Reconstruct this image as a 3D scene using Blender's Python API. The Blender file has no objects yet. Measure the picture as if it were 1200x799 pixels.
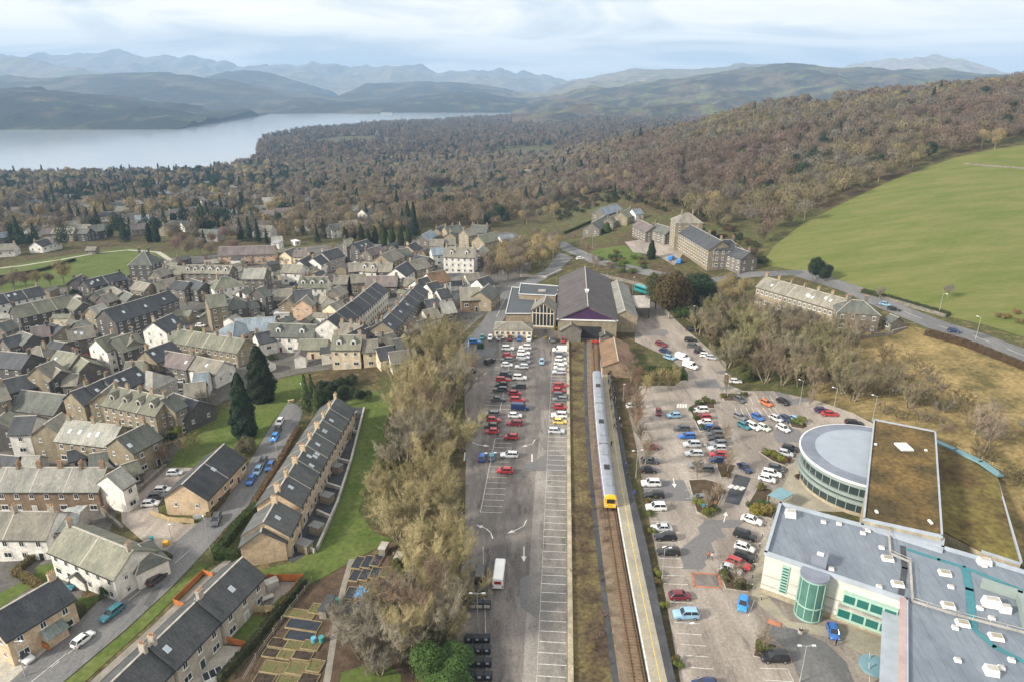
import bpy, bmesh, math, random
import numpy as np
from mathutils import Vector, Matrix, noise as mnoise

random.seed(7)
RNG = np.random.default_rng(11)
R = math.radians
SC = bpy.context.scene
COL = SC.collection

# ------------------------------------------------------------------ camera
CAMZ = 88.0
TH = R(20.5)
FPX = 800.0
CT, ST = math.cos(TH), math.sin(TH)
cam_data = bpy.data.cameras.new("camera")
cam_data.sensor_width = 36.0
cam_data.lens = 24.0
cam_data.clip_start = 0.5
cam_data.clip_end = 60000.0
cam = bpy.data.objects.new("camera", cam_data)
cam.location = (0, 0, CAMZ)
cam.rotation_euler = (R(90) - TH, 0, 0)
COL.objects.link(cam)
SC.camera = cam

# ------------------------------------------------------------------ render settings
SC.render.engine = 'CYCLES'
SC.view_settings.view_transform = 'Standard'
SC.view_settings.look = 'None'
SC.view_settings.gamma = 1.0
SC.view_settings.exposure = 0.69
SC.cycles.max_bounces = 4
SC.cycles.diffuse_bounces = 2
SC.cycles.glossy_bounces = 2
SC.cycles.transmission_bounces = 3
SC.cycles.transparent_max_bounces = 6
SC.cycles.volume_bounces = 0
SC.cycles.use_denoising = True
SC.cycles.sample_clamp_indirect = 4.0
SC.cycles.caustics_reflective = False
SC.cycles.caustics_refractive = False

# ------------------------------------------------------------------ materials
def _mat(name):
    m = bpy.data.materials.new(name)
    m.use_nodes = True
    nt = m.node_tree
    b = nt.nodes['Principled BSDF']
    return m, nt, b

def N(nt, typ, **kw):
    n = nt.nodes.new(typ)
    for k, v in kw.items():
        setattr(n, k, v)
    return n

def pmat(name, col, rough=0.8, var=0.25, scale=0.5, detail=5.0, col2=None, objcol=False, metal=0.0,
         bump=0.0, stretch=(1, 1, 1), attr=None, fine=0.0, spec=0.3, coords='Object', hue=0.0, lo=0.35, hi=0.65, orand=0.0):
    """plain surface: base colour broken up by noise (two tones), optional per-object colour, per-object variation and vertex tint"""
    m, nt, b = _mat(name)
    L = nt.links.new
    tc = N(nt, 'ShaderNodeTexCoord')
    mp = N(nt, 'ShaderNodeMapping')
    mp.inputs['Scale'].default_value = stretch
    L(tc.outputs[coords], mp.inputs['Vector'])
    nz = N(nt, 'ShaderNodeTexNoise')
    nz.inputs['Scale'].default_value = scale
    nz.inputs['Detail'].default_value = detail
    nz.inputs['Roughness'].default_value = 0.62
    L(mp.outputs[0], nz.inputs['Vector'])
    mr = N(nt, 'ShaderNodeMapRange')
    mr.inputs['From Min'].default_value = lo
    mr.inputs['From Max'].default_value = hi
    L(nz.outputs['Fac'], mr.inputs['Value'])
    mix = N(nt, 'ShaderNodeMix', data_type='RGBA')
    L(mr.outputs[0], mix.inputs['Factor'])
    if col2 is None:
        c2 = tuple(max(0, c * (1 - var)) for c in col); c1 = tuple(min(1, c * (1 + var)) for c in col)
    else:
        c1, c2 = col, col2
    mix.inputs['A'].default_value = (*c1, 1); mix.inputs['B'].default_value = (*c2, 1)
    out = mix.outputs['Result']
    if objcol:
        oi = N(nt, 'ShaderNodeObjectInfo')
        mm = N(nt, 'ShaderNodeMix', data_type='RGBA', blend_type='MULTIPLY')
        mm.inputs['Factor'].default_value = 1
        L(out, mm.inputs['A']); L(oi.outputs['Color'], mm.inputs['B'])
        out = mm.outputs['Result']
    if attr:
        at = N(nt, 'ShaderNodeAttribute', attribute_name=attr)
        mm = N(nt, 'ShaderNodeMix', data_type='RGBA', blend_type='MULTIPLY')
        mm.inputs['Factor'].default_value = 1
        L(out, mm.inputs['A']); L(at.outputs['Color'], mm.inputs['B'])
        out = mm.outputs['Result']
    if fine > 0:
        n2 = N(nt, 'ShaderNodeTexNoise')
        n2.inputs['Scale'].default_value = scale * 9.0
        n2.inputs['Detail'].default_value = 4
        L(mp.outputs[0], n2.inputs['Vector'])
        m2 = N(nt, 'ShaderNodeMapRange')
        m2.inputs['From Min'].default_value = 0.25; m2.inputs['From Max'].default_value = 0.75
        m2.inputs['To Min'].default_value = 1 - fine; m2.inputs['To Max'].default_value = 1 + fine
        L(n2.outputs['Fac'], m2.inputs['Value'])
        mm = N(nt, 'ShaderNodeMix', data_type='RGBA', blend_type='MULTIPLY')
        mm.inputs['Factor'].default_value = 1
        L(out, mm.inputs['A']); L(m2.outputs[0], mm.inputs['B'])
        out = mm.outputs['Result']
    if hue > 0 or orand > 0:
        oi = N(nt, 'ShaderNodeObjectInfo')
        hs = N(nt, 'ShaderNodeHueSaturation')
        a = N(nt, 'ShaderNodeMapRange'); a.inputs['To Min'].default_value = 0.5 - hue; a.inputs['To Max'].default_value = 0.5 + hue
        L(oi.outputs['Random'], a.inputs['Value']); L(a.outputs[0], hs.inputs['Hue'])
        m7 = N(nt, 'ShaderNodeMath', operation='MULTIPLY'); m7.inputs[1].default_value = 7.31
        f7 = N(nt, 'ShaderNodeMath', operation='FRACT')
        L(oi.outputs['Random'], m7.inputs[0]); L(m7.outputs[0], f7.inputs[0])
        v = N(nt, 'ShaderNodeMapRange'); v.inputs['To Min'].default_value = 1 - orand; v.inputs['To Max'].default_value = 1 + orand
        L(f7.outputs[0], v.inputs['Value']); L(v.outputs[0], hs.inputs['Value'])
        L(out, hs.inputs['Color']); out = hs.outputs['Color']
    L(out, b.inputs['Base Color'])
    b.inputs['Roughness'].default_value = rough
    b.inputs['Metallic'].default_value = metal
    b.inputs['Specular IOR Level'].default_value = spec
    if bump > 0:
        bp = N(nt, 'ShaderNodeBump')
        bp.inputs['Strength'].default_value = bump
        bp.inputs['Distance'].default_value = 0.3
        n3 = N(nt, 'ShaderNodeTexNoise'); n3.inputs['Scale'].default_value = scale * 5; n3.inputs['Detail'].default_value = 5
        L(mp.outputs[0], n3.inputs['Vector'])
        L(n3.outputs['Fac'], bp.inputs['Height']); L(bp.outputs[0], b.inputs['Normal'])
    return m

def wetasphalt(name, c1, c2, patch, stain=0.55):
    """tarmac with streaks, repair patches and dark stains"""
    m, nt, b = _mat(name)
    L = nt.links.new
    tc = N(nt, 'ShaderNodeTexCoord')
    mp = N(nt, 'ShaderNodeMapping'); mp.inputs['Scale'].default_value = (1.0, 0.22, 1); mp.inputs['Rotation'].default_value = (0, 0, R(4.5))
    L(tc.outputs['Object'], mp.inputs['Vector'])
    n1 = N(nt, 'ShaderNodeTexNoise'); n1.inputs['Scale'].default_value = 0.09; n1.inputs['Detail'].default_value = 6; n1.inputs['Roughness'].default_value = .7
    L(mp.outputs[0], n1.inputs['Vector'])
    r1 = N(nt, 'ShaderNodeMapRange'); r1.inputs['From Min'].default_value = .42; r1.inputs['From Max'].default_value = .6
    L(n1.outputs['Fac'], r1.inputs['Value'])
    mx = N(nt, 'ShaderNodeMix', data_type='RGBA'); mx.inputs['A'].default_value = (*c1, 1); mx.inputs['B'].default_value = (*c2, 1)
    L(r1.outputs[0], mx.inputs['Factor'])
    n2 = N(nt, 'ShaderNodeTexNoise'); n2.inputs['Scale'].default_value = 0.55; n2.inputs['Detail'].default_value = 7; n2.inputs['Roughness'].default_value = .72
    L(mp.outputs[0], n2.inputs['Vector'])
    r2 = N(nt, 'ShaderNodeMapRange'); r2.inputs['From Min'].default_value = .55; r2.inputs['From Max'].default_value = .66
    r2.inputs['To Min'].default_value = 1.0; r2.inputs['To Max'].default_value = stain
    L(n2.outputs['Fac'], r2.inputs['Value'])
    mm = N(nt, 'ShaderNodeMix', data_type='RGBA', blend_type='MULTIPLY'); mm.inputs['Factor'].default_value = 1
    L(mx.outputs['Result'], mm.inputs['A']); L(r2.outputs[0], mm.inputs['B'])
    # rectangular repair patches
    vo = N(nt, 'ShaderNodeTexVoronoi', distance='CHEBYCHEV'); vo.inputs['Scale'].default_value = 0.11
    L(tc.outputs['Object'], vo.inputs['Vector'])
    r3 = N(nt, 'ShaderNodeMapRange'); r3.inputs['From Min'].default_value = .93; r3.inputs['From Max'].default_value = .935
    sp = N(nt, 'ShaderNodeSeparateColor'); L(vo.outputs['Color'], sp.inputs[0]); L(sp.outputs[0], r3.inputs['Value'])
    m3 = N(nt, 'ShaderNodeMix', data_type='RGBA'); L(r3.outputs[0], m3.inputs['Factor'])
    L(mm.outputs['Result'], m3.inputs['A']); m3.inputs['B'].default_value = (*patch, 1)
    n4 = N(nt, 'ShaderNodeTexNoise'); n4.inputs['Scale'].default_value = 2.2; n4.inputs['Detail'].default_value = 4
    L(tc.outputs['Object'], n4.inputs['Vector'])
    r4 = N(nt, 'ShaderNodeMapRange'); r4.inputs['From Min'].default_value = .3; r4.inputs['From Max'].default_value = .7; r4.inputs['To Min'].default_value = .8; r4.inputs['To Max'].default_value = 1.2
    L(n4.outputs['Fac'], r4.inputs['Value'])
    m4 = N(nt, 'ShaderNodeMix', data_type='RGBA', blend_type='MULTIPLY'); m4.inputs['Factor'].default_value = 1
    L(m3.outputs['Result'], m4.inputs['A']); L(r4.outputs[0], m4.inputs['B'])
    L(m4.outputs['Result'], b.inputs['Base Color'])
    b.inputs['Roughness'].default_value = .75
    return m

# ------------------------------------------------------------------ terrain height table (image column -> list of forward distance, height)
TAB = {
 -400: [(35,-5),(80,-6),(150,-9),(250,-12),(350,-16),(500,-26),(800,-50),(1250,-82),(1480,-90),(1560,-98),(6000,-98)],
 0:    [(35,-2),(80,-3),(150,-5),(250,-7),(350,-10),(420,-14),(500,-20),(600,-28),(800,-44),(1000,-60),(1250,-78),(1460,-88),(1540,-98),(6000,-98)],
 200:  [(35,-1),(80,-1.5),(150,-3),(250,-5),(350,-8),(420,-12),(500,-18),(600,-26),(800,-42),(1000,-57),(1250,-74),(1500,-86),(1620,-98),(6000,-98)],
 278:  [(35,0),(80,-.5),(150,-2),(250,-4),(350,-7),(420,-11),(500,-16),(600,-24),(800,-40),(1000,-55),(1250,-71),(1600,-83),(1780,-98),(6000,-98)],
 306:  [(35,0),(80,-.5),(150,-2),(250,-4),(350,-7),(420,-11),(500,-16),(600,-24),(800,-40),(1000,-55),(1250,-70),(1600,-80),(2400,-82),(2700,-98),(6000,-98)],
 360:  [(35,0),(80,0),(150,-1),(250,-2.5),(350,-5),(420,-9),(500,-14),(600,-22),(800,-38),(1000,-52),(1250,-65),(1600,-72),(2500,-78),(2950,-86),(3050,-98),(6000,-98)],
 450:  [(35,0),(80,0),(150,0),(250,-1),(350,-4),(420,-8),(500,-13),(600,-20),(800,-35),(1000,-48),(1250,-60),(1600,-68),(2500,-74),(3400,-86),(3550,-98),(6000,-98)],
 560:  [(35,0),(80,0),(250,0),(320,-1),(350,-2.5),(420,-7),(500,-12),(600,-19),(800,-33),(1000,-45),(1250,-56),(1600,-64),(2500,-72),(3900,-87),(4050,-98),(6000,-98)],
 640:  [(35,0),(80,0),(280,0),(350,-2),(420,-6),(500,-11),(600,-17),(800,-29),(1000,-40),(1250,-50),(1600,-58),(2500,-66),(4300,-84),(4600,-88),(6000,-80)],
 700:  [(35,0),(80,0),(280,0),(350,0),(420,-2),(500,-6),(600,-10),(700,-13),(850,-14),(1000,-12),(1250,-25),(1600,-45),(2500,-55),(4500,-60),(6000,-50)],
 740:  [(35,0),(80,0),(280,0),(350,1.5),(420,2.5),(500,2),(600,1),(700,2),(850,6),(1000,9),(1250,-8),(1600,-35),(2500,-50),(4500,-60),(6000,-50)],
 800:  [(35,0),(80,0),(250,0),(300,1.5),(350,4),(420,8),(500,11),(600,15),(700,18),(850,22),(1000,26),(1250,12),(1600,-15),(2500,-50),(4500,-60),(6000,-50)],
 900:  [(35,0),(80,0),(200,0),(250,2),(300,5),(350,9),(420,14),(500,20),(600,28),(700,37),(850,49),(1000,57),(1250,45),(1600,10),(2500,-50),(4500,-60),(6000,-50)],
 1000: [(35,0),(80,0),(140,0),(170,2),(200,4),(250,7),(300,11),(350,15),(420,22),(500,30),(600,40),(700,51),(850,62),(1000,69),(1250,60),(1600,20),(2500,-50),(4500,-60),(6000,-50)],
 1100: [(35,0),(80,0),(125,0),(150,3.5),(200,7),(250,11),(300,16),(350,22),(420,30),(500,40),(600,52),(700,63),(850,72),(1000,78),(1250,70),(1600,30),(2500,-50),(4500,-60),(6000,-50)],
 1200: [(35,0),(80,0),(115,0),(150,5),(200,10),(250,14),(300,20),(350,27),(420,36),(500,47),(600,62),(700,76),(850,89),(1000,93),(1250,85),(1600,40),(2500,-50),(4500,-60),(6000,-50)],
 1500: [(35,0),(80,1),(115,3),(150,8),(200,14),(250,20),(300,27),(350,35),(420,46),(500,60),(600,76),(700,90),(850,104),(1000,108),(1250,100),(1600,60),(2500,-40),(4500,-60),(6000,-50)],
}
UF = FPX / CT
U0, DU, NU = -1.35, 0.0125, 217
RATIO = 1.022
Y0 = 35.0
NY = int(math.log(6000 / Y0) / math.log(RATIO)) + 2
YS = Y0 * RATIO ** np.arange(NY)
US = U0 + DU * np.arange(NU)
def _build_h():
    pxs = sorted(TAB)
    cols = np.array([np.interp(YS, [p[0] for p in TAB[k]], [p[1] for p in TAB[k]]) for k in pxs])
    pu = [(k - 600) / UF for k in pxs]
    g = np.empty((NU, NY))
    for j in range(NY):
        g[:, j] = np.interp(US, pu, cols[:, j])
    k = np.array([1, 4, 6, 4, 1]) / 16.0
    for _ in range(2):
        p = np.pad(g, ((2, 2), (0, 0)), 'edge'); g = sum(k[i] * p[i:i + NU] for i in range(5))
        p = np.pad(g, ((0, 0), (2, 2)), 'edge'); g = sum(k[i] * p[:, i:i + NY] for i in range(5))
    return g
HG = _build_h()
def H(x, y):
    y = max(y, Y0)
    fu = min(max((x / y - U0) / DU, 0), NU - 1.001)
    fy = min(max(math.log(y / Y0) / math.log(RATIO), 0), NY - 1.001)
    i, j = int(fu), int(fy)
    a, b = fu - i, fy - j
    return float((HG[i, j] * (1 - b) + HG[i, j + 1] * b) * (1 - a) + (HG[i + 1, j] * (1 - b) + HG[i + 1, j + 1] * b) * a)
def Hn(x, y):
    y = np.maximum(y, Y0)
    fu = np.clip((x / y - U0) / DU, 0, NU - 1.001)
    fy = np.clip(np.log(y / Y0) / math.log(RATIO), 0, NY - 1.001)
    i = fu.astype(int); j = fy.astype(int)
    a = fu - i; b = fy - j
    return (HG[i, j] * (1 - b) + HG[i, j + 1] * b) * (1 - a) + (HG[i + 1, j] * (1 - b) + HG[i + 1, j + 1] * b) * a

def ray(px, py):
    a = (px - 600) / FPX; b = (399.5 - py) / FPX
    return a, CT + b * ST, -ST + b * CT
def G(px, py, z=None, dz=0.0):
    """world point seen at a place of the photograph: on the plane z, or on the terrain (plus dz)"""
    dx, dy, dzv = ray(px, py)
    if z is not None:
        t = (z - CAMZ) / dzv
        return Vector((dx * t, dy * t, z))
    u = dx / dy
    fu = min(max((u - U0) / DU, 0), NU - 1.001); i = int(fu); a = fu - i
    prof = HG[i] * (1 - a) + HG[i + 1] * a + dz
    f = CAMZ + YS * (dzv / dy) - prof
    k = np.argmax(f < 0)
    if f[k] >= 0: k = NY - 1
    if k == 0:
        Y = YS[0]
    else:
        s = f[k - 1] / (f[k - 1] - f[k]); Y = YS[k - 1] + s * (YS[k] - YS[k - 1])
    return Vector((u * Y, Y, H(u * Y, Y) + dz))
def PY(px, Y):
    """world ground point in image column px at forward distance Y (approximate column)"""
    u = (px - 600) / UF
    x = u * Y
    return Vector((x, Y, H(x, Y)))

# ------------------------------------------------------------------ objects
def tag(o, label=None, cat=None, group=None, kind=None):
    if label: o['label'] = label
    if cat: o['category'] = cat
    if group: o['group'] = group
    if kind: o['kind'] = kind
    return o
def empty(name, loc=(0, 0, 0), rz=0.0):
    o = bpy.data.objects.new(name, None)
    o.empty_display_size = 0.3
    o.location = loc; o.rotation_euler = (0, 0, rz)
    COL.objects.link(o)
    return o
def link(name, me, parent=None, loc=(0, 0, 0), rot=(0, 0, 0), scale=(1, 1, 1), color=None):
    o = bpy.data.objects.new(name, me)
    o.location = loc; o.rotation_euler = rot; o.scale = scale
    if parent: o.parent = parent
    if color: o.color = (*color, 1)
    COL.objects.link(o)
    return o

class MB:
    def __init__(s):
        s.v = []; s.f = []; s.m = []
    def quad(s, a, b, c, d, m=0):
        n = len(s.v); s.v += [tuple(a), tuple(b), tuple(c), tuple(d)]; s.f.append((n, n + 1, n + 2, n + 3)); s.m.append(m)
    def poly(s, pts, m=0):
        n = len(s.v); s.v += [tuple(p) for p in pts]; s.f.append(tuple(range(n, n + len(pts)))); s.m.append(m)
    def box(s, c, d, m=0, rz=0.0, top=None):
        """axis box centre c, size d, turned rz; top = (sx, sy) scale of the upper face"""
        n = len(s.v); cx, cy, cz = c; hx, hy, hz = d[0] / 2, d[1] / 2, d[2] / 2
        co, si = math.cos(rz), math.sin(rz); tx, ty = top or (1, 1)
        for z, kx, ky in ((-hz, 1, 1), (hz, tx, ty)):
            for x, y in ((-hx, -hy), (hx, -hy), (hx, hy), (-hx, hy)):
                x *= kx; y *= ky
                s.v.append((cx + x * co - y * si, cy + x * si + y * co, cz + z))
        for q in ((3, 2, 1, 0), (4, 5, 6, 7), (0, 1, 5, 4), (1, 2, 6, 5), (2, 3, 7, 6), (3, 0, 4, 7)):
            s.f.append(tuple(n + i for i in q)); s.m.append(m)
    def prism(s, pts, z0, z1, m=0, mtop=None):
        """extruded outline; z0/z1 numbers or per-point lists; outline counter-clockwise"""
        a = 0.0
        for i in range(len(pts)):
            j = (i + 1) % len(pts); a += pts[i][0] * pts[j][1] - pts[j][0] * pts[i][1]
        k = len(pts)
        zz0 = list(z0) if hasattr(z0, '__len__') else [z0] * k
        zz1 = list(z1) if hasattr(z1, '__len__') else [z1] * k
        if a < 0:
            pts = pts[::-1]; zz0 = zz0[::-1]; zz1 = zz1[::-1]
        n = len(s.v)
        s.v += [(p[0], p[1], z) for p, z in zip(pts, zz0)] + [(p[0], p[1], z) for p, z in zip(pts, zz1)]
        s.f.append(tuple(n + i for i in reversed(range(k)))); s.m.append(m)
        s.f.append(tuple(n + k + i for i in range(k))); s.m.append(m if mtop is None else mtop)
        for i in range(k):
            j = (i + 1) % k
            s.f.append((n + i, n + j, n + k + j, n + k + i)); s.m.append(m)
    def tube(s, p0, p1, r0, r1=None, seg=6, m=0, caps=True):
        r1 = r0 if r1 is None else r1
        p0 = Vector(p0); p1 = Vector(p1); d = (p1 - p0).normalized()
        a = d.orthogonal().normalized(); b = d.cross(a)
        n = len(s.v)
        for p, r in ((p0, r0), (p1, r1)):
            for i in range(seg):
                t = 2 * math.pi * i / seg
                s.v.append(tuple(p + (a * math.cos(t) + b * math.sin(t)) * r))
        for i in range(seg):
            j = (i + 1) % seg
            s.f.append((n + i, n + j, n + seg + j, n + seg + i)); s.m.append(m)
        if caps:
            s.f.append(tuple(n + i for i in reversed(range(seg)))); s.m.append(m)
            s.f.append(tuple(n + seg + i for i in range(seg))); s.m.append(m)
    def loft(s, rings, m=0, caps=True, closed=True):
        n = len(s.v); k = len(rings[0])
        for r in rings: s.v += [tuple(p) for p in r]
        for i in range(len(rings) - 1):
            for j in range(k if closed else k - 1):
                j2 = (j + 1) % k
                s.f.append((n + i * k + j, n + i * k + j2, n + (i + 1) * k + j2, n + (i + 1) * k + j)); s.m.append(m)
        if caps:
            s.f.append(tuple(n + j for j in reversed(range(k)))); s.m.append(m)
            b = n + (len(rings) - 1) * k
            s.f.append(tuple(b + j for j in range(k))); s.m.append(m)
    def mesh(s, name, mats, smooth=False, fix=True):
        me = bpy.data.meshes.new(name)
        me.from_pydata(s.v, [], s.f)
        for mt in (mats if isinstance(mats, (list, tuple)) else [mats]):
            me.materials.append(mt)
        if any(s.m): me.polygons.foreach_set('material_index', s.m)
        if fix:
            bm = bmesh.new(); bm.from_mesh(me); bmesh.ops.recalc_face_normals(bm, faces=bm.faces); bm.to_mesh(me); bm.free()
        if smooth: me.polygons.foreach_set('use_smooth', [True] * len(me.polygons))
        me.update()
        return me
    def build(s, name, mats, parent=None, smooth=False, **kw):
        return link(name, s.mesh(name, mats, smooth), parent, **kw)

def np_mesh(name, V, F, mat, tint=None):
    """triangle mesh from arrays; tint = colour per triangle"""
    me = bpy.data.meshes.new(name)
    V = np.ascontiguousarray(V, dtype=np.float32); F = np.ascontiguousarray(F, dtype=np.int32)
    k = F.shape[1]
    me.vertices.add(len(V)); me.vertices.foreach_set('co', V.ravel())
    me.loops.add(F.size); me.loops.foreach_set('vertex_index', F.ravel())
    me.polygons.add(len(F)); me.polygons.foreach_set('loop_start', np.arange(0, F.size, k, dtype=np.int32))
    me.materials.append(mat)
    if tint is not None:
        at = me.attributes.new('tint', 'FLOAT_COLOR', 'CORNER')
        c = np.ones((F.size, 4), np.float32); c[:, :3] = np.repeat(tint, k, axis=0)
        at.data.foreach_set('color', c.ravel())
    me.update(calc_edges=True)
    return me

def drape(name, pxpoly, off, mat, step=4.0, parent=None, kind='structure', world=False):
    """a sheet that follows the terrain, outline given as places of the photograph (or world xy)"""
    pts = [Vector(p) if world else G(*p) for p in pxpoly]
    bm = bmesh.new()
    f = bm.faces.new([bm.verts.new((p[0], p[1], 0)) for p in pts])
    x0 = min(p[0] for p in pts); x1 = max(p[0] for p in pts); y0 = min(p[1] for p in pts); y1 = max(p[1] for p in pts)
    for ax, lo, hi in ((0, x0, x1), (1, y0, y1)):
        n = int((hi - lo) / step)
        for i in range(1, n + 1):
            co = [0, 0, 0]; no = [0, 0, 0]; co[ax] = lo + (hi - lo) * i / (n + 1); no[ax] = 1
            bmesh.ops.bisect_plane(bm, geom=bm.verts[:] + bm.edges[:] + bm.faces[:], plane_co=co, plane_no=no)
    for v in bm.verts:
        v.co.z = H(v.co.x, v.co.y) + off
    bmesh.ops.recalc_face_normals(bm, faces=bm.faces)
    me = bpy.data.meshes.new(name); bm.to_mesh(me); bm.free()
    if me.polygons and sum(p.normal.z for p in me.polygons) < 0: me.flip_normals()
    me.materials.append(mat)
    o = link(name, me, parent)
    if kind and not parent: o['kind'] = kind
    return o

def strip(pts, w):
    """polyline of world points -> outline of a band of width w"""
    P = [Vector((p[0], p[1])) for p in pts]
    Lf, Rt = [], []
    for i, p in enumerate(P):
        d = (P[min(i + 1, len(P) - 1)] - P[max(i - 1, 0)]).normalized(); n = Vector((-d.y, d.x)) * w / 2
        Lf.append(p + n); Rt.append(p - n)
    return [(p.x, p.y) for p in Lf + Rt[::-1]]

def in_poly(x, y, poly):
    c = False; j = len(poly) - 1
    for i in range(len(poly)):
        xi, yi = poly[i][0], poly[i][1]; xj, yj = poly[j][0], poly[j][1]
        if (yi > y) != (yj > y) and x < (xj - xi) * (y - yi) / (yj - yi) + xi: c = not c
        j = i
    return c
def in_poly_n(X, Y, poly):
    c = np.zeros(len(X), bool); j = len(poly) - 1
    for i in range(len(poly)):
        xi, yi = poly[i][0], poly[i][1]; xj, yj = poly[j][0], poly[j][1]
        if yi != yj:
            t = ((yi > Y) != (yj > Y)) & (X < (xj - xi) * (Y - yi) / (yj - yi) + xi)
            c ^= t
        j = i
    return c
def scatter(poly, spacing, jitter=0.45, rng=RNG):
    xs = [p[0] for p in poly]; ys = [p[1] for p in poly]
    gx = np.arange(min(xs), max(xs), spacing); gy = np.arange(min(ys), max(ys), spacing)
    X, Y = np.meshgrid(gx, gy); X = X.ravel(); Y = Y.ravel()
    X = X + rng.uniform(-jitter, jitter, len(X)) * spacing; Y = Y + rng.uniform(-jitter, jitter, len(Y)) * spacing
    k = in_poly_n(X, Y, poly)
    return X[k], Y[k]
def fbm(x, y, oct=4):
    """value noise for arrays"""
    t = np.zeros_like(x, dtype=float); a = 0.5
    for o in range(oct):
        xi = np.floor(x).astype(np.int64); yi = np.floor(y).astype(np.int64); fx = x - xi; fy = y - yi
        fx = fx * fx * (3 - 2 * fx); fy = fy * fy * (3 - 2 * fy)
        h = lambda i, j: ((np.sin(i * 127.1 + j * 311.7 + o * 17.3) * 43758.5453) % 1.0)
        t += a * ((h(xi, yi) * (1 - fx) + h(xi + 1, yi) * fx) * (1 - fy) + (h(xi, yi + 1) * (1 - fx) + h(xi + 1, yi + 1) * fx) * fy)
        x = x * 2.03; y = y * 2.03; a *= 0.5
    return t
ORD = ['first', 'second', 'third', 'fourth', 'fifth', 'sixth', 'seventh', 'eighth', 'ninth', 'tenth', 'eleventh', 'twelfth', 'thirteenth',
       'fourteenth', 'fifteenth', 'sixteenth', 'seventeenth', 'eighteenth', 'nineteenth', 'twentieth', 'twenty-first', 'twenty-second', 'twenty-third', 'twenty-fourth', 'twenty-fifth', 'twenty-sixth']
# ------------------------------------------------------------------ sky, sun, haze
SUN_AZ = math.atan2(0.42, 1.0)          # light travels towards +x and a little away from the camera
SUN_EL = R(28)
world = bpy.data.worlds.new("World")
SC.world = world
world.use_nodes = True
def _sky():
    nt = world.node_tree; L = nt.links.new
    bg = nt.nodes['Background']
    sky = N(nt, 'ShaderNodeTexSky', sky_type='NISHITA')
    sky.sun_disc = False
    sky.sun_elevation = SUN_EL
    dx, dy = -math.cos(SUN_AZ), -math.sin(SUN_AZ)
    sky.sun_rotation = math.atan2(dx, dy)
    sky.altitude = 100; sky.air_density = 1.0; sky.dust_density = 0.8
    tc = N(nt, 'ShaderNodeTexCoord')
    sx = N(nt, 'ShaderNodeSeparateXYZ'); L(tc.outputs['Generated'], sx.inputs[0])
    zz = N(nt, 'ShaderNodeMath', operation='MAXIMUM'); L(sx.outputs['Z'], zz.inputs[0]); zz.inputs[1].default_value = 0.0
    za = N(nt, 'ShaderNodeMath', operation='ADD'); L(zz.outputs[0], za.inputs[0]); za.inputs[1].default_value = 0.15
    dv = N(nt, 'ShaderNodeMath', operation='DIVIDE'); L(sx.outputs['X'], dv.inputs[0]); L(za.outputs[0], dv.inputs[1])
    dw = N(nt, 'ShaderNodeMath', operation='DIVIDE'); L(sx.outputs['Y'], dw.inputs[0]); L(za.outputs[0], dw.inputs[1])
    cb = N(nt, 'ShaderNodeCombineXYZ'); L(dv.outputs[0], cb.inputs[0]); L(dw.outputs[0], cb.inputs[1])
    mp = N(nt, 'ShaderNodeMapping'); mp.inputs['Scale'].default_value = (0.36, 0.62, 1); mp.inputs['Location'].default_value = (1.4, 0.6, 0)
    mp.inputs['Rotation'].default_value = (0, 0, R(18))
    L(cb.outputs[0], mp.inputs[0])
    nz = N(nt, 'ShaderNodeTexNoise'); nz.inputs['Scale'].default_value = 1.6; nz.inputs['Detail'].default_value = 8; nz.inputs['Roughness'].default_value = .55
    nz.inputs['Distortion'].default_value = 1.2
    L(mp.outputs[0], nz.inputs['Vector'])
    rp = N(nt, 'ShaderNodeMapRange'); rp.inputs['From Min'].default_value = .36; rp.inputs['From Max'].default_value = .54
    rp.inputs['To Min'].default_value = 0.25; rp.inputs['To Max'].default_value = 1.0
    L(nz.outputs['Fac'], rp.inputs['Value'])
    n2 = N(nt, 'ShaderNodeTexNoise'); n2.inputs['Scale'].default_value = 2.8; n2.inputs['Detail'].default_value = 7
    L(mp.outputs[0], n2.inputs['Vector'])
    r2 = N(nt, 'ShaderNodeMapRange'); r2.inputs['From Min'].default_value = .3; r2.inputs['From Max'].default_value = .7
    L(n2.outputs['Fac'], r2.inputs['Value'])
    cc = N(nt, 'ShaderNodeMix', data_type='RGBA'); L(r2.outputs[0], cc.inputs['Factor'])
    cc.inputs['A'].default_value = (9.0, 8.8, 8.4, 1)      # thinner grey-white cloud
    cc.inputs['B'].default_value = (11.2, 10.5, 9.4, 1)      # bright creamy cloud
    bl = N(nt, 'ShaderNodeMix', data_type='RGBA'); bl.inputs['Factor'].default_value = 0.62
    L(sky.outputs[0], bl.inputs['A']); bl.inputs['B'].default_value = (4.0, 5.0, 6.3, 1)
    mx = N(nt, 'ShaderNodeMix', data_type='RGBA'); L(rp.outputs[0], mx.inputs['Factor'])
    L(bl.outputs['Result'], mx.inputs['A']); L(cc.outputs['Result'], mx.inputs['B'])
    L(mx.outputs['Result'], bg.inputs['Color'])
    bg.inputs['Strength'].default_value = 0.084
_sky()
sun = bpy.data.lights.new("sun", 'SUN'); sun.energy = 4.0; sun.angle = R(7); sun.color = (1.0, 0.93, 0.82)
so = bpy.data.objects.new("sun", sun); COL.objects.link(so)
so.location = (-200, -100, 300)
sd = Vector((math.cos(SUN_EL) * math.cos(SUN_AZ), math.cos(SUN_EL) * math.sin(SUN_AZ), -math.sin(SUN_EL)))
so.rotation_euler = sd.to_track_quat('-Z', 'Y').to_euler()

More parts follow.
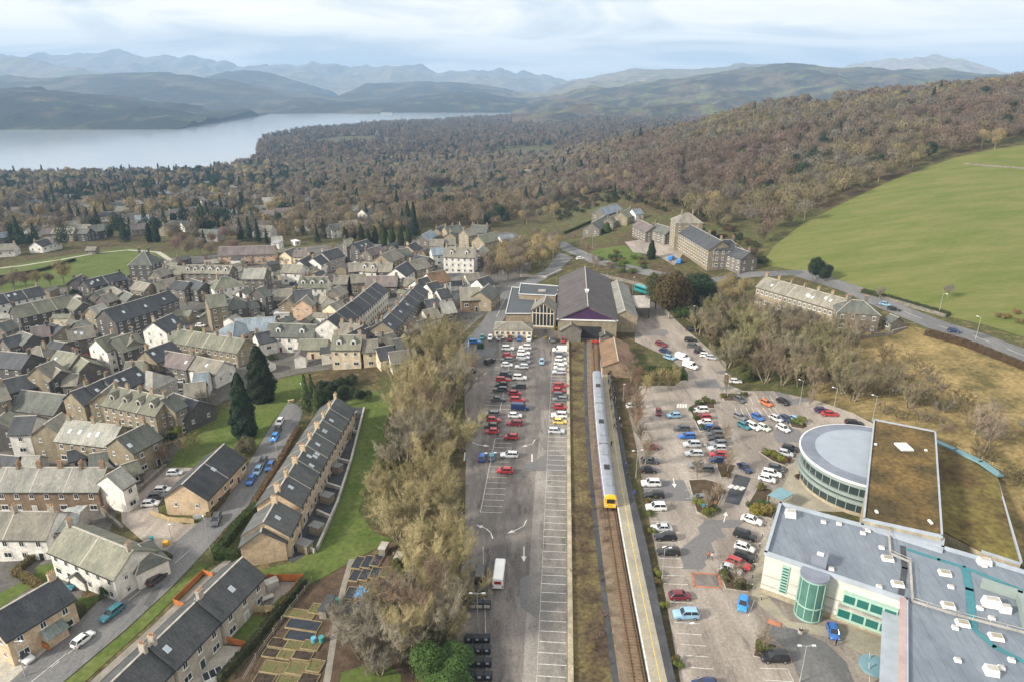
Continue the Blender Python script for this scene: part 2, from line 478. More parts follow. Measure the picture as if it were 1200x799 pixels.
def build_haze():
    m = bpy.data.materials.new("haze"); m.use_nodes = True
    nt = m.node_tree
    nt.nodes.remove(nt.nodes['Principled BSDF'])
    v = N(nt, 'ShaderNodeVolumePrincipled')
    v.inputs['Color'].default_value = (0.46, 0.69, 1.0, 1)
    v.inputs['Density'].default_value = 0.0001
    v.inputs['Anisotropy'].default_value = 0.0
    nt.links.new(v.outputs[0], nt.nodes['Material Output'].inputs['Volume'])
    b = MB(); b.box((0, 8600, 300), (40000, 18000, 800))
    o = b.build('haze', m); o['kind'] = 'stuff'
    return o
build_haze()

# ------------------------------------------------------------------ ground sheet
def ground_mat():
    m, nt, b = _mat('ground_cover')
    L = nt.links.new
    tc = N(nt, 'ShaderNodeTexCoord')
    def nz(s, d=6, r=.6):
        n = N(nt, 'ShaderNodeTexNoise'); n.inputs['Scale'].default_value = s; n.inputs['Detail'].default_value = d; n.inputs['Roughness'].default_value = r
        L(tc.outputs['Object'], n.inputs['Vector']); return n
    def rng(n, a, c):
        r = N(nt, 'ShaderNodeMapRange'); r.inputs['From Min'].default_value = a; r.inputs['From Max'].default_value = c; L(n.outputs['Fac'], r.inputs['Value']); return r
    m1 = N(nt, 'ShaderNodeMix', data_type='RGBA'); L(rng(nz(.02), .4, .6).outputs[0], m1.inputs['Factor'])
    m1.inputs['A'].default_value = (.075, .055, .032, 1); m1.inputs['B'].default_value = (.075, .085, .03, 1)
    m2 = N(nt, 'ShaderNodeMix', data_type='RGBA'); L(rng(nz(.35), .5, .7).outputs[0], m2.inputs['Factor'])
    L(m1.outputs['Result'], m2.inputs['A']); m2.inputs['B'].default_value = (.17, .13, .065, 1)
    m3 = N(nt, 'ShaderNodeMix', data_type='RGBA', blend_type='MULTIPLY'); m3.inputs['Factor'].default_value = 1
    r = rng(nz(1.7), .3, .7); r.inputs['To Min'].default_value = .6; r.inputs['To Max'].default_value = 1.4
    L(m2.outputs['Result'], m3.inputs['A']); L(r.outputs[0], m3.inputs['B'])
    L(m3.outputs['Result'], b.inputs['Base Color'])
    b.inputs['Roughness'].default_value = 1; b.inputs['Specular IOR Level'].default_value = .1
    return m
def build_ground():
    UU, YY = np.meshgrid(US, YS, indexing='ij')
    V = np.stack([UU * YY, YY, HG], -1).reshape(-1, 3)
    i = np.arange(NU - 1)[:, None] * NY + np.arange(NY - 1)[None, :]
    F = np.stack([i, i + NY, i + NY + 1, i + 1], -1).reshape(-1, 4)
    me = np_mesh('ground', V, F, ground_mat())
    me.polygons.foreach_set('use_smooth', [True] * len(me.polygons))
    o = link('ground', me); o['kind'] = 'structure'
build_ground()

def water_mat():
    m, nt, b = _mat('lake_water')
    b.inputs['Base Color'].default_value = (.30, .33, .37, 1)
    b.inputs['Roughness'].default_value = .12
    b.inputs['IOR'].default_value = 1.33
    tc = N(nt, 'ShaderNodeTexCoord'); mp = N(nt, 'ShaderNodeMapping'); mp.inputs['Scale'].default_value = (.3, .05, 1)
    n = N(nt, 'ShaderNodeTexNoise'); n.inputs['Scale'].default_value = .15; n.inputs['Detail'].default_value = 4
    bp = N(nt, 'ShaderNodeBump'); bp.inputs['Strength'].default_value = .06; bp.inputs['Distance'].default_value = 1.0
    L = nt.links.new
    L(tc.outputs['Object'], mp.inputs[0]); L(mp.outputs[0], n.inputs['Vector']); L(n.outputs['Fac'], bp.inputs['Height']); L(bp.outputs[0], b.inputs['Normal'])
    return m
b = MB(); b.quad((-9000, 1200, -90), (9000, 1200, -90), (14000, 16500, -90), (-14000, 16500, -90))
tag(b.build('lake', water_mat()), kind='structure')

# ------------------------------------------------------------------ far hills: each ridge a heightfield with its own distance and depth
def hill_mat(name, woods, grass, bare, scale=.0016, f=.5):
    m, nt, b = _mat(name)
    L = nt.links.new
    tc = N(nt, 'ShaderNodeTexCoord')
    n1 = N(nt, 'ShaderNodeTexNoise'); n1.inputs['Scale'].default_value = scale; n1.inputs['Detail'].default_value = 7; n1.inputs['Roughness'].default_value = .65
    n2 = N(nt, 'ShaderNodeTexVoronoi'); n2.inputs['Scale'].default_value = scale * 3.3; n2.inputs['Randomness'].default_value = 1
    n3 = N(nt, 'ShaderNodeTexNoise'); n3.inputs['Scale'].default_value = scale * 14; n3.inputs['Detail'].default_value = 6
    for n in (n1, n2, n3): L(tc.outputs['Object'], n.inputs['Vector'])
    r1 = N(nt, 'ShaderNodeMapRange'); r1.inputs['From Min'].default_value = f - .05; r1.inputs['From Max'].default_value = f + .05; L(n1.outputs['Fac'], r1.inputs['Value'])
    sp = N(nt, 'ShaderNodeSeparateColor'); L(n2.outputs['Color'], sp.inputs[0])
    r2 = N(nt, 'ShaderNodeMapRange'); r2.inputs['From Min'].default_value = .55; r2.inputs['From Max'].default_value = .6; L(sp.outputs[1], r2.inputs['Value'])
    mg = N(nt, 'ShaderNodeMix', data_type='RGBA'); L(r2.outputs[0], mg.inputs['Factor']); mg.inputs['A'].default_value = (*bare, 1); mg.inputs['B'].default_value = (*grass, 1)
    mw = N(nt, 'ShaderNodeMix', data_type='RGBA'); L(r1.outputs[0], mw.inputs['Factor']); L(mg.outputs['Result'], mw.inputs['A']); mw.inputs['B'].default_value = (*woods, 1)
    r3 = N(nt, 'ShaderNodeMapRange'); r3.inputs['From Min'].default_value = .3; r3.inputs['From Max'].default_value = .7; r3.inputs['To Min'].default_value = .6; r3.inputs['To Max'].default_value = 1.4; L(n3.outputs['Fac'], r3.inputs['Value'])
    mm = N(nt, 'ShaderNodeMix', data_type='RGBA', blend_type='MULTIPLY'); mm.inputs['Factor'].default_value = 1
    L(mw.outputs['Result'], mm.inputs['A']); L(r3.outputs[0], mm.inputs['B'])
    L(mm.outputs['Result'], b.inputs['Base Color']); b.inputs['Roughness'].default_value = 1; b.inputs['Specular IOR Level'].default_value = .05
    return m
def zsky(py, Y):
    return CAMZ + Y * (-ST + (399.5 - py) / FPX * CT) / (CT + (399.5 - py) / FPX * ST)
def ridge(name, sky, Y, front, back, base, mat, amp, nscale, n=260, rows=60, power=1.5, seed=0.0):
    xs = np.linspace(sky[0][0], sky[-1][0], n)
    # smooth interpolation of the skyline plus small relief
    ys = np.interp(xs, [p[0] for p in sky], [p[1] for p in sky])
    k = np.array([1, 2, 1]) / 4
    for _ in range(2): ys[1:-1] = k[0] * ys[:-2] + k[1] * ys[1:-1] + k[2] * ys[2:]
    ys = ys + (fbm(xs * .075 + seed, xs * 0 + 2.3 + seed, 5) - .47) * (13 if name == 'mountains' else 3.0)
    top = zsky(ys, Y)
    u = (xs - 600) / UF
    t = np.concatenate([np.linspace(-1, 0, rows), np.linspace(0, 1, rows // 3 + 1)[1:]])
    T, U = np.meshgrid(t, u, indexing='ij')
    YY = Y + np.where(T < 0, T * front, T * back)
    X = U * Y * (1 + 0.25 * (YY - Y) / Y) 
    prof = np.where(T < 0, (1 - np.abs(T)) ** power, 1 - T ** 2)
    nn = fbm(X * nscale * 1.6 + seed, YY * nscale * 1.6 + 3.7 + seed, 7) - .5
    rr = 1 - np.abs(fbm(X * nscale * .7 + 9 + seed, YY * nscale * .35 + seed, 5) - .5) * 4
    w = np.clip(np.abs(T) * 3, 0.05, 1) * np.clip((1 - np.abs(T)) * 4, 0, 1)
    Z = base + (top[None, :] - base) * prof + amp * w * (nn * 1.9 + rr * .7)
    V = np.stack([X, YY, Z], -1).reshape(-1, 3)
    a, c = T.shape
    i = np.arange(a - 1)[:, None] * c + np.arange(c - 1)[None, :]
    F = np.stack([i, i + 1, i + c + 1, i + c], -1).reshape(-1, 4)
    me = np_mesh(name, V, F, mat)
    me.polygons.foreach_set('use_smooth', [True] * len(me.polygons))
    return tag(link(name, me), kind='structure')

M_fell = hill_mat('fell', (.10, .085, .07), (.17, .15, .08), (.20, .165, .12), .0009, .56)
M_fell_pale = hill_mat('fell_pale', (.20, .15, .12), (.26, .22, .15), (.30, .24, .18), .0008, .6)
M_mid = hill_mat('wooded_hill', (.036, .035, .028), (.085, .085, .045), (.10, .078, .055), .0026, .47)
M_near = hill_mat('wooded_shore', (.024, .027, .018), (.085, .10, .04), (.07, .052, .036), .0045, .42)
M_dale = hill_mat('dale', (.042, .04, .032), (.12, .125, .055), (.11, .085, .06), .0038, .50)
ridge('mountains', [(-150,64),(0,66),(35,68),(50,63),(80,65),(110,64),(125,61),(160,63),(190,68),(200,65),(230,67),(250,70),(270,72),(282,79),(300,76),(320,78),(335,75),(345,79),(355,75),(365,73),(385,76),(410,80),(450,77),(490,81),(510,85),(560,84),(600,86),(640,92),(690,95),(740,99)],
      13500, 3500, 1500, -80, M_fell, 150, .0011, n=320, power=1.2)
ridge('mountains', [(960,90),(985,80),(1010,76),(1040,70),(1062,68),(1100,67),(1118,67.5),(1132,73),(1150,84),(1170,95)], 10500, 2600, 900, -60, M_fell_pale, 60, .0012, n=140, power=1.1, seed=4)
ridge('mountains', [(-200,66),(0,68),(50,72),(90,80),(130,90),(180,99)], 9800, 1800, 700, -80, M_fell, 60, .0014, n=90, power=1.2, seed=3)
ridge('hills', [(600,115),(640,108),(680,97),(720,88),(740,82),(760,82),(790,81),(820,82),(850,79),(870,77),(900,76),(950,79),(1000,88)], 8800, 2600, 900, -70, M_fell, 90, .0013, n=150, power=1.2, seed=6)
ridge('hills', [(215,100),(240,91),(265,85),(290,82),(310,84),(330,89),(360,100),(385,110)], 8300, 1400, 700, -80, M_mid, 50, .0016, n=90, power=1.2, seed=8)
ridge('hills', [(390,118),(405,110),(425,101),(440,98),(470,97),(500,96),(530,97),(560,101),(590,106),(620,113),(660,122)], 7600, 1700, 700, -80, M_mid, 60, .0016, n=110, power=1.2, seed=12)
ridge('hills', [(-250,88),(-100,90),(0,91),(60,92),(100,89),(150,86),(190,86),(215,88),(240,92),(290,102),(340,112),(400,119),(440,123),(470,128)], 6300, 1500, 800, -91, M_mid, 55, .002, n=190, power=1.25, seed=15)
ridge('hills', [(250,131),(300,127),(350,124),(400,121),(450,120),(500,113),(530,108),(560,110),(600,116),(650,118),(700,122),(760,128),(820,130)], 5900, 900, 700, -91, M_near, 28, .004, n=170, power=.9, seed=18)
ridge('hills', [(600,140),(650,124),(680,116),(700,110),(740,104),(770,100),(800,96),(830,89),(860,84),(880,81),(910,78),(930,77),(970,80),(1000,81),(1050,84),(1100,83),(1150,88),(1250,95),(1400,100)], 5000, 2300, 900, -70, M_dale, 75, .0022, n=240, rows=90, power=1.35, seed=21)
ridge('hills', [(-300,100),(-100,103),(0,105),(50,108),(90,112),(120,118),(150,123),(200,129),(240,134),(266,137)], 3900, 850, 900, -92, M_near, 30, .005, n=190, power=.75, seed=24)
# ------------------------------------------------------------------ vegetation
M_bark = pmat('bark', (.25, .215, .15), .95, .35, 1.5, objcol=False, spec=.1)
M_twig = pmat('twigs', (1, 1, 1), .95, .22, .35, objcol=True, spec=.1, coords='Object', orand=.12)
M_twig_t = pmat('twigs_wood', (1, 1, 1), .95, .12, .05, attr='tint', spec=.1)
M_needle = pmat('evergreen', (1, 1, 1), .8, .35, .8, objcol=True, spec=.25, orand=.12)

def unit(v):
    return v / np.maximum(np.linalg.norm(v, axis=1, keepdims=True), 1e-9)
def slivers(P, nrm, up, ln, wd, rng):
    """one thin triangle per point, facing about nrm, pointing about up"""
    nrm = unit(nrm); t = up - nrm * np.sum(up * nrm, 1, keepdims=True); t = unit(t + rng.normal(0, .05, P.shape))
    s = np.cross(nrm, t)
    ln = np.asarray(ln).reshape(-1, 1); wd = np.asarray(wd).reshape(-1, 1)
    a = P - t * ln * .5 - s * wd * .5; b = P - t * ln * .5 + s * wd * .5; c = P + t * ln * .5
    V = np.stack([a, b, c], 1).reshape(-1, 3)
    return V
def tri_idx(n): return np.arange(n * 3).reshape(-1, 3)

def crown_pts(n, h, r, rng, kind='round', base=.28, clumps=7):
    """points, outward normals through a crown made of several lobes of twigs"""
    cz = h * (base + (1 - base) / 2); rz = h * (1 - base) / 2
    C = []
    for i in range(clumps):
        a = 2 * math.pi * (i + rng.uniform(-.3, .3)) / clumps; q = rng.uniform(.25, .62) if i else 0
        zz = rng.uniform(-.45, .55)
        C.append((math.cos(a) * r * q, math.sin(a) * r * q, cz + zz * rz * .75, rng.uniform(.42, .62)))
    C = np.array(C)
    k = rng.integers(0, clumps, n)
    d = unit(rng.normal(0, 1, (n, 3))); rad = rng.uniform(.25, 1, (n, 1)) ** .45
    S = np.stack([C[k, 3] * r, C[k, 3] * r, C[k, 3] * rz * 1.05], 1)
    P = C[k, :3] + d * rad * S
    N_ = unit(d + unit(P - np.array([0, 0, cz - rz * .5])) * .9)
    return P, N_

def mid_bare(seed, h, r, n, wd=.16, ln=1.5):
    rng = np.random.default_rng(seed)
    P, Nn = crown_pts(n, h, r, rng)
    up = unit(P - np.array([0, 0, h * .1])) + np.array([0, 0, .5]) + rng.normal(0, .35, P.shape)
    V = slivers(P, Nn + rng.normal(0, .55, P.shape), up, rng.uniform(.6, 1.4, n) * ln, rng.uniform(.6, 1.4, n) * wd, rng)
    tr = MB()
    tr.tube((0, 0, -1), (0, 0, h * .33), h * .022, h * .016, 5)
    for i in range(7):
        a = rng.uniform(0, 6.28); q = rng.uniform(.35, .75)
        tr.tube((0, 0, h * rng.uniform(.2, .34)), (math.cos(a) * r * q, math.sin(a) * r * q, h * rng.uniform(.5, .9)), h * .010, h * .003, 4, caps=False)
    return np_mesh('crown', V, tri_idx(n), M_twig), tr.mesh('trunk', M_bark)

def near_bare(seed, h, nstem, lean, twig_w=.055, b1=9, b2=7, b3=7, asc=.8, lift=0.0):
    rng = random.Random(seed)
    tr = MB(); br = MB(); TP = []
    def limb(mb, p, d, L, r0, r1, seg, nseg, wob):
        pts = [Vector(p)]; d = Vector(d).normalized()
        for i in range(nseg):
            d = (d + Vector((rng.gauss(0, wob), rng.gauss(0, wob), rng.gauss(0, wob) + .05))).normalized()
            pts.append(pts[-1] + d * L / nseg)
        for i in range(nseg):
            a = r0 + (r1 - r0) * i / nseg; b = r0 + (r1 - r0) * (i + 1) / nseg
            mb.tube(pts[i], pts[i + 1], a, b, seg, caps=False)
        return pts, d
    def at(pts, t):
        f = t * (len(pts) - 1); i = min(int(f), len(pts) - 2)
        return pts[i].lerp(pts[i + 1], f - i)
    for s in range(nstem):
        a = 6.283 * (s + rng.uniform(-.3, .3)) / nstem; ln = lean * rng.uniform(.5, 1.2) if nstem > 1 else lean * .2
        L0 = h * rng.uniform(.52, .66)
        pts, d = limb(tr, (math.cos(a) * .25, math.sin(a) * .25, -1), (math.cos(a) * ln, math.sin(a) * ln, 1), L0 + 1, h * .017, h * .006, 6, 5, .07)
        for i in range(b1):
            t = .3 + .7 * (i + rng.random()) / b1; p = at(pts, t)
            aa = a + rng.gauss(0, 1.1) if nstem > 1 else rng.uniform(0, 6.28)
            p1, d1 = limb(br, p, (math.cos(aa), math.sin(aa), asc * rng.uniform(.6, 1.8)), h * rng.uniform(.20, .40) * (1.15 - .4 * t), h * .0055, h * .002, 4, 4, .13)
            for j in range(b2):
                q = at(p1, .25 + .75 * (j + rng.random()) / b2)
                d2 = (d1 + Vector((rng.gauss(0, .55), rng.gauss(0, .55), rng.uniform(0, .6)))).normalized()
                p2, d3 = limb(br, q, d2, h * rng.uniform(.09, .17), h * .0022, h * .001, 3, 2, .15)
                for k in range(b3):
                    TP.append((*at(p2, .2 + .8 * rng.random()), *(d3 + Vector((rng.gauss(0, .5), rng.gauss(0, .5), rng.uniform(0, .5)))).normalized()))
    TP = np.array(TP); nrng = np.random.default_rng(seed)
    P = np.repeat(TP[:, :3], 2, 0); D = np.repeat(TP[:, 3:], 2, 0) + np.array([0, 0, lift]) + nrng.normal(0, .3, (len(TP) * 2, 3)); D = unit(D)
    ln = nrng.uniform(.05, .10, len(P)) * h
    out = unit(P - np.array([0, 0, h * .3]))
    nr = out + nrng.normal(0, .6, P.shape)
    V = slivers(P + D * ln[:, None] * .5, nr, D, ln, np.full(len(P), twig_w), nrng)
    base = len(br.v)
    me = bpy.data.meshes.new('crown')
    v = np.concatenate([np.array(br.v), V]); 
    fq = np.array(br.f); ft = tri_idx(len(P)) + base
    me.from_pydata(v.tolist(), [], fq.tolist() + ft.tolist()); me.materials.append(M_twig); me.update()
    return me, tr.mesh('trunk', M_bark, smooth=True)

def conifer(seed, h, r, n, wd=.35, ln=1.2, taper=1.0, base=.08):
    rng = np.random.default_rng(seed)
    z = rng.uniform(0, 1, n) ** 1.25; a = rng.uniform(0, 6.283, n)
    lay = np.floor(z * 11 + rng.normal(0, .15, n)) / 11
    rr = r * (1 - z) ** taper * (.72 + .28 * np.sin(z * 70)) * rng.uniform(.45, 1.0, n) ** .5 * (1 + .18 * np.sin(a * 5 + z * 20)) + .12
    P = np.stack([np.cos(a) * rr, np.sin(a) * rr, h * (base + (1 - base) * z)], 1)
    out = np.stack([np.cos(a), np.sin(a), np.full(n, .45)], 1)
    up = np.stack([np.cos(a), np.sin(a), np.full(n, -.45)], 1) + rng.normal(0, .3, (n, 3))
    V = slivers(P, np.stack([np.cos(a) * .8, np.sin(a) * .8, np.full(n, .8)], 1) + rng.normal(0, .4, (n, 3)), up, rng.uniform(.6, 1.4, n) * ln, rng.uniform(.6, 1.4, n) * wd, rng)
    tr = MB(); tr.tube((0, 0, -1), (0, 0, h * .92), h * .02, h * .003, 6)
    return np_mesh('crown', V, tri_idx(n), M_needle), tr.mesh('trunk', M_bark)
def columnar(seed, h, r, n, wd=.3, ln=.9, point=.7):
    """dense upright cypress"""
    rng = np.random.default_rng(seed)
    z = rng.uniform(0, 1, n); a = rng.uniform(0, 6.283, n)
    prof = np.minimum(1, (1 - z) / point + .02) ** .6 * np.minimum(1, .75 + z * 1.5)
    bump = 1 + .13 * np.sin(a * 3 + z * 13) + .11 * np.sin(a * 5 - z * 29) + .06 * np.sin(a * 9 + z * 51)
    rr = r * prof * bump * rng.uniform(.7, 1.02, n) ** .5
    P = np.stack([np.cos(a) * rr, np.sin(a) * rr, h * (.02 + .97 * z)], 1)
    nr = np.stack([np.cos(a), np.sin(a), np.full(n, .35)], 1) + rng.normal(0, .45, (n, 3))
    V = slivers(P, nr, np.array([0, 0, 1.]) + rng.normal(0, .35, (n, 3)), rng.uniform(.6, 1.4, n) * ln, rng.uniform(.6, 1.4, n) * wd, rng)
    tr = MB(); tr.tube((0, 0, -1), (0, 0, h * .9), .35, .05, 6)
    return np_mesh('crown', V, tri_idx(n), M_needle), tr.mesh('trunk', M_bark)
def leafball(seed, h, r, n, wd=.22, ln=.4, lob=9, mat=None):
    """evergreen bush: leaves on many lobes"""
    rng = np.random.default_rng(seed)
    C = np.stack([rng.normal(0, .36, lob) * r, rng.normal(0, .36, lob) * r, h * rng.uniform(.25, .62, lob)], 1)
    S = rng.uniform(.35, .6, lob)
    k = rng.integers(0, lob, n); d = unit(rng.normal(0, 1, (n, 3))); d[:, 2] = np.where(d[:, 2] < -.3, -d[:, 2], d[:, 2])
    q = rng.uniform(.55, 1, (n, 1)) ** .5
    P = C[k] + d * q * np.stack([S[k] * r, S[k] * r, S[k] * h * .7], 1)
    P[:, 2] = np.maximum(P[:, 2], .05)
    V = slivers(P, d + np.array([0, 0, .4]) + rng.normal(0, .5, (n, 3)), rng.normal(0, 1, (n, 3)), rng.uniform(.6, 1.5, n) * ln, rng.uniform(.6, 1.4, n) * wd, rng)
    return np_mesh('foliage', V, tri_idx(n), mat or M_needle)

def place_tree(name, protos, p, s, color, label, cat, group=None, rz=None, sz=None):
    cr, tk = protos
    e = empty(name, p, random.uniform(0, 6.28) if rz is None else rz)
    e.scale = (s, s, sz or s)
    link('crown', cr, e, color=color)
    link('trunk', tk, e)
    return tag(e, label, cat, group)

# ---- prototypes
NEAR = [near_bare(100 + i, 13.5, n, ln, twig_w=.036, b1=12, b2=8, b3=8, asc=1.15, lift=.45) for i, (n, ln) in enumerate([(4, .38), (5, .45), (3, .32), (4, .5)])]
SLIM = [near_bare(200 + i, 11, 1, .12, twig_w=.045, b1=22, b2=6, b3=5, asc=1.0) for i in range(2)]
SCRUB = [near_bare(300 + i, 5, 6, .6, twig_w=.05, b1=6, b2=5, b3=5, asc=.7) for i in range(3)]
MIDB = [mid_bare(400 + i, 14, 5.2, 1500, .15, 1.3) for i in range(5)]
FARB = [mid_bare(500 + i, 14, 5.4, 520, .38, 1.9) for i in range(4)]
CONI = [conifer(600 + i, 18, 4.2, 1900, .4, 1.5) for i in range(3)]
CYPR = columnar(620, 17, 3.0, 15000, .17, .75)
BUSHY = [leafball(640 + i, 9, 5, 11000, .24, .42, 12) for i in range(2)]
def broad_evergreen(seed, h, r, n):
    rng = np.random.default_rng(seed); P, Nn = crown_pts(n, h, r, rng, base=.06, clumps=11)
    V = slivers(P, Nn + rng.normal(0, .45, P.shape), Nn * .4 + np.array([0, 0, -.5]) + rng.normal(0, .5, P.shape), rng.uniform(.5, 1.1, n), rng.uniform(.2, .4, n), rng)
    tr = MB(); tr.tube((0, 0, -1), (0, 0, h * .6), .4, .1, 6); return np_mesh('crown', V, tri_idx(n), M_needle), tr.mesh('trunk', M_bark)
EVERB = [broad_evergreen(680 + i, 14, 5.5, 9000) for i in range(2)]
BUSH = [leafball(660 + i, 2.2, 1.6, 1100, .2, .34, 8) for i in range(3)]

TW_OLIVE = (.32, .255, .125); TW_BROWN = (.21, .168, .118); TW_RED = (.215, .145, .115); TW_GREY = (.215, .19, .145)
TW = [TW_OLIVE, TW_BROWN, TW_RED, TW_GREY]
G_PINE = (.030, .048, .028); G_DARK = (.022, .040, .018); G_OLIVE = (.085, .085, .024); G_LAUREL = (.06, .12, .022)

def away(X, Y, t, r=0.0):
    """outside a taken circle (x, y, r) or a taken house (x, y, r, turn, half length, half width)"""
    if len(t) == 3: return (X - t[0]) ** 2 + (Y - t[1]) ** 2 > (t[2] + r) ** 2
    c, s = math.cos(t[3]), math.sin(t[3]); a = (X - t[0]) * c + (Y - t[1]) * s; b = -(X - t[0]) * s + (Y - t[1]) * c
    return (np.abs(a) > t[4] + 3 + r) | (np.abs(b) > t[5] + 3 + r)
# ---- woods far off: one mass each, merged meshes whose detail falls with distance
def wood_mass(name, poly, spacing, hmin, hmax, palette, pev, label, ymax=9e9, clear=(), dens=1.0, seed=1, detail=2.0e5, exclude=()):
    rng = np.random.default_rng(seed)
    X, Y = scatter(poly, spacing, .48, rng)
    k = rng.random(len(X)) < dens
    for c in clear: k &= ~in_poly_n(X, Y, c)
    for t in exclude: k &= away(X, Y, t)
    X, Y = X[k], Y[k]
    Z = Hn(X, Y)
    k = Z > -89.5
    X, Y, Z = X[k], Y[k], Z[k]
    patch = fbm(X * .012 + seed, Y * .012, 3)
    VV = []; TT = []
    pal = np.array(palette)
    nt = len(X)
    ids = np.clip((patch - .18) / .5 * len(pal) + rng.normal(0, .7, nt), 0, len(pal) - 1).astype(int)
    ev = rng.random(nt) < pev * np.clip(fbm(X * .013 + 5, Y * .013, 2) * 9 - 2.6, .08, 4)
    hs = rng.uniform(hmin, hmax, nt)
    ns = np.clip(detail / Y, 24, 900).astype(int)
    for i in range(nt):
        n = ns[i]; h = hs[i]; y = Y[i]; px = y / 800
        if ev[i]:
            n = int(n * 1.3); r = h * .30
            if rng.random() < .72:
                P, Nn = crown_pts(n, h * .95, r * 1.3, rng, clumps=5, base=.05); up = Nn * .3 + np.array([0, 0, -.4]); rnd_ev = True
            else: rnd_ev = False; h *= 1.15
            if not rnd_ev:
                z = rng.uniform(0, 1, n) ** 1.3; a = rng.uniform(0, 6.283, n)
                rr = r * (1 - z) * rng.uniform(.5, 1, n) ** .5 + .1
                P = np.stack([np.cos(a) * rr, np.sin(a) * rr, h * (.06 + .94 * z)], 1)
                Nn = np.stack([np.cos(a), np.sin(a), np.full(n, .8)], 1)
                up = np.stack([np.cos(a), np.sin(a), np.full(n, -.5)], 1)
            col = np.array(G_PINE) * rng.uniform(.7, 1.35)
            w = max(.35, px * .9); l = max(1.3, px * 2.2)
        else:
            r = min(spacing * rng.uniform(.6, .95), h * .52)
            P, Nn = crown_pts(n, h, r, rng, clumps=5 if n > 60 else 3, base=.12)
            up = unit(P - np.array([0, 0, h * .1])) + np.array([0, 0, .5])
            col = pal[ids[i]] * rng.uniform(.84, 1.14) * np.array([1, rng.uniform(.95, 1.04), rng.uniform(.92, 1.08)]) * .82
            w = max(.22, px * .38) * r / 5 * (500 / n) ** .35; l = max(1.2, px * 1.6) * r / 5 * (500 / n) ** .35
        V = slivers(P, Nn * 1.3 + rng.normal(0, .33, P.shape), up + rng.normal(0, .3, P.shape), rng.uniform(.6, 1.4, n) * l, rng.uniform(.6, 1.4, n) * w, rng)
        VV.append(V + np.array([X[i], Y[i], Z[i]])); TT.append(np.tile(col, (n, 1)))
    V = np.concatenate(VV); T = np.concatenate(TT)
    me = np_mesh(name, V, tri_idx(len(T)), M_twig_t, T)
    print(name, nt, 'trees', len(T), 'faces')
    return tag(link(name, me), label, 'woodland', None, 'stuff')

def W(*pts): return [(p.x, p.y) for p in (G(*q) if q[1] < 5000 and not isinstance(q, Vector) else q for q in pts)]
def mixpoly(*items):
    o = []
    for it in items:
        p = it if isinstance(it, Vector) else G(*it)
        o.append((p.x, p.y))
    return o
CLEAR = [mixpoly((497, 222), (520, 217), (548, 222), (540, 232), (505, 234)),               # small bright field in the wood
         mixpoly((575, 178), (610, 172), (652, 172), (650, 182), (610, 186), (580, 186)),   # pale field
         mixpoly((355, 166), (400, 160), (455, 160), (440, 168), (380, 171)),               # lakeside meadow
         mixpoly((940, 124), (975, 117), (990, 119), (975, 128), (945, 131)),
         mixpoly((740, 140), (770, 131), (800, 131), (800, 139), (765, 144)),
         mixpoly((850, 270), (880, 266), (895, 280), (870, 290)),
         mixpoly((676, 285), (676, 256), (705, 242), (750, 242), (765, 262), (795, 282), (795, 320), (740, 320))]
PAL_HILL = [(.25, .21, .12), TW_GREY, TW_BROWN, (.22, .165, .12), (.20, .15, .115)]
HILLWOOD = mixpoly((650, 238), (700, 226), (760, 238), (800, 250), (880, 285), (893, 305), (905, 290), (940, 262), (985, 238), (1040, 212), (1120, 183), (1170, 171), (1240, 160),
                   PY(1330, 850), PY(1200, 880), PY(1100, 1010), PY(1000, 1020), PY(900, 1020), PY(800, 1020), PY(700, 1010), PY(650, 1000))
VALLEY = mixpoly((345, 283), (400, 286), (470, 276), (520, 264), (580, 268), (650, 238), PY(650, 1000), PY(740, 1020), PY(760, 1500), PY(330, 1520), PY(330, 700))
SUBURB = mixpoly((-260, 345), (0, 305), (60, 295), (110, 288), (165, 284), (205, 286), (260, 284), (345, 290), PY(330, 700), PY(330, 1530), PY(200, 1490), PY(0, 1440), PY(-330, 1430))
PENIN = mixpoly(PY(255, 1500), PY(330, 1520), PY(760, 1500), PY(850, 1900), PY(830, 4300), PY(650, 4250), PY(560, 3950), PY(450, 3480), PY(360, 2980), PY(306, 2640), PY(280, 1800))
# ------------------------------------------------------------------ building kit
M_wall = pmat('wall_stone', (1.15, 1.12, 1.08), .9, .2, .6, objcol=True, fine=.28, col2=(.78, .77, .74), spec=.15)
M_roof = pmat('roof_slate', (1.22, 1.2, 1.12), .72, .2, .35, objcol=True, fine=.34, col2=(.70, .73, .70), stretch=(1.3, .5, .5), spec=.3)
M_rtile = pmat('ridge_tile', (.42, .39, .34), .8, .2, 1)
M_white = pmat('white_paint', (.72, .72, .70), .5, .06, 1)
M_pot = pmat('chimney_pot', (.42, .22, .12), .8, .2, 2)
def glass_mat(name, c, r=.08):
    m, nt, b = _mat(name); b.inputs['Base Color'].default_value = (*c, 1); b.inputs['Roughness'].default_value = r; b.inputs['Specular IOR Level'].default_value = .6
    return m
M_pane = glass_mat('window_glass', (.03, .035, .04))
M_dark = pmat('dark_opening', (.03, .03, .032), .7, .2, 1)
M_door = pmat('door_paint', (1, 1, 1), .5, .1, 1, objcol=True)
M_lead = pmat('flat_roof', (1, 1, 1), .7, .12, .5, objcol=True, fine=.12)

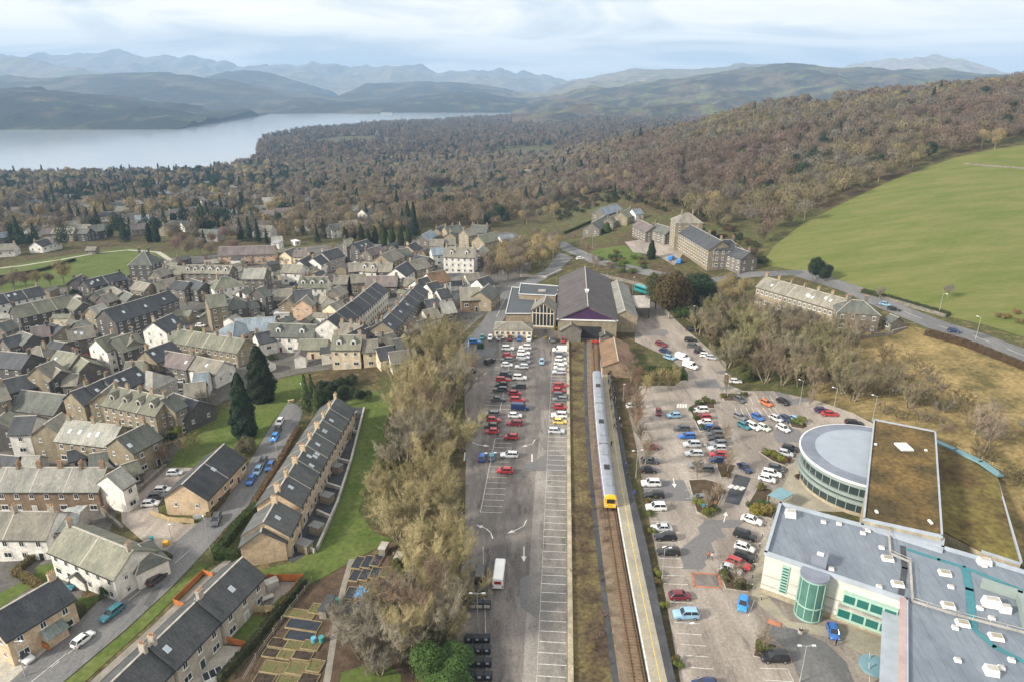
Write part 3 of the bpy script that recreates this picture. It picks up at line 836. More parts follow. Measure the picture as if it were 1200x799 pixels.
WALLC = {'S': (.185, .17, .15), 'T': (.275, .238, .175), 'W': (.72, .71, .68), 'C': (.66, .57, .42), 'D': (.105, .10, .098), 'P': (.56, .40, .29), 'G': (.36, .34, .32), 'B': (.27, .20, .14), 'K': (.56, .44, .31)}
WALLN = {'S': 'grey stone', 'T': 'buff stone', 'W': 'white rendered', 'C': 'cream washed', 'D': 'dark slate-stone', 'P': 'pink washed', 'G': 'grey rendered', 'B': 'brown stone', 'K': 'sandy rendered'}
ROOFC = {'g': (.165, .165, .13), 'd': (.060, .063, .072), 'b': (.19, .175, .15), 'l': (.26, .255, .235), 'm': (.11, .115, .105), 'p': (.14, .115, .115), 'r': (.19, .12, .075), 's': (.20, .24, .29)}
ROOFN = {'g': 'grey-green slate', 'd': 'dark slate', 'b': 'brown-grey slate', 'l': 'pale grey slate', 'm': 'mid-grey slate', 'p': 'purplish slate', 'r': 'brown tile', 's': 'blue-grey metal'}

def _window(wd=1.05, ht=1.35):
    b = MB()
    b.box((0, 0, 0), (wd, .10, ht), 0)
    p = wd / 2 - .11
    b.box((0, .03, -ht / 2 - .06), (wd + .24, .2, .12), 0); b.box((0, .0, ht / 2 + .09), (wd + .2, .12, .18), 2)
    for sx in (-1, 1):
        b.box((sx * (p / 2 + .025), .04, -.03), (p - .05, .06, ht - .26), 1)
    return b.mesh('window', [M_white, M_pane, M_rtile])
WIN = {'n': _window(), 'w': _window(1.7, 1.3), 's': _window(.8, 1.0), 't': _window(1.0, 1.8)}
def _door():
    b = MB(); b.box((0, 0, 0), (1.25, .08, 2.25), 0); b.box((0, .04, -.05), (.95, .06, 2.0), 1)
    return b.mesh('door', [M_white, M_door])
DOOR = _door()
def _chim(wd=1.15, dp=.6, ht=1.5, pots=3):
    b = MB(); b.box((0, 0, ht / 2 - .5), (wd, dp, ht + 1)); b.box((0, 0, ht + .06), (wd + .16, dp + .16, .12))
    for i in range(pots):
        x = (i - (pots - 1) / 2) * wd / pots
        b.tube((x, 0, ht + .1), (x, 0, ht + .62), .13, .11, 6, 1)
    return b.mesh('chimney', [M_wall, M_pot])
CHIM = _chim()
def _rooflight():
    b = MB(); b.box((0, 0, 0), (.9, 1.2, .10), 0); b.box((0, 0, .03), (.72, 1.0, .10), 1)
    return b.mesh('rooflight', [M_white, glass_mat('rooflight_glass', (.45, .52, .58), .15)])
RLIGHT = _rooflight()

TOWN = []
TAKEN = []
def stripes(m, pitch, width, dark, axis=(1, 0, 0), rz=0.0):
    """standing seams: thin lines a fixed distance apart across a surface's own colour"""
    nt = m.node_tree; L = nt.links.new; b = nt.nodes['Principled BSDF']; src = b.inputs['Base Color'].links[0].from_socket
    tc = N(nt, 'ShaderNodeTexCoord'); mp = N(nt, 'ShaderNodeMapping'); mp.inputs['Rotation'].default_value = (0, 0, rz); L(tc.outputs['Object'], mp.inputs[0])
    sx = N(nt, 'ShaderNodeSeparateXYZ'); L(mp.outputs[0], sx.inputs[0]); dv = N(nt, 'ShaderNodeMath', operation='DIVIDE'); L(sx.outputs['X'], dv.inputs[0]); dv.inputs[1].default_value = pitch
    fr = N(nt, 'ShaderNodeMath', operation='FRACT'); L(dv.outputs[0], fr.inputs[0]); lt = N(nt, 'ShaderNodeMath', operation='LESS_THAN'); L(fr.outputs[0], lt.inputs[0]); lt.inputs[1].default_value = width / pitch
    mx = N(nt, 'ShaderNodeMix', data_type='RGBA', blend_type='MULTIPLY'); L(lt.outputs[0], mx.inputs['Factor']); L(src, mx.inputs['A']); mx.inputs['B'].default_value = (dark, dark, dark, 1); L(mx.outputs['Result'], b.inputs['Base Color'])
def house(r1, r2, w=9, eh=5.5, wall='S', roof='g', pitch=35, hip=0, chim=None, win=1, dorm=0, cluster=None, kind='house', rl=0, zg=None, flat=False, label=None, cat=None, group=None, gable=None, name=None, doors=True, ov=.35, front=None, pots=True, wc=None, rc=None):
    """a pitched-roof building whose ridge ends are seen at r1, r2 in the photograph"""
    rise = 0 if flat else w / 2 * math.tan(R(pitch))
    mx, my = (r1[0] + r2[0]) / 2, (r1[1] + r2[1]) / 2
    if zg is None:
        m = G(mx, my, dz=eh + rise); zg = m.z - eh - rise
    A = G(*r1, z=zg + eh + rise); B_ = G(*r2, z=zg + eh + rise)
    c = (A + B_) / 2; d = (B_ - A); L = max(d.length, 3.5); rz = math.atan2(d.y, d.x)
    if not flat and hip: L += w * .55 * hip
    e = empty(name or ('terrace' if kind == 'terrace' else kind.split()[-1]), (c.x, c.y, zg), rz)
    TAKEN.append((c.x, c.y, max(L, w) * .5, rz, L / 2, w / 2))
    hx, hy = L / 2, w / 2
    wcol = wc or WALLC[wall]; v = random.uniform(.86, 1.14); wcol = tuple(min(.85, q * v) for q in wcol)
    rcol = rc or ROOFC[roof]; v = random.uniform(.85, 1.18); rcol = tuple(q * v for q in rcol)
    b = MB()
    zb = -3.0
    P = [(-hx, -hy), (hx, -hy), (hx, hy), (-hx, hy)]
    for i in range(4):
        p, q = P[i], P[(i + 1) % 4]
        if i in (1, 3) and not flat and not hip:
            b.poly([(p[0], p[1], zb), (q[0], q[1], zb), (q[0], q[1], eh), (p[0], 0, eh + rise), (p[0], p[1], eh)])
        else:
            b.quad((p[0], p[1], zb), (q[0], q[1], zb), (q[0], q[1], eh), (p[0], p[1], eh))
    if flat:
        b.quad(*[(x, y, eh - .02) for x, y in P])
    wo = b.build('wall', M_wall, e, color=wcol)
    rb = MB(); t = .2; o = ov
    if flat:
        rb.box((0, 0, eh + .12), (L + .3, w + .3, .3)); rb.box((0, 0, eh + .26), (L - .3, w - .3, .1))
        ro = rb.build('roof', M_lead, e, color=rcol)
    elif hip:
        k = min(hy, hx - .2); ex = o * math.tan(R(pitch))
        E = [(-hx - o, -hy - o, eh - ex), (hx + o, -hy - o, eh - ex), (hx + o, hy + o, eh - ex), (-hx - o, hy + o, eh - ex)]
        a, c2 = (-hx + k, 0, eh + rise + .02), (hx - k, 0, eh + rise + .02)
        rb.poly([E[0], E[1], c2, a]); rb.poly([E[2], E[3], a, c2]); rb.poly([E[1], E[2], c2]); rb.poly([E[3], E[0], a])
        rb.poly([E[3], E[2], E[1], E[0]])
        for q in (a, c2):
            for s in (E[0:1] + E[3:4] if q is a else E[1:3]): rb.tube(q, s, .12, .12, 4, 1)
        rb.tube(a, c2, .14, .14, 4, 1)
        ro = rb.build('roof', [M_roof, M_rtile], e, color=rcol)
    else:
        tx = math.tan(R(pitch))
        for s in (-1, 1):
            y1 = s * (hy + o); z1 = eh - o * tx
            r0 = [(-hx - o, 0, eh + rise), (hx + o, 0, eh + rise), (hx + o, y1, z1), (-hx - o, y1, z1)]
            r1_ = [(p[0], p[1], p[2] + t) for p in r0]
            rb.quad(*(r1_ if s < 0 else r1_[::-1]))
            rb.quad(*(r0[::-1] if s < 0 else r0))
            rb.quad(r0[2], r0[3], r1_[3], r1_[2])
            rb.quad(r0[1], r0[2], r1_[2], r1_[1]); rb.quad(r0[3], r0[0], r1_[0], r1_[3])
        rb.box((0, 0, eh + rise + t), (L + 2 * o - .02, .32, .14), 1)
        for s in (-1, 1): rb.box((0, s * (hy + o + .07), eh - o * tx + .06), (L + 2 * o - .1, .15, .13), 2)
        if 'terrace' in kind and L > 14:
            nd = int(L / 6.5)
            for i in range(1, nd):
                x = -hx + L * i / nd
                for s in (-1, 1):
                    q = [(x - .13, 0, eh + rise + t + .05), (x + .13, 0, eh + rise + t + .05), (x + .13, s * (hy + o), eh - o * tx + t + .05), (x - .13, s * (hy + o), eh - o * tx + t + .05)]
                    rb.quad(*(q if s < 0 else q[::-1]), 1)
        ro = rb.build('roof', [M_roof, M_rtile, M_dark], e, color=rcol)
    cdir = Vector((-c.x, -c.y)).normalized()
    cl = Vector((cdir.x * math.cos(-rz) - cdir.y * math.sin(-rz), cdir.x * math.sin(-rz) + cdir.y * math.cos(-rz)))
    far = c.y > 330
    if chim is None: chim = max(1, int(L / 8)) if kind in ('house', 'terrace', 'terraced row', 'cottage') else 0
    if not flat and chim:
        for i in range(chim):
            x = -hx + .6 if chim == 1 and random.random() < .5 else (-hx + .7 + (L - 1.4) * (i / max(1, chim - 1)) if chim > 1 else hx - .6)
            if hip: x *= .45
            link('chimney', CHIM, ro, (x, 0, eh + rise), (0, 0, random.choice((0, R(90)))), color=tuple(min(.8, q * .95) for q in (wcol if wall not in 'WCP' else (.36, .32, .27))))
    nfl = max(1, int(eh / 2.6))
    if win:
        sides = []
        if cl.y < -.12: sides.append(('y', -1))
        if cl.y > .12: sides.append(('y', 1))
        if cl.x < -.2: sides.append(('x', -1))
        if cl.x > .2: sides.append(('x', 1))
        for ax, s in sides:
            ln = L if ax == 'y' else w
            sp = 3.1 if not far else 3.6
            n = max(1, int(ln / sp * win))
            if ax == 'x' and not hip and n > 2: n = 2
            if ax == 'x' and win < .9: continue
            for fl in range(nfl):
                zc = (fl + .55) * eh / nfl + (.1 if nfl > 1 else .2)
                for i in range(n):
                    tpos = -ln / 2 + ln * (i + .5) / n
                    if fl == 0 and doors and ax == 'y' and i % 3 == 1 and n > 1 and not far:
                        link('door', DOOR, e, (tpos, s * (hy + .02), 1.1), (0, 0, 0 if s > 0 else R(180)), color=random.choice([(.5, .5, .48), (.04, .05, .08), (.14, .03, .03), (.03, .06, .05), (.03, .03, .03), (.45, .44, .42)]))
                        continue
                    me = WIN['n' if ax == 'y' or far else 's']
                    if fl == 0 and ax == 'y' and i % 2 == 0: me = WIN['w'] if ln / n > 2.6 else WIN['n']
                    if ax == 'y': link('window', me, e, (tpos, s * (hy + .02), zc), (0, 0, 0 if s > 0 else R(180)))
                    else: link('window', me, e, (s * (hx + .02), tpos, zc), (0, 0, R(-90) if s > 0 else R(90)))
    sf = -1 if cl.y < 0 else 1
    for i in range(dorm):
        x = -hx + L * (i + .5) / dorm; y = sf * hy * .68; z0 = eh + rise * .32
        db = MB(); dw, dh = 1.7, 1.5; dl = hy * .6
        ya, yb = y, y - sf * dl
        for q in (-1, 1): db.quad((x + q * dw / 2, ya, z0 - .7), (x + q * dw / 2, yb, z0 - .7), (x + q * dw / 2, yb, z0 + dh), (x + q * dw / 2, ya, z0 + dh), 0)
        db.poly([(x - dw / 2, ya, z0 - .7), (x + dw / 2, ya, z0 - .7), (x + dw / 2, ya, z0 + dh), (x, ya, z0 + dh + .7), (x - dw / 2, ya, z0 + dh)], 0)
        for q in (-1, 1): db.quad((x, ya + sf * .15, z0 + dh + .8), (x, yb, z0 + dh + .8), (x + q * (dw / 2 + .2), yb, z0 + dh), (x + q * (dw / 2 + .2), ya + sf * .15, z0 + dh), 1)
        db.box((x, ya + sf * .02, z0 + .75), (.9, .08, 1.0), 2)
        db.build('dormer', [M_white if wall in 'WC' or gable == 'W' else M_rtile, M_roof, M_pane], e, color=rcol)
    sl = rise / hy if hy else 0
    for i in range(rl):
        x = random.uniform(-.42, .42) * L; y = sf * hy * random.uniform(.35, .65)
        link('rooflight', RLIGHT, ro, (x, y, eh + rise - abs(y) * sl + t + .03), (math.atan(sl) * (-sf), 0, 0))
    if cluster == 'beyond the sports field':
        for k in (10, 20, 30): TAKEN.append((c.x * (1 - k / c.y), c.y - k, 7))
    if label: tag(e, label, cat or 'house', group)
    else: TOWN.append((cluster, mx, my, e, wall, roof, kind))
    return e, (hx, hy, eh, rise, rz, c, zg, sf)

def label_town():
    by = {}
    for t in TOWN: by.setdefault(t[0], []).append(t)
    used = set()
    for cl, rows in by.items():
        rows.sort(key=lambda t: t[1])
        kinds = {}
        for t in rows: kinds.setdefault((t[4], t[5], t[6]), []).append(t)
        for (wl, rf, kd), v in kinds.items():
            for i, t in enumerate(v):
                lb = f"{WALLN[wl]} {kd}, {ROOFN[rf]} roof, {cl}"
                if len(v) > 1: lb += f", {ORD[i]} from west"
                tag(t[3], lb, 'terrace' if 'terrace' in kd or 'row' in kd else kd.split()[-1])
                t[3]['_x'] = 0; del t[3]['_x']
    for t in TOWN:
        pass
# ------------------------------------------------------------------ the town: ridge ends read off the photograph
def hs(cluster, rows):
    for r in rows:
        x1, y1, x2, y2, w, eh, wl, rf = r[:8]
        kw = r[8] if len(r) > 8 else {}
        house((x1, y1), (x2, y2), w, eh, wl, rf, cluster=cluster, **kw)
K = dict
TR = dict(kind='terraced row')
hs('below the sports field', [
 (-18, 349, 46, 336, 9, 5.5, 'W', 'd', K(rl=2, **TR)), (14, 360, 79, 346, 11, 6.5, 'D', 'g', K(chim=2, **TR)), (97, 329, 141, 319, 9, 6.5, 'D', 'd', K(rl=3, **TR)),
 (86, 350, 97, 355, 8, 6, 'D', 'g'), (118, 347, 131, 343, 8, 5, 'S', 'b'), (180, 318, 193, 314, 8, 6.5, 'S', 'b'), (121, 363.5, 176, 347.5, 12.5, 8, 'D', 'd', K(kind='chapel', gable='T', rl=2)),
 (105, 361, 121, 356.5, 9, 6, 'T', 'l', K(chim=0)), (176, 348, 197, 341, 10, 7, 'S', 'd', K(rl=1)), (132, 336, 143, 343, 7, 5, 'S', 'b'), (143, 340, 156, 346, 7, 5, 'S', 'm'),
 (160, 330, 176, 333, 8, 6, 'T', 'b'), (180, 331, 204, 326, 9, 6, 'S', 'b'), (86, 327, 96, 322, 8, 5, 'D', 'd'), (108, 344, 118, 340, 7, 5, 'S', 'm')])
hs('west of the cypress trees', [
 (-4, 380, 12, 375, 8, 6, 'S', 'm'), (3, 397, 22, 392, 8, 5, 'S', 'd'), (36, 384, 57, 381, 9, 5.5, 'D', 'p'), (60, 378, 74, 383, 7, 5.5, 'T', 'd'), (24, 388, 38, 393, 8, 5, 'D', 'm'),
 (78, 387, 108, 382, 9, 6, 'S', 'b', K(rl=2)), (88, 378, 99, 374, 7, 5, 'S', 'l'), (2, 412, 36, 415, 10, 6.5, 'D', 'd'), (36, 405, 54, 406, 10, 5, 'T', 'b', K(hip=1)), (60, 399, 76, 402, 8, 5, 'S', 'd'),
 (43, 430, 62, 422, 10, 7.5, 'T', 'b', K(chim=0)), (57, 425, 71, 434, 8, 6.5, 'D', 'b'), (4, 445, 40, 437, 9, 4.5, 'D', 'd', K(chim=0)), (68, 411, 92, 415, 11, 6.5, 'S', 'g', K(rl=1)), (86, 413, 104, 424, 9, 6, 'D', 'g'),
 (76, 439, 92, 438, 7, 4.5, 'S', 'b', K(chim=0)), (-12, 455, 4, 451, 9, 8, 'T', 'b'), (26, 457, 77, 463, 11, 4, 'S', 'm', K(chim=0, kind='shop')), (112, 398, 134, 391, 10, 9, 'W', 'g', K(win=1.3)),
 (131, 397, 158, 389, 11, 8.5, 'D', 'g', K(rl=1)), (143, 391, 156, 399, 9, 8, 'S', 'b'), (179, 378, 201, 368, 10, 8.5, 'W', 'd', K(rl=2)), (170, 411, 200, 400, 10, 7, 'T', 'd', K(rl=1)), 
 (148, 424, 168, 423, 8, 6, 'C', 'g', K(chim=0)), (83, 459, 104, 451, 9.5, 7.5, 'T', 'd'), (101, 453, 127, 441, 9.5, 7.5, 'S', 'd', K(rl=2)), (122, 444, 158, 429, 10, 7.5, 'S', 'd', K(rl=3)),
 (186, 410, 228, 417, 9, 5.5, 'S', 'p', K(rl=1)), (224, 416, 262, 424, 8.5, 5, 'W', 'b', K(rl=1)), (166, 433, 184, 437, 9, 6, 'G', 'l', K(hip=1, chim=0))])
hs('above the park lawn', [
 (134, 453, 196, 465, 10, 8, 'T', 'g', K(dorm=4, chim=5, win=1.2, **TR)), (119, 460, 133, 449, 8.5, 8, 'T', 'b', K(chim=0)), (189, 468, 203, 461, 8.5, 8, 'T', 'm', K(chim=0)), (206, 461, 232, 470, 10, 4.5, 'D', 'd', K(chim=0)),
 (216, 450, 240, 447, 9, 4, 'S', 'b', K(chim=0)), (228, 437, 244, 436, 8, 4, 'W', 's', K(chim=0)), (52, 497, 72, 484, 9, 7.5, 'T', 'b', K(chim=0)), (79, 492, 142, 499, 10, 6.5, 'T', 'l', K(rl=4, chim=3, **TR)),
 (137, 513, 171, 496, 9.5, 7, 'T', 'm', K(rl=1)), (82, 528, 96, 525, 5, 3, 'W', 'd', K(chim=0, kind='shed', win=.5)), (106, 532, 126, 529, 6, 3, 'S', 'm', K(chim=0, kind='shed', win=.5)),
 (18, 488, 42, 487, 9, 6.5, 'W', 'd', K(chim=0)), (-6, 492, 9, 481, 9, 6.5, 'D', 'g'), (-8, 532, 22, 535, 7, 4, 'S', 'd', K(chim=0)), (28, 535, 46, 534, 6, 4, 'G', 'l', K(chim=0)), (142, 545, 160, 539, 6, 3, 'S', 'g', K(chim=0, kind='shed'))])
hs('around the market square', [
 (209, 386, 287, 398, 9.5, 6, 'T', 'g', K(chim=6, win=1.2, **TR)), (276, 374, 322, 372, 10, 4, 'P', 's', K(chim=0, win=.4)), (268, 379, 284, 374, 11, 4, 'P', 's', K(chim=0, win=.3, hip=1)), (241, 347, 262, 344, 11, 10, 'T', 'g', K(win=1.2)),
 (266, 349, 284, 346, 11, 7, 'D', 'm', K(hip=1)), (300, 339, 309, 336, 9, 10, 'D', 'm', K(chim=0)), (253, 326, 272, 323, 11, 6.5, 'W', 'g', K(hip=1)), (287, 315, 312, 315, 11, 6, 'S', 'l'), (218, 311, 244, 311, 9, 6.5, 'S', 'b', K(dorm=3, gable='W')),
 (245, 311, 272, 312, 9, 6.5, 'S', 'b', K(dorm=3, gable='W')), (200, 312, 217, 313, 9, 6, 'T', 'g'), (205, 329, 222, 331, 8, 6, 'S', 'd'), (224, 327, 240, 332, 8, 6, 'D', 'd'), (333, 310, 355, 311, 9, 6, 'W', 'b'),
 (352, 325, 384, 325, 10, 9, 'W', 'g', K(win=1.2, dorm=3)), (321, 340, 342, 339, 10, 6, 'S', 'b'), (344, 341, 364, 339, 12, 6.5, 'T', 'd'), (336, 351, 345, 343, 8, 6, 'T', 'b', K(chim=0)), (353, 352, 362, 344, 8, 6, 'P', 'b', K(chim=0)),
 (316, 379, 371, 381, 9.5, 6, 'W', 'm', K(dorm=2, chim=0)), (299, 391, 318, 387, 8, 5, 'W', 'd', K(chim=1)), (352, 398, 384, 398, 7, 3.5, 'C', 'g', K(chim=0)), (383, 374, 413, 353, 10, 8, 'W', 'd', K(chim=2, win=1.2, **TR)),
 (412, 354, 440, 331, 10, 8, 'W', 'd', K(chim=3, win=1.2, **TR)), (447, 377, 466, 358, 9, 7.5, 'T', 'd', K(chim=3, rl=2, **TR)), (465, 359, 489, 333, 9, 7.5, 'T', 'd', K(chim=4, rl=1, **TR)), (467, 371, 484, 369, 9, 4, 'S', 's', K(flat=True, rc=(.38, .44, .48))),
 (399, 379, 424, 381, 9, 6, 'T', 'b', K(chim=3)), (410, 390, 428, 381, 8, 6, 'S', 'd', K(chim=2)), (391, 393, 424, 393, 9.5, 7, 'C', 'g', K(dorm=2, chim=2)), (425, 399, 442, 398, 8, 5.5, 'C', 'b', K(chim=1)), (441, 408, 459, 405, 8, 4, 'C', 'd', K(chim=0)),
 (456, 413, 478, 410, 8, 3.5, 'W', 'b', K(chim=0)), (428, 386, 443, 380, 8, 5, 'S', 'd'), (289, 354, 300, 352, 7, 6, 'S', 'm'), (374, 345, 384, 348, 7, 5, 'W', 'b'), (388, 340, 398, 335, 8, 6, 'S', 'b'), (386, 357, 398, 352, 8, 5, 'C', 'b'), (303, 366, 318, 363, 6, 3, 'W', 'l', K(flat=True, rc=(.6, .6, .6))), (322, 366, 340, 365, 6, 3, 'W', 'l', K(flat=True, rc=(.62, .62, .62)))])
hs('north of the town centre', [
 (257, 290, 322, 288, 11, 6, 'P', 'p', K(chim=0, win=1.1)), (320, 284, 329, 284, 8, 8, 'W', 's', K(flat=True, rc=(.3, .3, .32))), (333, 295, 344, 291, 8, 5, 'C', 'p', K(chim=0)), (345, 294, 360, 294, 8, 5, 'C', 'p'), (350, 306, 363, 299, 9, 6, 'W', 'd'), (366, 303, 380, 297, 9, 6, 'W', 'd'),
 (377, 296, 395, 291, 10, 7, 'G', 'd'), (403, 281, 413, 280, 9, 10, 'S', 'g'), (413, 286, 430, 281, 10, 8, 'D', 'd', K(rl=2)), (428, 293, 445, 288, 9, 6, 'S', 'p'), (446, 299, 463, 292, 11, 6, 'T', 'b'), (458, 294, 478, 291, 9, 6, 'S', 'm'), (477, 288, 486, 284, 9, 7, 'K', 'd'),
 (408, 309, 424, 308, 9, 7, 'S', 'b'), (425, 308, 444, 309, 9, 7, 'W', 'b', K(dorm=2)), (445, 309, 460, 309, 9, 7, 'S', 'b'), (463, 315, 476, 307, 10, 7, 'W', 'd', K(chim=0)), (480, 307, 497, 303, 10, 7, 'T', 'b', K(chim=1)), (487, 299, 503, 302, 8, 6, 'S', 'd'),
 (522, 290, 557, 291, 11, 8.5, 'W', 'b', K(chim=4, win=1.3, dorm=2)), (505, 291, 519, 290, 9, 6, 'W', 's', K(chim=0)), (561, 293, 566, 288, 7, 7.5, 'S', 'l', K(chim=0)), (511, 268, 520, 264, 10, 6, 'T', 'd'), (521, 266, 540, 264, 11, 7, 'T', 'm', K(chim=3)), (527, 273, 533, 270, 8, 5, 'T', 'm'),
 (543, 270, 553, 268, 9, 8, 'T', 'b'), (553, 264, 572, 265, 11, 7, 'S', 'm', K(chim=2)), (560, 277, 582, 272, 11, 5, 'T', 'g', K(chim=0)), (585, 277, 600, 275, 10, 4, 'W', 's', K(chim=0)), (504, 281, 520, 281, 9, 5, 'P', 'b', K(chim=0)), (520, 281, 532, 280, 8, 5, 'W', 'b', K(chim=0)),
 (494, 276, 505, 270, 9, 5, 'S', 's', K(chim=0)), (500, 321, 520, 317, 11, 6.5, 'W', 'r', K(chim=1)), (487, 329, 500, 325, 9, 6, 'W', 'd', K(chim=0)), (430, 324, 466, 324, 10, 5, 'S', 'p', K(chim=1)), (392, 324, 408, 324, 8, 5.5, 'S', 'b'), (411, 323, 428, 322, 8, 5.5, 'T', 'b'), (472, 326, 486, 327, 8, 4, 'P', 'b', K(chim=0)),
 (539, 338, 562, 337, 11, 5, 'B', 'b', K(chim=0)), (562, 342, 573, 333, 10, 5, 'T', 'm', K(chim=0)), (545, 322, 560, 320, 7, 4, 'W', 'b', K(chim=0)), (559, 328, 572, 324, 8, 4, 'W', 'd', K(chim=0)), (500, 333, 512, 330, 8, 6, 'W', 'd', K(chim=0))])
hs('beyond the sports field', [
 (32, 267, 43, 264, 9, 5, 'W', 'p'), (40, 284, 53, 280, 9, 4.5, 'W', 'd'), (53, 279, 65, 279, 9, 5, 'W', 'p', K(chim=0)), (-4, 287, 18, 286, 9, 4.5, 'W', 'b'), (49, 269, 62, 268, 9, 6, 'T', 'p'), (63, 268, 88, 268, 9, 6, 'T', 'b', K(dorm=3)), (94, 268, 105, 268, 9, 6, 'D', 'm'), (105, 265, 124, 263, 11, 6, 'D', 'm'),
 (112, 249, 146, 248, 10, 5, 'W', 'd', K(chim=0, win=1.2)), (103, 246, 118, 245, 9, 4, 'C', 'b', K(chim=0)), (143, 253, 162, 249, 11, 5, 'G', 'p', K(chim=0)), (158, 253, 174, 252, 9, 5, 'W', 's', K(chim=0)), (152, 264, 172, 262, 10, 5, 'S', 'p'), (43, 241, 50, 239, 8, 4, 'W', 'p', K(chim=0)), (48, 255, 66, 254, 8, 5, 'W', 'm'),
 (129, 238, 146, 237, 8, 4, 'W', 'm'), (8, 227, 17, 226, 9, 5, 'W', 'p'), (62, 226, 70, 226, 8, 4, 'W', 'p'), (108, 232, 117, 231, 8, 5, 'W', 'm'), (200, 246, 244, 241, 10, 6, 'W', 'p', K(chim=0, win=1.2, kind='villa')), (212, 261, 225, 259, 9, 4.5, 'W', 'm'), (187, 250, 199, 247, 9, 4.5, 'C', 'b'), (186, 226, 199, 225, 9, 5, 'S', 's'),
 (191, 264, 203, 260, 9, 6, 'T', 'p'), (263, 246, 276, 246, 9, 5, 'W', 'm'), (307, 232, 323, 231, 14, 6, 'T', 'l', K(chim=0, kind='villa')), (303, 247, 322, 247, 11, 5, 'T', 'p', K(kind='villa')), (385, 264, 400, 262, 9, 6, 'W', 'm'), (424, 246, 434, 244, 10, 8, 'W', 'm'), (318, 278, 330, 277, 8, 4, 'G', 'l', K(chim=0)), (351, 233, 362, 232, 9, 5, 'S', 's'), (343, 283, 349, 282, 6, 3, 'W', 'l', K(flat=True, rc=(.6, .62, .64))),
 (413, 243, 420, 243, 8, 5, 'W', 'm'), (235, 235, 243, 234, 8, 5, 'W', 'p'), (-6, 274, 8, 272, 9, 4.5, 'S', 's'), (20, 256, 32, 255, 8, 4.5, 'W', 'p'), (77, 251, 90, 250, 8, 4.5, 'W', 'p'), (280, 233, 290, 232, 8, 5, 'S', 'p'), (30, 238, 38, 237, 8, 4, 'W', 'm'), (246, 227, 255, 226, 9, 5, 'S', 'p'), (160, 240, 170, 239, 8, 4, 'W', 'm')])
hs('behind the bus station', [
 (693, 262, 709, 253, 11, 4.5, 'S', 'm', K(chim=0)), (702, 245, 722, 239, 11, 5, 'S', 's', K(chim=0)), (727, 249, 739, 244, 10, 5, 'T', 'g'), (741, 246, 750, 245, 8, 4.5, 'W', 's', K(chim=0)), (750, 258, 766, 266, 9, 5.5, 'S', 'p'), (768, 262, 788, 268, 9, 5.5, 'S', 'm'), (712, 256, 724, 251, 8, 4.5, 'S', 'g'),
 (604, 201, 617, 196, 12, 8, 'S', 'm', K(kind='villa')), (616, 199, 638, 201, 12, 8, 'S', 'b', K(kind='villa')), (657, 184, 668, 183, 10, 6, 'W', 'b')])
hs('between the dark terraces and tree belt', [
 (498, 352, 512, 350, 8, 5.5, 'S', 'd'), (496, 364, 511, 361, 8, 5, 'W', 'b'), (489, 377, 503, 373, 8, 5, 'S', 'm'), (474, 389, 489, 386, 8, 4.5, 'T', 'd'), (446, 394, 460, 390, 8, 5, 'D', 'b'), (462, 398, 474, 396, 7, 4, 'W', 'm', K(chim=0)), (512, 340, 524, 338, 8, 5.5, 'W', 'd'), (516, 356, 530, 354, 9, 4, 'S', 'l', K(chim=0)), (503, 384, 516, 382, 8, 4, 'T', 'b', K(chim=0)), (486, 404, 500, 401, 7, 3.5, 'S', 'd', K(chim=0))])
# the big square stone house over the field: hipped, three storeys, white bays
house((163, 294.5), (174, 294.5), 13, 9.5, 'D', 'm', hip=1, pitch=42, chim=2, win=1.1, label='tall dark stone house with steep hipped roof beside the bright sports field', cat='house', name='house')
house((102, 290), (113, 290), 5, 2.6, 'S', 'b', chim=0, win=.3, label='small stone pavilion at the top edge of the sports field', cat='pavilion', name='pavilion')
# near rows at the lower left
house((-30, 548), (124, 548), 9.5, 6, 'B', 'l', chim=7, win=1.0, kind='terrace', label='long brown stone terrace with pale patched slate roof and many chimneys', cat='terrace')
house((126, 556), (140, 548), 8, 6.5, 'W', 'l', chim=0, win=.5, label='white gable-end house closing the long brown stone terrace', cat='house')
house((-30, 599), (66, 600), 9.5, 5.5, 'W', 'b', chim=3, win=1.0, kind='terrace', label='white and cream terrace with brown-grey slate roof facing small gardens', cat='terrace')
house((71, 604), (92, 601), 9, 4.4, 'G', 's', pitch=14, chim=0, win=0, label='lean-to outhouse with ribbed pale metal roof between two terraces', cat='outhouse', name='outhouse', rc=(.33, .34, .34))
house((80, 615), (155, 645), 9.2, 5.6, 'W', 'g', chim=2, win=1.0, kind='terrace', label='white and tan terrace with mossy slate roof and blank white gable', cat='terrace')
house((159, 634), (172, 648), 6, 4, 'W', 'm', chim=0, win=.3, label='white rear wing with small hipped slate roof behind the mossy terrace', cat='house wing', hip=1, name='house_wing')
house((-14, 723), (66, 677), 8.6, 5.6, 'K', 'd', chim=2, win=.9, label='beige semi-detached house with dark slate roof and porch beside a hedge', cat='house', name='semi_detached_house')
house((89, 671), (104, 660), 3.6, 2.4, 'W', 'm', chim=0, win=0, label='small white shed with a pink door at the foot of the gardens', cat='shed', name='shed')
house((262, 521), (214, 567), 10.3, 4.4, 'K', 'd', chim=0, win=1.1, kind='terrace', label='short row with sandy gable and dark slate roof beside the cul-de-sac', cat='terrace', rl=1)
house((394, 466), (324, 577), 9.3, 6.2, 'K', 'd', chim=9, win=1.2, kind='terrace', label='longest terrace, grey-green slate roof, walled yards and a lawn behind', cat='terrace', rl=9, rc=(.085, .088, .09))
house((323, 587), (309, 611), 9.3, 5.6, 'K', 'd', chim=1, win=1.0, label='lower sandy house joined to the near end of the longest terrace', cat='house', rc=(.085, .088, .09), rl=1)
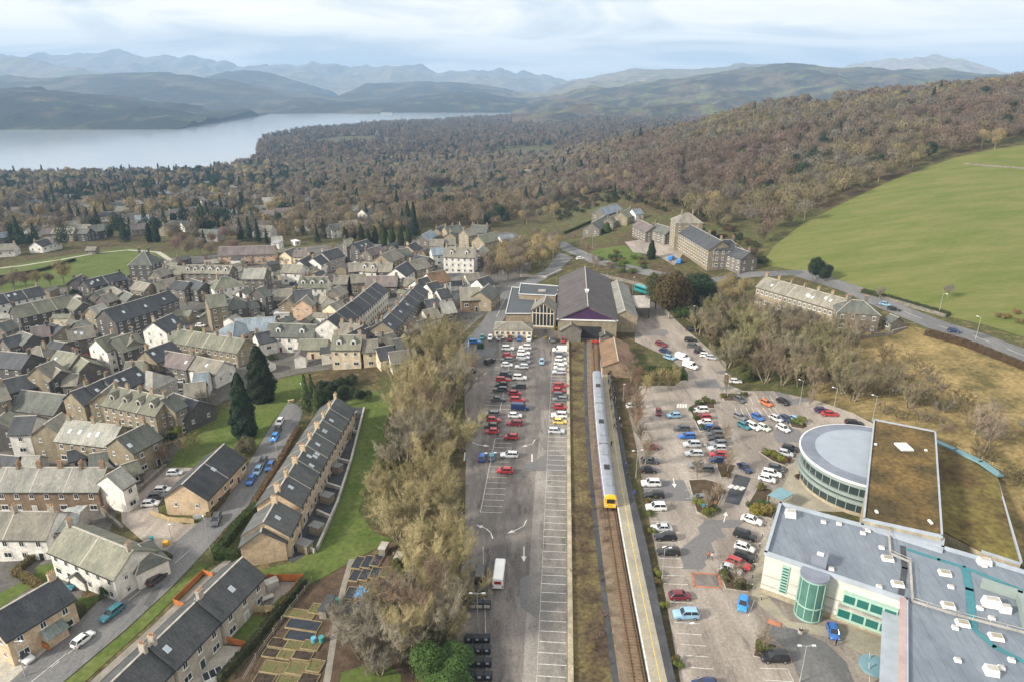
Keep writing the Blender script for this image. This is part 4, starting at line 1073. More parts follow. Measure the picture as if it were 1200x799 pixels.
house((308.5, 613), (306.5, 620), 8.6, 4.6, 'K', 'd', chim=0, win=.8, label='sandy gabled front with a white door and an orange door, end of the longest terrace', cat='house', rc=(.085, .088, .09))
house((283, 654), (232, 703), 8.6, 5.4, 'G', 'd', chim=1, win=1.0, kind='terrace', label='grey rendered terrace with dark slate roof, upper half, by the orange fences', cat='terrace', rc=(.075, .077, .082), rl=1, wc=(.42, .38, .33))
house((229, 706), (176, 757), 8.6, 5.4, 'G', 'd', chim=1, win=1.0, kind='terrace', label='grey rendered terrace with dark slate roof, middle part, by the small lawn', cat='terrace', rc=(.075, .077, .082), rl=1, wc=(.42, .38, .33))
house((172, 760), (118, 812), 8.6, 5.4, 'G', 'd', chim=1, win=1.0, kind='terrace', label='grey rendered terrace with dark slate roof, lowest part, by the bare yard', cat='terrace', rc=(.075, .077, .082), wc=(.42, .38, .33))
# hotel on the slope, the stone row by the main road
_h = dict(cat='hotel', group=None)
house((806, 262), (846, 283), 12, 9, 'T', 'd', chim=4, win=1.35, label='three-storey stone hotel wing with rows of pale windows above the dark yew', cat='hotel', name='hotel', doors=False)
house((797, 250), (814, 250), 12, 14, 'T', 'b', hip=1, chim=2, win=1.0, label='tall square hotel tower with flat hipped roof at the wing end', cat='hotel tower', name='hotel_tower', doors=False)
house((842, 281), (862, 281), 11, 9, 'S', 'd', hip=1, chim=2, win=1.1, label='grey stone hotel end block with white bay windows', cat='hotel', name='hotel', doors=False)
house((862, 290), (879, 296), 9, 6.5, 'S', 'd', chim=2, win=1.1, label='lower stone annexe with white end wall stepping down from the hotel', cat='annexe', name='hotel_annexe', doors=False)
house((897, 325), (995, 352), 9.5, 7.4, 'T', 'b', chim=7, win=1.5, rl=7, kind='terrace', label='stone terrace with white bay windows and tall chimneys below the green field', cat='terrace')
house((990, 351), (1020, 353), 9.5, 7, 'S', 'm', hip=1, chim=2, win=1.1, label='grey stone end house of the terrace below the green field, nearest the main road', cat='house')
house((1044, 369), (1052, 372), 5, 2.8, 'S', 'm', chim=0, win=.5, label='tiny stone outbuilding by the cars on the main road', cat='outbuilding', name='outbuilding')
label_town()
# porch of the beige house, doors of the sandy gable front
_sd = bpy.data.objects['semi_detached_house']
m = MB(); m.box((1.0, -5.2, 1.2), (3.4, 1.8, 2.5)); m.build('porch', M_wall, _sd, color=WALLC['K'])
m = MB(); m.quad((-1.0, -6.5, 2.45), (3.0, -6.5, 2.45), (3.0, -4.3, 3.5), (-1.0, -4.3, 3.5)); m.quad((-1.0, -6.5, 2.4), (-1.0, -4.3, 3.45), (3.0, -4.3, 3.45), (3.0, -6.5, 2.4)); m.build('porch_roof', M_roof, _sd, color=(.2, .23, .22))
# ------------------------------------------------------------------ sheets of ground: lawns, roads, car parks
M_grass = pmat('lawn_grass', (.075, .112, .024), 1, .25, .12, col2=(.115, .135, .042), fine=.3, spec=.1)
M_field = pmat('field_grass', (.112, .138, .034), 1, .2, .035, col2=(.165, .165, .056), fine=.12, stretch=(1, 3, 1), spec=.1)
M_straw = pmat('rough_grass', (.27, .20, .09), 1, .3, .10, col2=(.10, .085, .035), fine=.4, spec=.1, lo=.40, hi=.66)
M_olive = pmat('verge_grass', (.155, .125, .055), 1, .3, .16, col2=(.07, .05, .034), fine=.45, spec=.1, lo=.38, hi=.62)
M_soil = pmat('soil', (.085, .06, .04), 1, .3, .5, fine=.4, spec=.1)
M_town = pmat('town_paving', (.15, .14, .125), .9, .3, .11, col2=(.085, .08, .072), fine=.3, spec=.2)
M_asph = wetasphalt('tarmac_left', (.095, .083, .076), (.215, .188, .165), (.13, .13, .13), .5)
M_asph2 = wetasphalt('tarmac_right', (.21, .178, .15), (.36, .31, .262), (.15, .145, .145), .6)
M_road = wetasphalt('road_tarmac', (.115, .115, .115), (.17, .165, .16), (.085, .085, .085), .75)
M_newt = pmat('platform_tarmac', (.060, .062, .068), .85, .25, .25, fine=.2)
M_line = pmat('road_paint', (.62, .60, .56), .7, .25, 1.2, fine=.25)
M_yel = pmat('yellow_paint', (.62, .45, .12), .7, .2, 1.0, fine=.2)
M_red = pmat('red_paving', (.42, .17, .10), .8, .2, 1)
M_pave = pmat('stone_paving', (.36, .32, .245), .85, .18, .25, col2=(.27, .245, .19), fine=.15)
M_path = pmat('path_surface', (.22, .20, .17), .9, .2, .5, fine=.25)
M_kerb = pmat('kerb_stone', (.36, .33, .29), .9, .2, .7)
M_conc = pmat('concrete', (.42, .39, .35), .9, .22, .4, fine=.2)
M_ball = pmat('ballast', (.21, .16, .11), 1, .3, .7, col2=(.13, .095, .065), fine=.5)
M_gravel = pmat('gravel_drive', (.40, .37, .31), 1, .2, .5, fine=.3)

drape('town_paving', [(-110, 348), (60, 331), (88, 333), (120, 322), (150, 318), (200, 303), (330, 292), (480, 282), (600, 272), (632, 290), (618, 322), (600, 345), (560, 375), (532, 402), (500, 415), (480, 425), (430, 428), (350, 437), (330, 442), (262, 470), (225, 492), (200, 545), (160, 548), (95, 700), (30, 800), (-110, 900)], .05, M_town, 5)
drape('square', [(520, 312), (546, 312), (552, 335), (535, 352), (515, 345)], .09, M_road, 6)
drape('sports_field', [(-60, 327), (0, 314), (60, 303), (110, 295), (160, 291), (196, 297), (200, 306), (155, 322), (118, 328), (90, 336), (40, 338), (-60, 352)], .08, M_grass, 6)
drape('footpath', strip([G(-30, 318), G(25, 312), G(70, 305), G(115, 297), G(150, 293.5), (G(185, 296)), G(199, 305), G(180, 315)], 3.2), .13, M_gravel, 6, world=True)
drape('green_field', [(893, 310), (906, 290), (940, 263), (985, 240), (1040, 214), (1120, 185), (1175, 173), (1250, 166), (1300, 290), (1210, 398), (1150, 380), (1100, 369), (1050, 355), (1000, 337), (950, 321)], .08, M_field, 7)
drape('rough_bank', [(975, 398), (1050, 378), (1100, 390), (1160, 408), (1270, 452), (1280, 720), (1197, 662), (1168, 558), (1098, 516), (1020, 492), (950, 470), (955, 425)], .06, M_straw, 4)
drape('road', strip([G(640, 276), G(666, 292), G(700, 307), G(760, 320), G(825, 330), G(880, 322), G(935, 320), G(1000, 340), G(1042, 359), G(1100, 382), G(1150, 397), G(1205, 419), G(1290, 455)], 8.5), .11, M_road, 4, world=True)
drape('road', [(524, 424), (548, 396), (566, 376), (580, 352), (588, 338), (612, 330), (640, 316), (655, 296), (672, 302), (650, 322), (618, 338), (600, 350), (592, 372), (580, 392), (552, 402), (545, 440)], .10, M_road, 4)
CPL = drape('car_park', [(524, 900), (538, 700), (545, 620), (546, 540), (544, 450), (543, 404), (572, 386), (640, 384), (667, 386), (667.5, 500), (668, 640), (668, 799), (669, 900)], .07, M_asph, 4)
CPR = drape('car_park', [(735, 475), (750, 452), (790, 452), (806, 440), (786, 420), (760, 408), (744, 400), (742, 356), (768, 350), (800, 383), (832, 410), (852, 426), (848, 448), (872, 458), (905, 458), (960, 470), (1000, 484), (1030, 500), (960, 600), (930, 640), (960, 700), (1062, 720), (1075, 900), (815, 900), (780, 700), (759, 600), (745, 520)], .07, M_asph2, 4)
drape('forecourt', [(905, 592), (930, 545), (990, 560), (1010, 600), (925, 598), (915, 612)], .11, M_pave, 4)
drape('forecourt', [(913, 600), (925, 598), (893, 690), (925, 728), (975, 735), (1062, 700), (1140, 720), (1140, 900), (1070, 900), (1055, 790), (975, 748), (925, 737), (880, 702), (884, 660)], .11, M_pave, 4)
drape('driveway', [(905, 733), (930, 737), (965, 752), (990, 775), (1000, 800), (1005, 880), (945, 880), (938, 800), (925, 765), (912, 752), (900, 745)], .15, M_road, 4)
drape('rail_verge', [(669.5, 900), (668.5, 640), (668, 400), (690, 390), (694, 440), (700, 520), (708, 590), (716, 660), (735, 800), (748, 900)], .05, M_olive, 3)
drape('road', [(-40, 850), (10, 800), (85, 735), (113, 707), (165, 672), (200, 640), (238, 608), (264, 583), (292, 542), (312, 508), (326, 488), (338, 470), (356, 478), (352, 492), (337, 520), (311, 560), (291, 592), (262, 622), (232, 655), (200, 689), (148, 737), (73, 800), (20, 850)], .10, M_road, 3)
drape('cul_de_sac', [(196, 547), (226, 548), (212, 572), (184, 590), (187, 604), (215, 614), (246, 612), (256, 620), (238, 645), (218, 664), (190, 650), (165, 632), (143, 612), (141, 590), (158, 568), (176, 550)], .08, M_asph2, 3)
drape('park_lawn', [(196, 548), (222, 505), (262, 482), (300, 458), (335, 442), (358, 438), (354, 462), (338, 474), (322, 490), (305, 518), (290, 532), (262, 540), (232, 546)], .08, M_grass, 3)
drape('terrace_lawn', [(405, 470), (440, 458), (462, 466), (440, 540), (420, 600), (440, 625), (462, 632), (400, 664), (362, 685), (330, 679), (296, 670), (330, 662), (352, 652), (376, 615), (396, 560), (414, 505)], .08, M_grass, 3)
drape('back_yard', [(400, 476), (428, 478), (410, 545), (388, 600), (366, 645), (342, 660), (335, 652), (350, 620), (380, 560)], .11, M_newt, 3)
drape('grass_verge', [(75, 800), (148, 739), (233, 660), (244, 663), (170, 735), (98, 800)], .09, M_grass, 3)
drape('footpath', strip([G(80, 840), G(110, 800), G(180, 737), G(248, 672), G(270, 655)], 1.6), .13, M_path, 3, world=True)
drape('front_garden', [(112, 800), (185, 736), (206, 708), (240, 674), (252, 676), (226, 705), (160, 770), (130, 800)], .07, M_grass, 3)
drape('back_garden', [(258, 750), (283, 722), (316, 722), (293, 755)], .09, M_grass, 2)
drape('back_garden', [(316, 712), (331, 697), (339, 698), (330, 716)], .09, M_grass, 2)
drape('bare_yard', [(215, 800), (240, 755), (290, 758), (262, 800)], .09, M_gravel, 2)
drape('patio', [(280, 712), (300, 682), (352, 682), (332, 698), (316, 714)], .08, M_asph2, 2)
drape('front_garden', [(66, 752), (98, 716), (118, 700), (92, 700), (80, 715), (55, 745)], .09, M_grass, 2)
drape('driveway', [(-30, 790), (15, 760), (46, 752), (58, 762), (28, 792), (0, 815)], .09, M_gravel, 2)
drape('back_garden', [(35, 680), (45, 662), (62, 660), (68, 668), (50, 685)], .09, M_grass, 2)
drape('back_garden', [(-30, 725), (0, 695), (25, 682), (40, 686), (0, 712)], .09, M_grass, 2)
drape('allotment_ground', [(262, 810), (300, 760), (362, 688), (405, 662), (462, 640), (490, 660), (492, 740), (480, 830), (300, 830)], .06, M_soil, 3)
drape('footpath', strip([G(378, 830), G(386, 780), G(394, 730), G(402, 690), G(412, 655)], 1.1), .10, M_path, 3, world=True)
drape('lawn', [(395, 830), (400, 788), (425, 780), (450, 776), (470, 790), (470, 840)], .09, M_grass, 3)
drape('hotel_yard', [(732, 284), (760, 280), (792, 284), (802, 296), (790, 312), (770, 300), (742, 296)], .10, M_asph2, 4)
drape('bank_lawn', [(684, 300), (700, 292), (730, 288), (750, 298), (765, 318), (720, 312)], .08, M_grass, 4)

M_strip = wetasphalt('tarmac_strip', (.165, .15, .132), (.29, .26, .228), (.15, .14, .13), .45)
# ---- painted markings on each surface
def line_px(mb, a, b, w=.1, z=.115):
    p, q = G(*a), G(*b); line_w(mb, p, q, w, z)
def line_w(mb, p, q, w=.1, z=.115):
    d = Vector((q[0] - p[0], q[1] - p[1], 0)).normalized(); n = Vector((-d.y, d.x, 0)) * w / 2
    L = math.hypot(q[0] - p[0], q[1] - p[1]); k = max(1, int(L / 4))
    for i in range(k):
        a = Vector((p[0], p[1], 0)).lerp(Vector((q[0], q[1], 0)), i / k); c = Vector((p[0], p[1], 0)).lerp(Vector((q[0], q[1], 0)), (i + 1) / k)
        mb.quad(*[(v.x, v.y, H(v.x, v.y) + z) for v in (a - n, a + n, c + n, c - n)])
def arrow(mb, pts, head=True, w=.22, z=.115):
    P = [G(*p) for p in pts]
    for a, b in zip(P, P[1:]): line_w(mb, a, b, w, z)
    if head:
        d = (P[-1] - P[-2]).normalized(); n = Vector((-d.y, d.x, 0)); e = P[-1]
        mb.poly([(v.x, v.y, H(v.x, v.y) + z) for v in (e - n * .55, e + n * .55, e + d * 1.6)])
WA = G(668, 799); WB = G(664.8, 392)
AX = Vector((WB.x - WA.x, WB.y - WA.y, 0)).normalized()        # long axis of the station car park
AN = Vector((-AX.y, AX.x, 0))                                   # towards the left of it
def cp(along, across):
    """place in the station car park: metres along the wall line (from the near frame edge) and to the left of the wall"""
    return Vector((WA.x, WA.y, 0)) + AX * along + AN * across
drape('bay_strip', [cp(-20, .35), cp(96, .35), cp(96, 7.6), cp(60, 7.9), cp(-20, 7.4)], .092, M_strip, 3, parent=CPL, world=True)
mb = MB()
for i in range(68):
    line_w(mb, cp(-16 + i * 2.4, .55), cp(-16 + i * 2.4, 5.25), .12)
line_w(mb, cp(-16, 5.25), cp(-16 + 67 * 2.4, 5.25), .05)
s0 = 44.5
for i in range(15):
    k = s0 + i * 2.4
    line_w(mb, cp(k, 19.4), cp(k, 14.6), .12)
line_w(mb, cp(s0, 19.4), cp(s0 + 14 * 2.4, 19.4), .12)
for i in range(31):
    k = 88.5 + i * 2.4
    line_w(mb, cp(k, 24.3), cp(k, 14.8), .11)
line_w(mb, cp(88.5, 19.6), cp(88.5 + 72, 19.6), .12)
for i in range(7):
    k = 124 + i * 2.5
    line_w(mb, cp(k, 31.5), cp(k, 36.3), .11)
for pts in (((577.5, 631), (575, 624), (569, 619), (565, 617.5)), ((617, 609), (614, 616), (607, 620), (602, 622)), ((627, 515), (624, 520), (617, 522)), ((553, 518), (560, 521), (567, 522)), ((570, 436), (566, 441), (560, 443))):
    arrow(mb, pts)
arrow(mb, ((614, 640), (614, 652)), True)
for a, b in (((623.5, 532), (623.5, 541)), ((545, 530), (544, 540))): line_px(mb, a, b, .35)
line_px(mb, (571, 799), (566, 640), .07)
mb.build('bay_markings', M_line, CPL)

mb = MB()
PA = G(760, 640); PB = G(797, 810)
for i, (x0, y0, x1, y1) in enumerate([(754, 572, 775, 572), (756, 586, 778, 586), (760, 600, 782, 600), (763, 611, 784, 611), (765, 626, 790, 626), (768, 636, 792, 636), (772, 654, 798, 655), (775, 664, 801, 665), (776, 674, 802, 675), (778, 684, 806, 685), (785, 705, 813, 707), (790, 729, 820, 731), (793, 742, 823, 744), (799, 755, 827, 757), (803, 768, 831, 770), (807, 782, 836, 784), (811, 796, 840, 798)]):
    line_px(mb, (x0, y0), (x1, y1), .12)
for i in range(8):
    y = 478 + i * 9.2; line_px(mb, (744 + i * 1.2, y), (763 + i * 1.6, y), .12)
for i in range(11):
    y = 494 + i * 10; line_px(mb, (793 + i * 1.2, y), (815 + i * 1.6, y), .12)
for i in range(8): line_px(mb, (861 + i * 6.6, 478), (866 + i * 7.2, 490), .12)
for i in range(6): line_px(mb, (870 + i * 8, 464), (874 + i * 8.4, 474), .12)
line_px(mb, (872, 700), (862, 717), .12); line_px(mb, (884, 703), (877, 722), .12)
line_px(mb, (891, 783), (923, 784), .12); line_px(mb, (896, 797), (930, 799), .12); line_px(mb, (923, 784), (930, 799), .10)
for i in range(3):
    line_px(mb, (854 + i * 6.4, 571.5 + i * 1.3), (859 + i * 6.4, 568 + i * 1.3), .95)
for i in range(4): line_px(mb, (795 + i * 3, 473 + i * .1), (794 + i * 3.2, 478), .6)
arrow(mb, ((832, 530), (827, 522)), True); arrow(mb, ((789, 560), (790, 567)), True); arrow(mb, ((848, 612), (850, 604)), True)
mb.build('bay_markings', M_line, CPR)
mb = MB()
for a, b in (((811, 671.5), (842, 673)), ((842, 673), (844.5, 689)), ((844.5, 689), (813.5, 687)), ((813.5, 687), (811, 671.5))): line_px(mb, a, b, .45, .118)
for a, b in (((899, 728), (915, 733)),): line_px(mb, a, b, 1.2, .20)
mb.build('red_paving', M_red, CPR)
b = MB(); p = [G(*q) for q in ((812, 672.5), (841, 674), (843.5, 688), (814, 686.5))]
b.poly([(v.x, v.y, v.z + .112) for v in p]); b.build('speed_table', M_asph, CPR)
drape('repair_patch', [(862, 555), (880, 560), (866, 592), (849, 588)], .112, M_newt, 3, parent=CPR)
mb = MB()
for a, b in (((36, 800), (78, 766)), ((60, 783), (70, 775)), ((80, 766), (92, 757)), ((150, 704), (165, 692)), ((205, 660), (222, 645))): line_px(mb, a, b, .12, .14)
tag(mb.build('road_markings', M_line), kind='structure')
mb = MB()
for a, b in (((1060, 366), (1080, 374)), ((1100, 382), (1120, 389)), ((1140, 394), (1160, 401)), ((1180, 409), (1200, 417))): line_px(mb, a, b, .15, .15)
for a, b in (((668, 296), (690, 304)), ((582, 372), (592, 350))): line_px(mb, a, b, .15, .14)
tag(mb.build('road_markings', M_line), kind='structure')

# ---- railway
TRK = [(697, 391), (698.3, 433), (701.5, 480), (706.5, 530), (713.2, 592), (721.2, 640), (732.5, 705), (747.5, 799), (766, 905)]
_tw = [G(*p) for p in TRK]
def track_pts(step=1.0):
    """smooth centre line, evenly spaced"""
    ys = np.array([p.y for p in _tw][::-1]); xs = np.array([p.x for p in _tw][::-1])
    co = np.polyfit(ys, xs, 4)
    yy = np.arange(ys[0], ys[-1], step); return [Vector((float(np.polyval(co, y)), float(y), 0)) for y in yy]
TP = track_pts(.65)
def offs(pts, o):
    out = []
    for i, p in enumerate(pts):
        d = (pts[min(i + 1, len(pts) - 1)] - pts[max(i - 1, 0)]).normalized(); out.append(p + Vector((d.y, -d.x, 0)) * o)
    return out
def band(name, a, b, z, mat, parent=None, kind='structure'):
    m = MB()
    for i in range(len(a) - 1): m.quad((*a[i][:2], z), (*b[i][:2], z), (*b[i + 1][:2], z), (*a[i + 1][:2], z))
    o = m.build(name, mat, parent)
    if kind: o['kind'] = kind
    return o
T4 = TP[::4] + [TP[-1]]
m = MB()
ol, i1, i2, orr = offs(T4, -3.0), offs(T4, -1.6), offs(T4, 1.3), offs(T4, 1.45)
for i in range(len(T4) - 1):
    m.quad((*ol[i][:2], .09), (*i1[i][:2], .22), (*i1[i + 1][:2], .22), (*ol[i + 1][:2], .09))
    m.quad((*i1[i][:2], .22), (*i2[i][:2], .22), (*i2[i + 1][:2], .22), (*i1[i + 1][:2], .22))
tag(m.build('track_ballast', M_ball), kind='structure')
band('drain_strip', offs(T4, -4.0), offs(T4, -3.05), .10, M_newt)
M_sleep = pmat('sleeper', (.20, .13, .075), .9, .2, 1); M_rail = pmat('rail_steel', (.17, .09, .05), .6, .25, .5)
trk = empty('railway_track', (_tw[5].x, _tw[5].y, 0))
tag(trk, 'single rusty railway track running from the train to the lower edge', 'railway track')
m = MB()
for i, p in enumerate(TP):
    d = TP[min(i + 1, len(TP) - 1)] - TP[max(i - 1, 0)]
    m.box((p.x - _tw[5].x, p.y - _tw[5].y, .25), (2.5, .25, .10), 0, math.atan2(d.y, d.x) - R(90))
o = m.build('sleepers', M_sleep, trk); o['kind'] = 'stuff'
for s in (-.75, .75):
    m = MB(); q = [v - Vector((_tw[5].x, _tw[5].y, 0)) for v in offs(T4, s)]
    for i in range(len(q) - 1):
        a, c = q[i], q[i + 1]; ang = math.atan2(c.y - a.y, c.x - a.x)
        m.box(((a.x + c.x) / 2, (a.y + c.y) / 2, .37), ((c - a).length + .02, .09, .14), 0, ang)
    m.build('rail', M_rail, trk)
# platform
PLR = [(706.5, 396), (716, 430), (725, 490), (741, 572), (758.5, 640), (775, 720), (795, 812), (820, 905)]
pr = [G(*p, z=.95) for p in PLR]
pe = offs(T4, 1.5)
py_ = np.array([p.y for p in pr][::-1]); px_ = np.array([p.x for p in pr][::-1])
prr = [Vector((float(np.interp(p.y, py_, px_)), p.y, 0)) for p in pe]
pf = empty('platform', (0, 0, 0)); pf['kind'] = 'structure'
m = MB()
for i in range(len(pe) - 1):
    m.quad((*pe[i][:2], .95), (*prr[i][:2], .95), (*prr[i + 1][:2], .95), (*pe[i + 1][:2], .95))
    m.quad((*pe[i][:2], 0), (*pe[i][:2], .95), (*pe[i + 1][:2], .95), (*pe[i + 1][:2], 0))
    m.quad((*prr[i][:2], 0), (*prr[i][:2], .95), (*prr[i + 1][:2], .95), (*prr[i + 1][:2], 0))
m.build('platform_body', M_newt, pf)
def within(a, o):
    out = []
    for p, q, r in zip(a, offs(a, o), prr): out.append(q if q.x < r.x - .3 else Vector((r.x - .3, q.y, 0)))
    return out
band('paving', offs(pe, .02), within(pe, 2.9), .955, M_pave, pf, None)
band('platform_edge', offs(pe, 0), offs(pe, .28), .962, M_line, pf, None)
band('yellow_line', within(pe, 1.75), within(pe, 1.9), .966, M_yel, pf, None)
# ------------------------------------------------------------------ station, platform furniture, train
M_purple = pmat('purple_cladding', (.075, .030, .10), .6, .15, .8)
M_frame = pmat('pale_timber', (.62, .56, .46), .7, .1, 1)
def quadwin(e, spots): pass
st, (hx, hy, eh, rise, rz, c, zg, sf) = house((689, 359.5), (685.5, 313), 21.5, 7.5, 'T', 'p', pitch=26, chim=0, win=0, name='station_shed', label='big station shed with purple gable and brown-purple double-pitched slate roof', cat='station building', rc=(.10, .086, .09), ov=.6)
ex = -1 if True else 1
m = MB()
# gable facing the car park is the local -x or +x end, whichever is nearer the camera
rot = Matrix.Rotation(rz, 2)
end = -1 if (rot @ Vector((-hx, 0))).y < (rot @ Vector((hx, 0))).y else 1
X = end * (hx + .12)
m.poly([(X, -hy * .9, eh + .35), (X, hy * .9, eh + .35), (X, 0, eh + rise - .5)])
m.build('purple_gable', M_purple, st)
m = MB()
for i in range(-9, 10):
    yy = i * hy * .9 / 10; t = (1 - abs(i) / 10) * (rise - .85)
    if t > .1: m.box((X + end * .05, yy, eh + .35 + t / 2), (.08, .10, t))
m.build('gable_ribs', M_dark, st)
m = MB(); m.box((X + end * .1, 0, eh + .1), (.3, 2 * hy + .8, .5)); m.build('gable_beam', M_white, st)
m = MB(); m.box((X + end * .03, -.5, 2.9), (.1, 9, 4.6)); m.build('shed_opening', M_dark, st)
m = MB(); m.box((end * hx * .36, 0, eh + rise + .25), (1.6, 1.2, 1.0)); m.box((end * hx * .36, 0, eh + rise + .85), (2, 1.6, .2)); m.build('roof_vent', M_white, st)
house((732.5, 364.5), (722.8, 329), 9.5, 6, 'T', 'g', pitch=27, chim=0, win=0, name='station_hall', label='narrower grey-roofed hall attached to the east side of the purple-gabled shed', cat='station building', rc=(.20, .195, .18))
house((637, 355), (640, 347), 9.5, 7, 'T', 'g', pitch=36, chim=0, win=0, name='glazed_porch', label='tall glazed gable entrance with pale mullions facing the parked cars', cat='entrance', rc=(.16, .15, .13))
_e = bpy.data.objects['glazed_porch']
def porch_glass():
    e = _e; rz = e.rotation_euler.z; rt = Matrix.Rotation(rz, 2)
    A = G(637, 355, z=e.location.z + 10.4); loc = Vector((A.x - e.location.x, A.y - e.location.y))
    l2 = Matrix.Rotation(-rz, 2) @ loc; end = -1 if l2.x < 0 else 1
    me = [o for o in e.children if o.name.startswith('wall')][0].data
    hx = max(v.co.x for v in me.vertices)
    X = end * (hx + .06)
    m = MB(); m.poly([(X, -4.1, .8), (X, 4.1, .8), (X, 4.1, 6.9), (X, 0, 9.8), (X, -4.1, 6.9)]); m.build('glass_front', M_pane, e)
    for k in range(-3, 4):
        t = 6.9 + (1 - abs(k) / 3.0) * 2.9 if abs(k) < 3 else 6.9
        m = MB(); m.box((X + end * .08, k * 1.36, (t + .8) / 2), (.22, .26, t - .8)); m.build('mullion', M_frame, e)
    m = MB(); m.box((X + end * .09, 0, 6.2), (.22, 8.3, .3)); m.box((X + end * .09, 0, 1.0), (.3, 8.3, .6)); m.build('transom', M_frame, e)
porch_glass()
def block(name, pts, z0, z1, label, cat, wall=(.31, .26, .19), top=(.075, .083, .092), rim=True, parts=()):
    """flat-roofed block whose roof corners are seen at pts"""
    W_ = [G(*p, z=z1) for p in pts]; c = sum(W_, Vector()) / len(W_)
    e = empty(name, (c.x, c.y, z0)); L_ = [(p.x - c.x, p.y - c.y) for p in W_]
    TAKEN.append((c.x, c.y, max(math.hypot(*p) for p in L_) + 2))
    m = MB(); m.prism(L_, -2, z1 - z0 - .3); m.build('wall', M_wall, e, color=wall)
    m = MB(); m.prism([(x * 1.015, y * 1.015) for x, y in L_], z1 - z0 - .28, z1 - z0); m.build('roof', M_lead, e, color=top)
    if rim:
        m = MB()
        for i in range(len(L_)):
            a, b2 = Vector(L_[i]), Vector(L_[(i + 1) % len(L_)]); d = b2 - a
            m.box(((a.x + b2.x) / 2, (a.y + b2.y) / 2, z1 - z0 + .12), (d.length + .2, .22, .3), 0, math.atan2(d.y, d.x))
        m.build('parapet', M_white, e)
    return tag(e, label, cat)
e = block('supermarket', [(610, 332.5), (671, 337), (670, 346), (652, 345), (651, 347), (608, 345)], 0, 6.8, 'flat blue-grey roofed shop block behind the glazed entrance', 'shop')
m = MB(); m.box((-3, 0, 7.1), (3, 1.6, .7)); m.box((4, 1, 7.0), (1.2, 1.2, .5)); m.box((10, 2, 7.4), (2.6, 2, 1.2)); m.build('roof_plant', M_conc, e)
e = block('supermarket_wing', [(600, 337), (610, 337.5), (608, 347), (628, 350), (624, 368), (592.5, 368)], 0, 4.6, 'lower flat slate-blue roof wing west of the shop block', 'shop wing', top=(.085, .095, .105))
m = MB()
for k in range(4): m.box((3.5 + k * 1.2, 1.5, 5.1), (.9, 1.5, .9))
m.build('roof_plant', M_white, e)
house((587, 377), (617, 377.5), 8, 3.6, 'C', 'b', pitch=22, hip=1, chim=0, win=1.6, name='cafe', label='low cafe with hipped brown-grey roof behind the first row of cars', cat='cafe', doors=False)
house((669, 381), (668, 374), 7.5, 4.2, 'S', 'b', pitch=32, chim=0, win=0, name='gabled_hut', label='small grey gabled hut with dark gable at the head of the track verge', cat='hut')
house((706, 381), (709, 392), 3.2, 2.8, 'S', 'm', pitch=28, chim=0, win=0, name='platform_shelter', label='narrow grey platform shelter beside the buffer stop', cat='shelter')
house((719.5, 396), (724.5, 423), 9.5, 3.6, 'B', 'r', pitch=24, chim=0, win=.6, name='ticket_office', label='low building with brown-red roof beside the top of the platform', cat='ticket office')
e = empty('bus_canopy', G(752, 366)); c = e.location
P4 = [G(*p, z=4.9) for p in ((731, 347.5), (762, 347.5), (761.5, 361), (746, 361))]
m = MB(); m.prism([(p.x - c.x, p.y - c.y) for p in P4], 4.5, 4.95); m.build('roof', M_conc, e)
for p in P4:
    m = MB(); m.box(((p.x - c.x) * .93, (p.y - c.y) * .93, 2.2), (.25, .25, 4.7)); m.build('post', M_dark, e)
tag(e, 'flat grey bus canopy joined to the station hall', 'canopy')
# buffer stop
e = empty('buffer_stop', G(697.3, 404)); M_bred = pmat('red_paint', (.55, .03, .02), .5, .1, 1)
m = MB(); m.box((0, 0, 1.25), (2.6, .35, .55)); m.build('beam', M_bred, e)
for s in (-.9, .9):
    m = MB(); m.box((s, .1, .7), (.25, .3, 1.3)); m.tube((s, 0, 1.3), (s, 1.9, .2), .1, .1, 6); m.build('strut', M_dark, e)
tag(e, 'red buffer stop where the railway ends', 'buffer stop')

# ---- train: three cars following the curve of the track
M_troof = pmat('train_roof', (.25, .275, .31), .6, .12, .5, fine=.15)
M_tside = pmat('train_side', (.62, .64, .68), .35, .08, .5); M_tpur = pmat('train_purple', (.16, .09, .30), .4, .1, .5)
M_tyel = pmat('train_yellow', (.85, .45, .02), .4, .05, 1); M_under = pmat('underframe', (.04, .038, .036), .8, .2, 1)
yf = G(713, 597).y
seg = [p for p in TP if p.y >= yf - .2]
acc = [0.0]
for a, b2 in zip(seg, seg[1:]): acc.append(acc[-1] + (b2 - a).length)
def onT(s):
    i = int(np.searchsorted(acc, s)); i = min(max(i, 1), len(seg) - 1)
    t = (s - acc[i - 1]) / (acc[i] - acc[i - 1]); return seg[i - 1].lerp(seg[i], t)
CARL = 23.4
def section(w=1.36):
    return [(-w, .95), (-w - .03, 1.9), (-w, 3.0), (-w * .93, 3.45), (-w * .72, 3.75), (-w * .35, 3.9), (w * .35, 3.9), (w * .72, 3.75), (w * .93, 3.45), (w, 3.0), (w + .03, 1.9), (w, .95)]
train = empty('train', (onT(0).x, onT(0).y, 0)); base = Vector((onT(0).x, onT(0).y, 0))
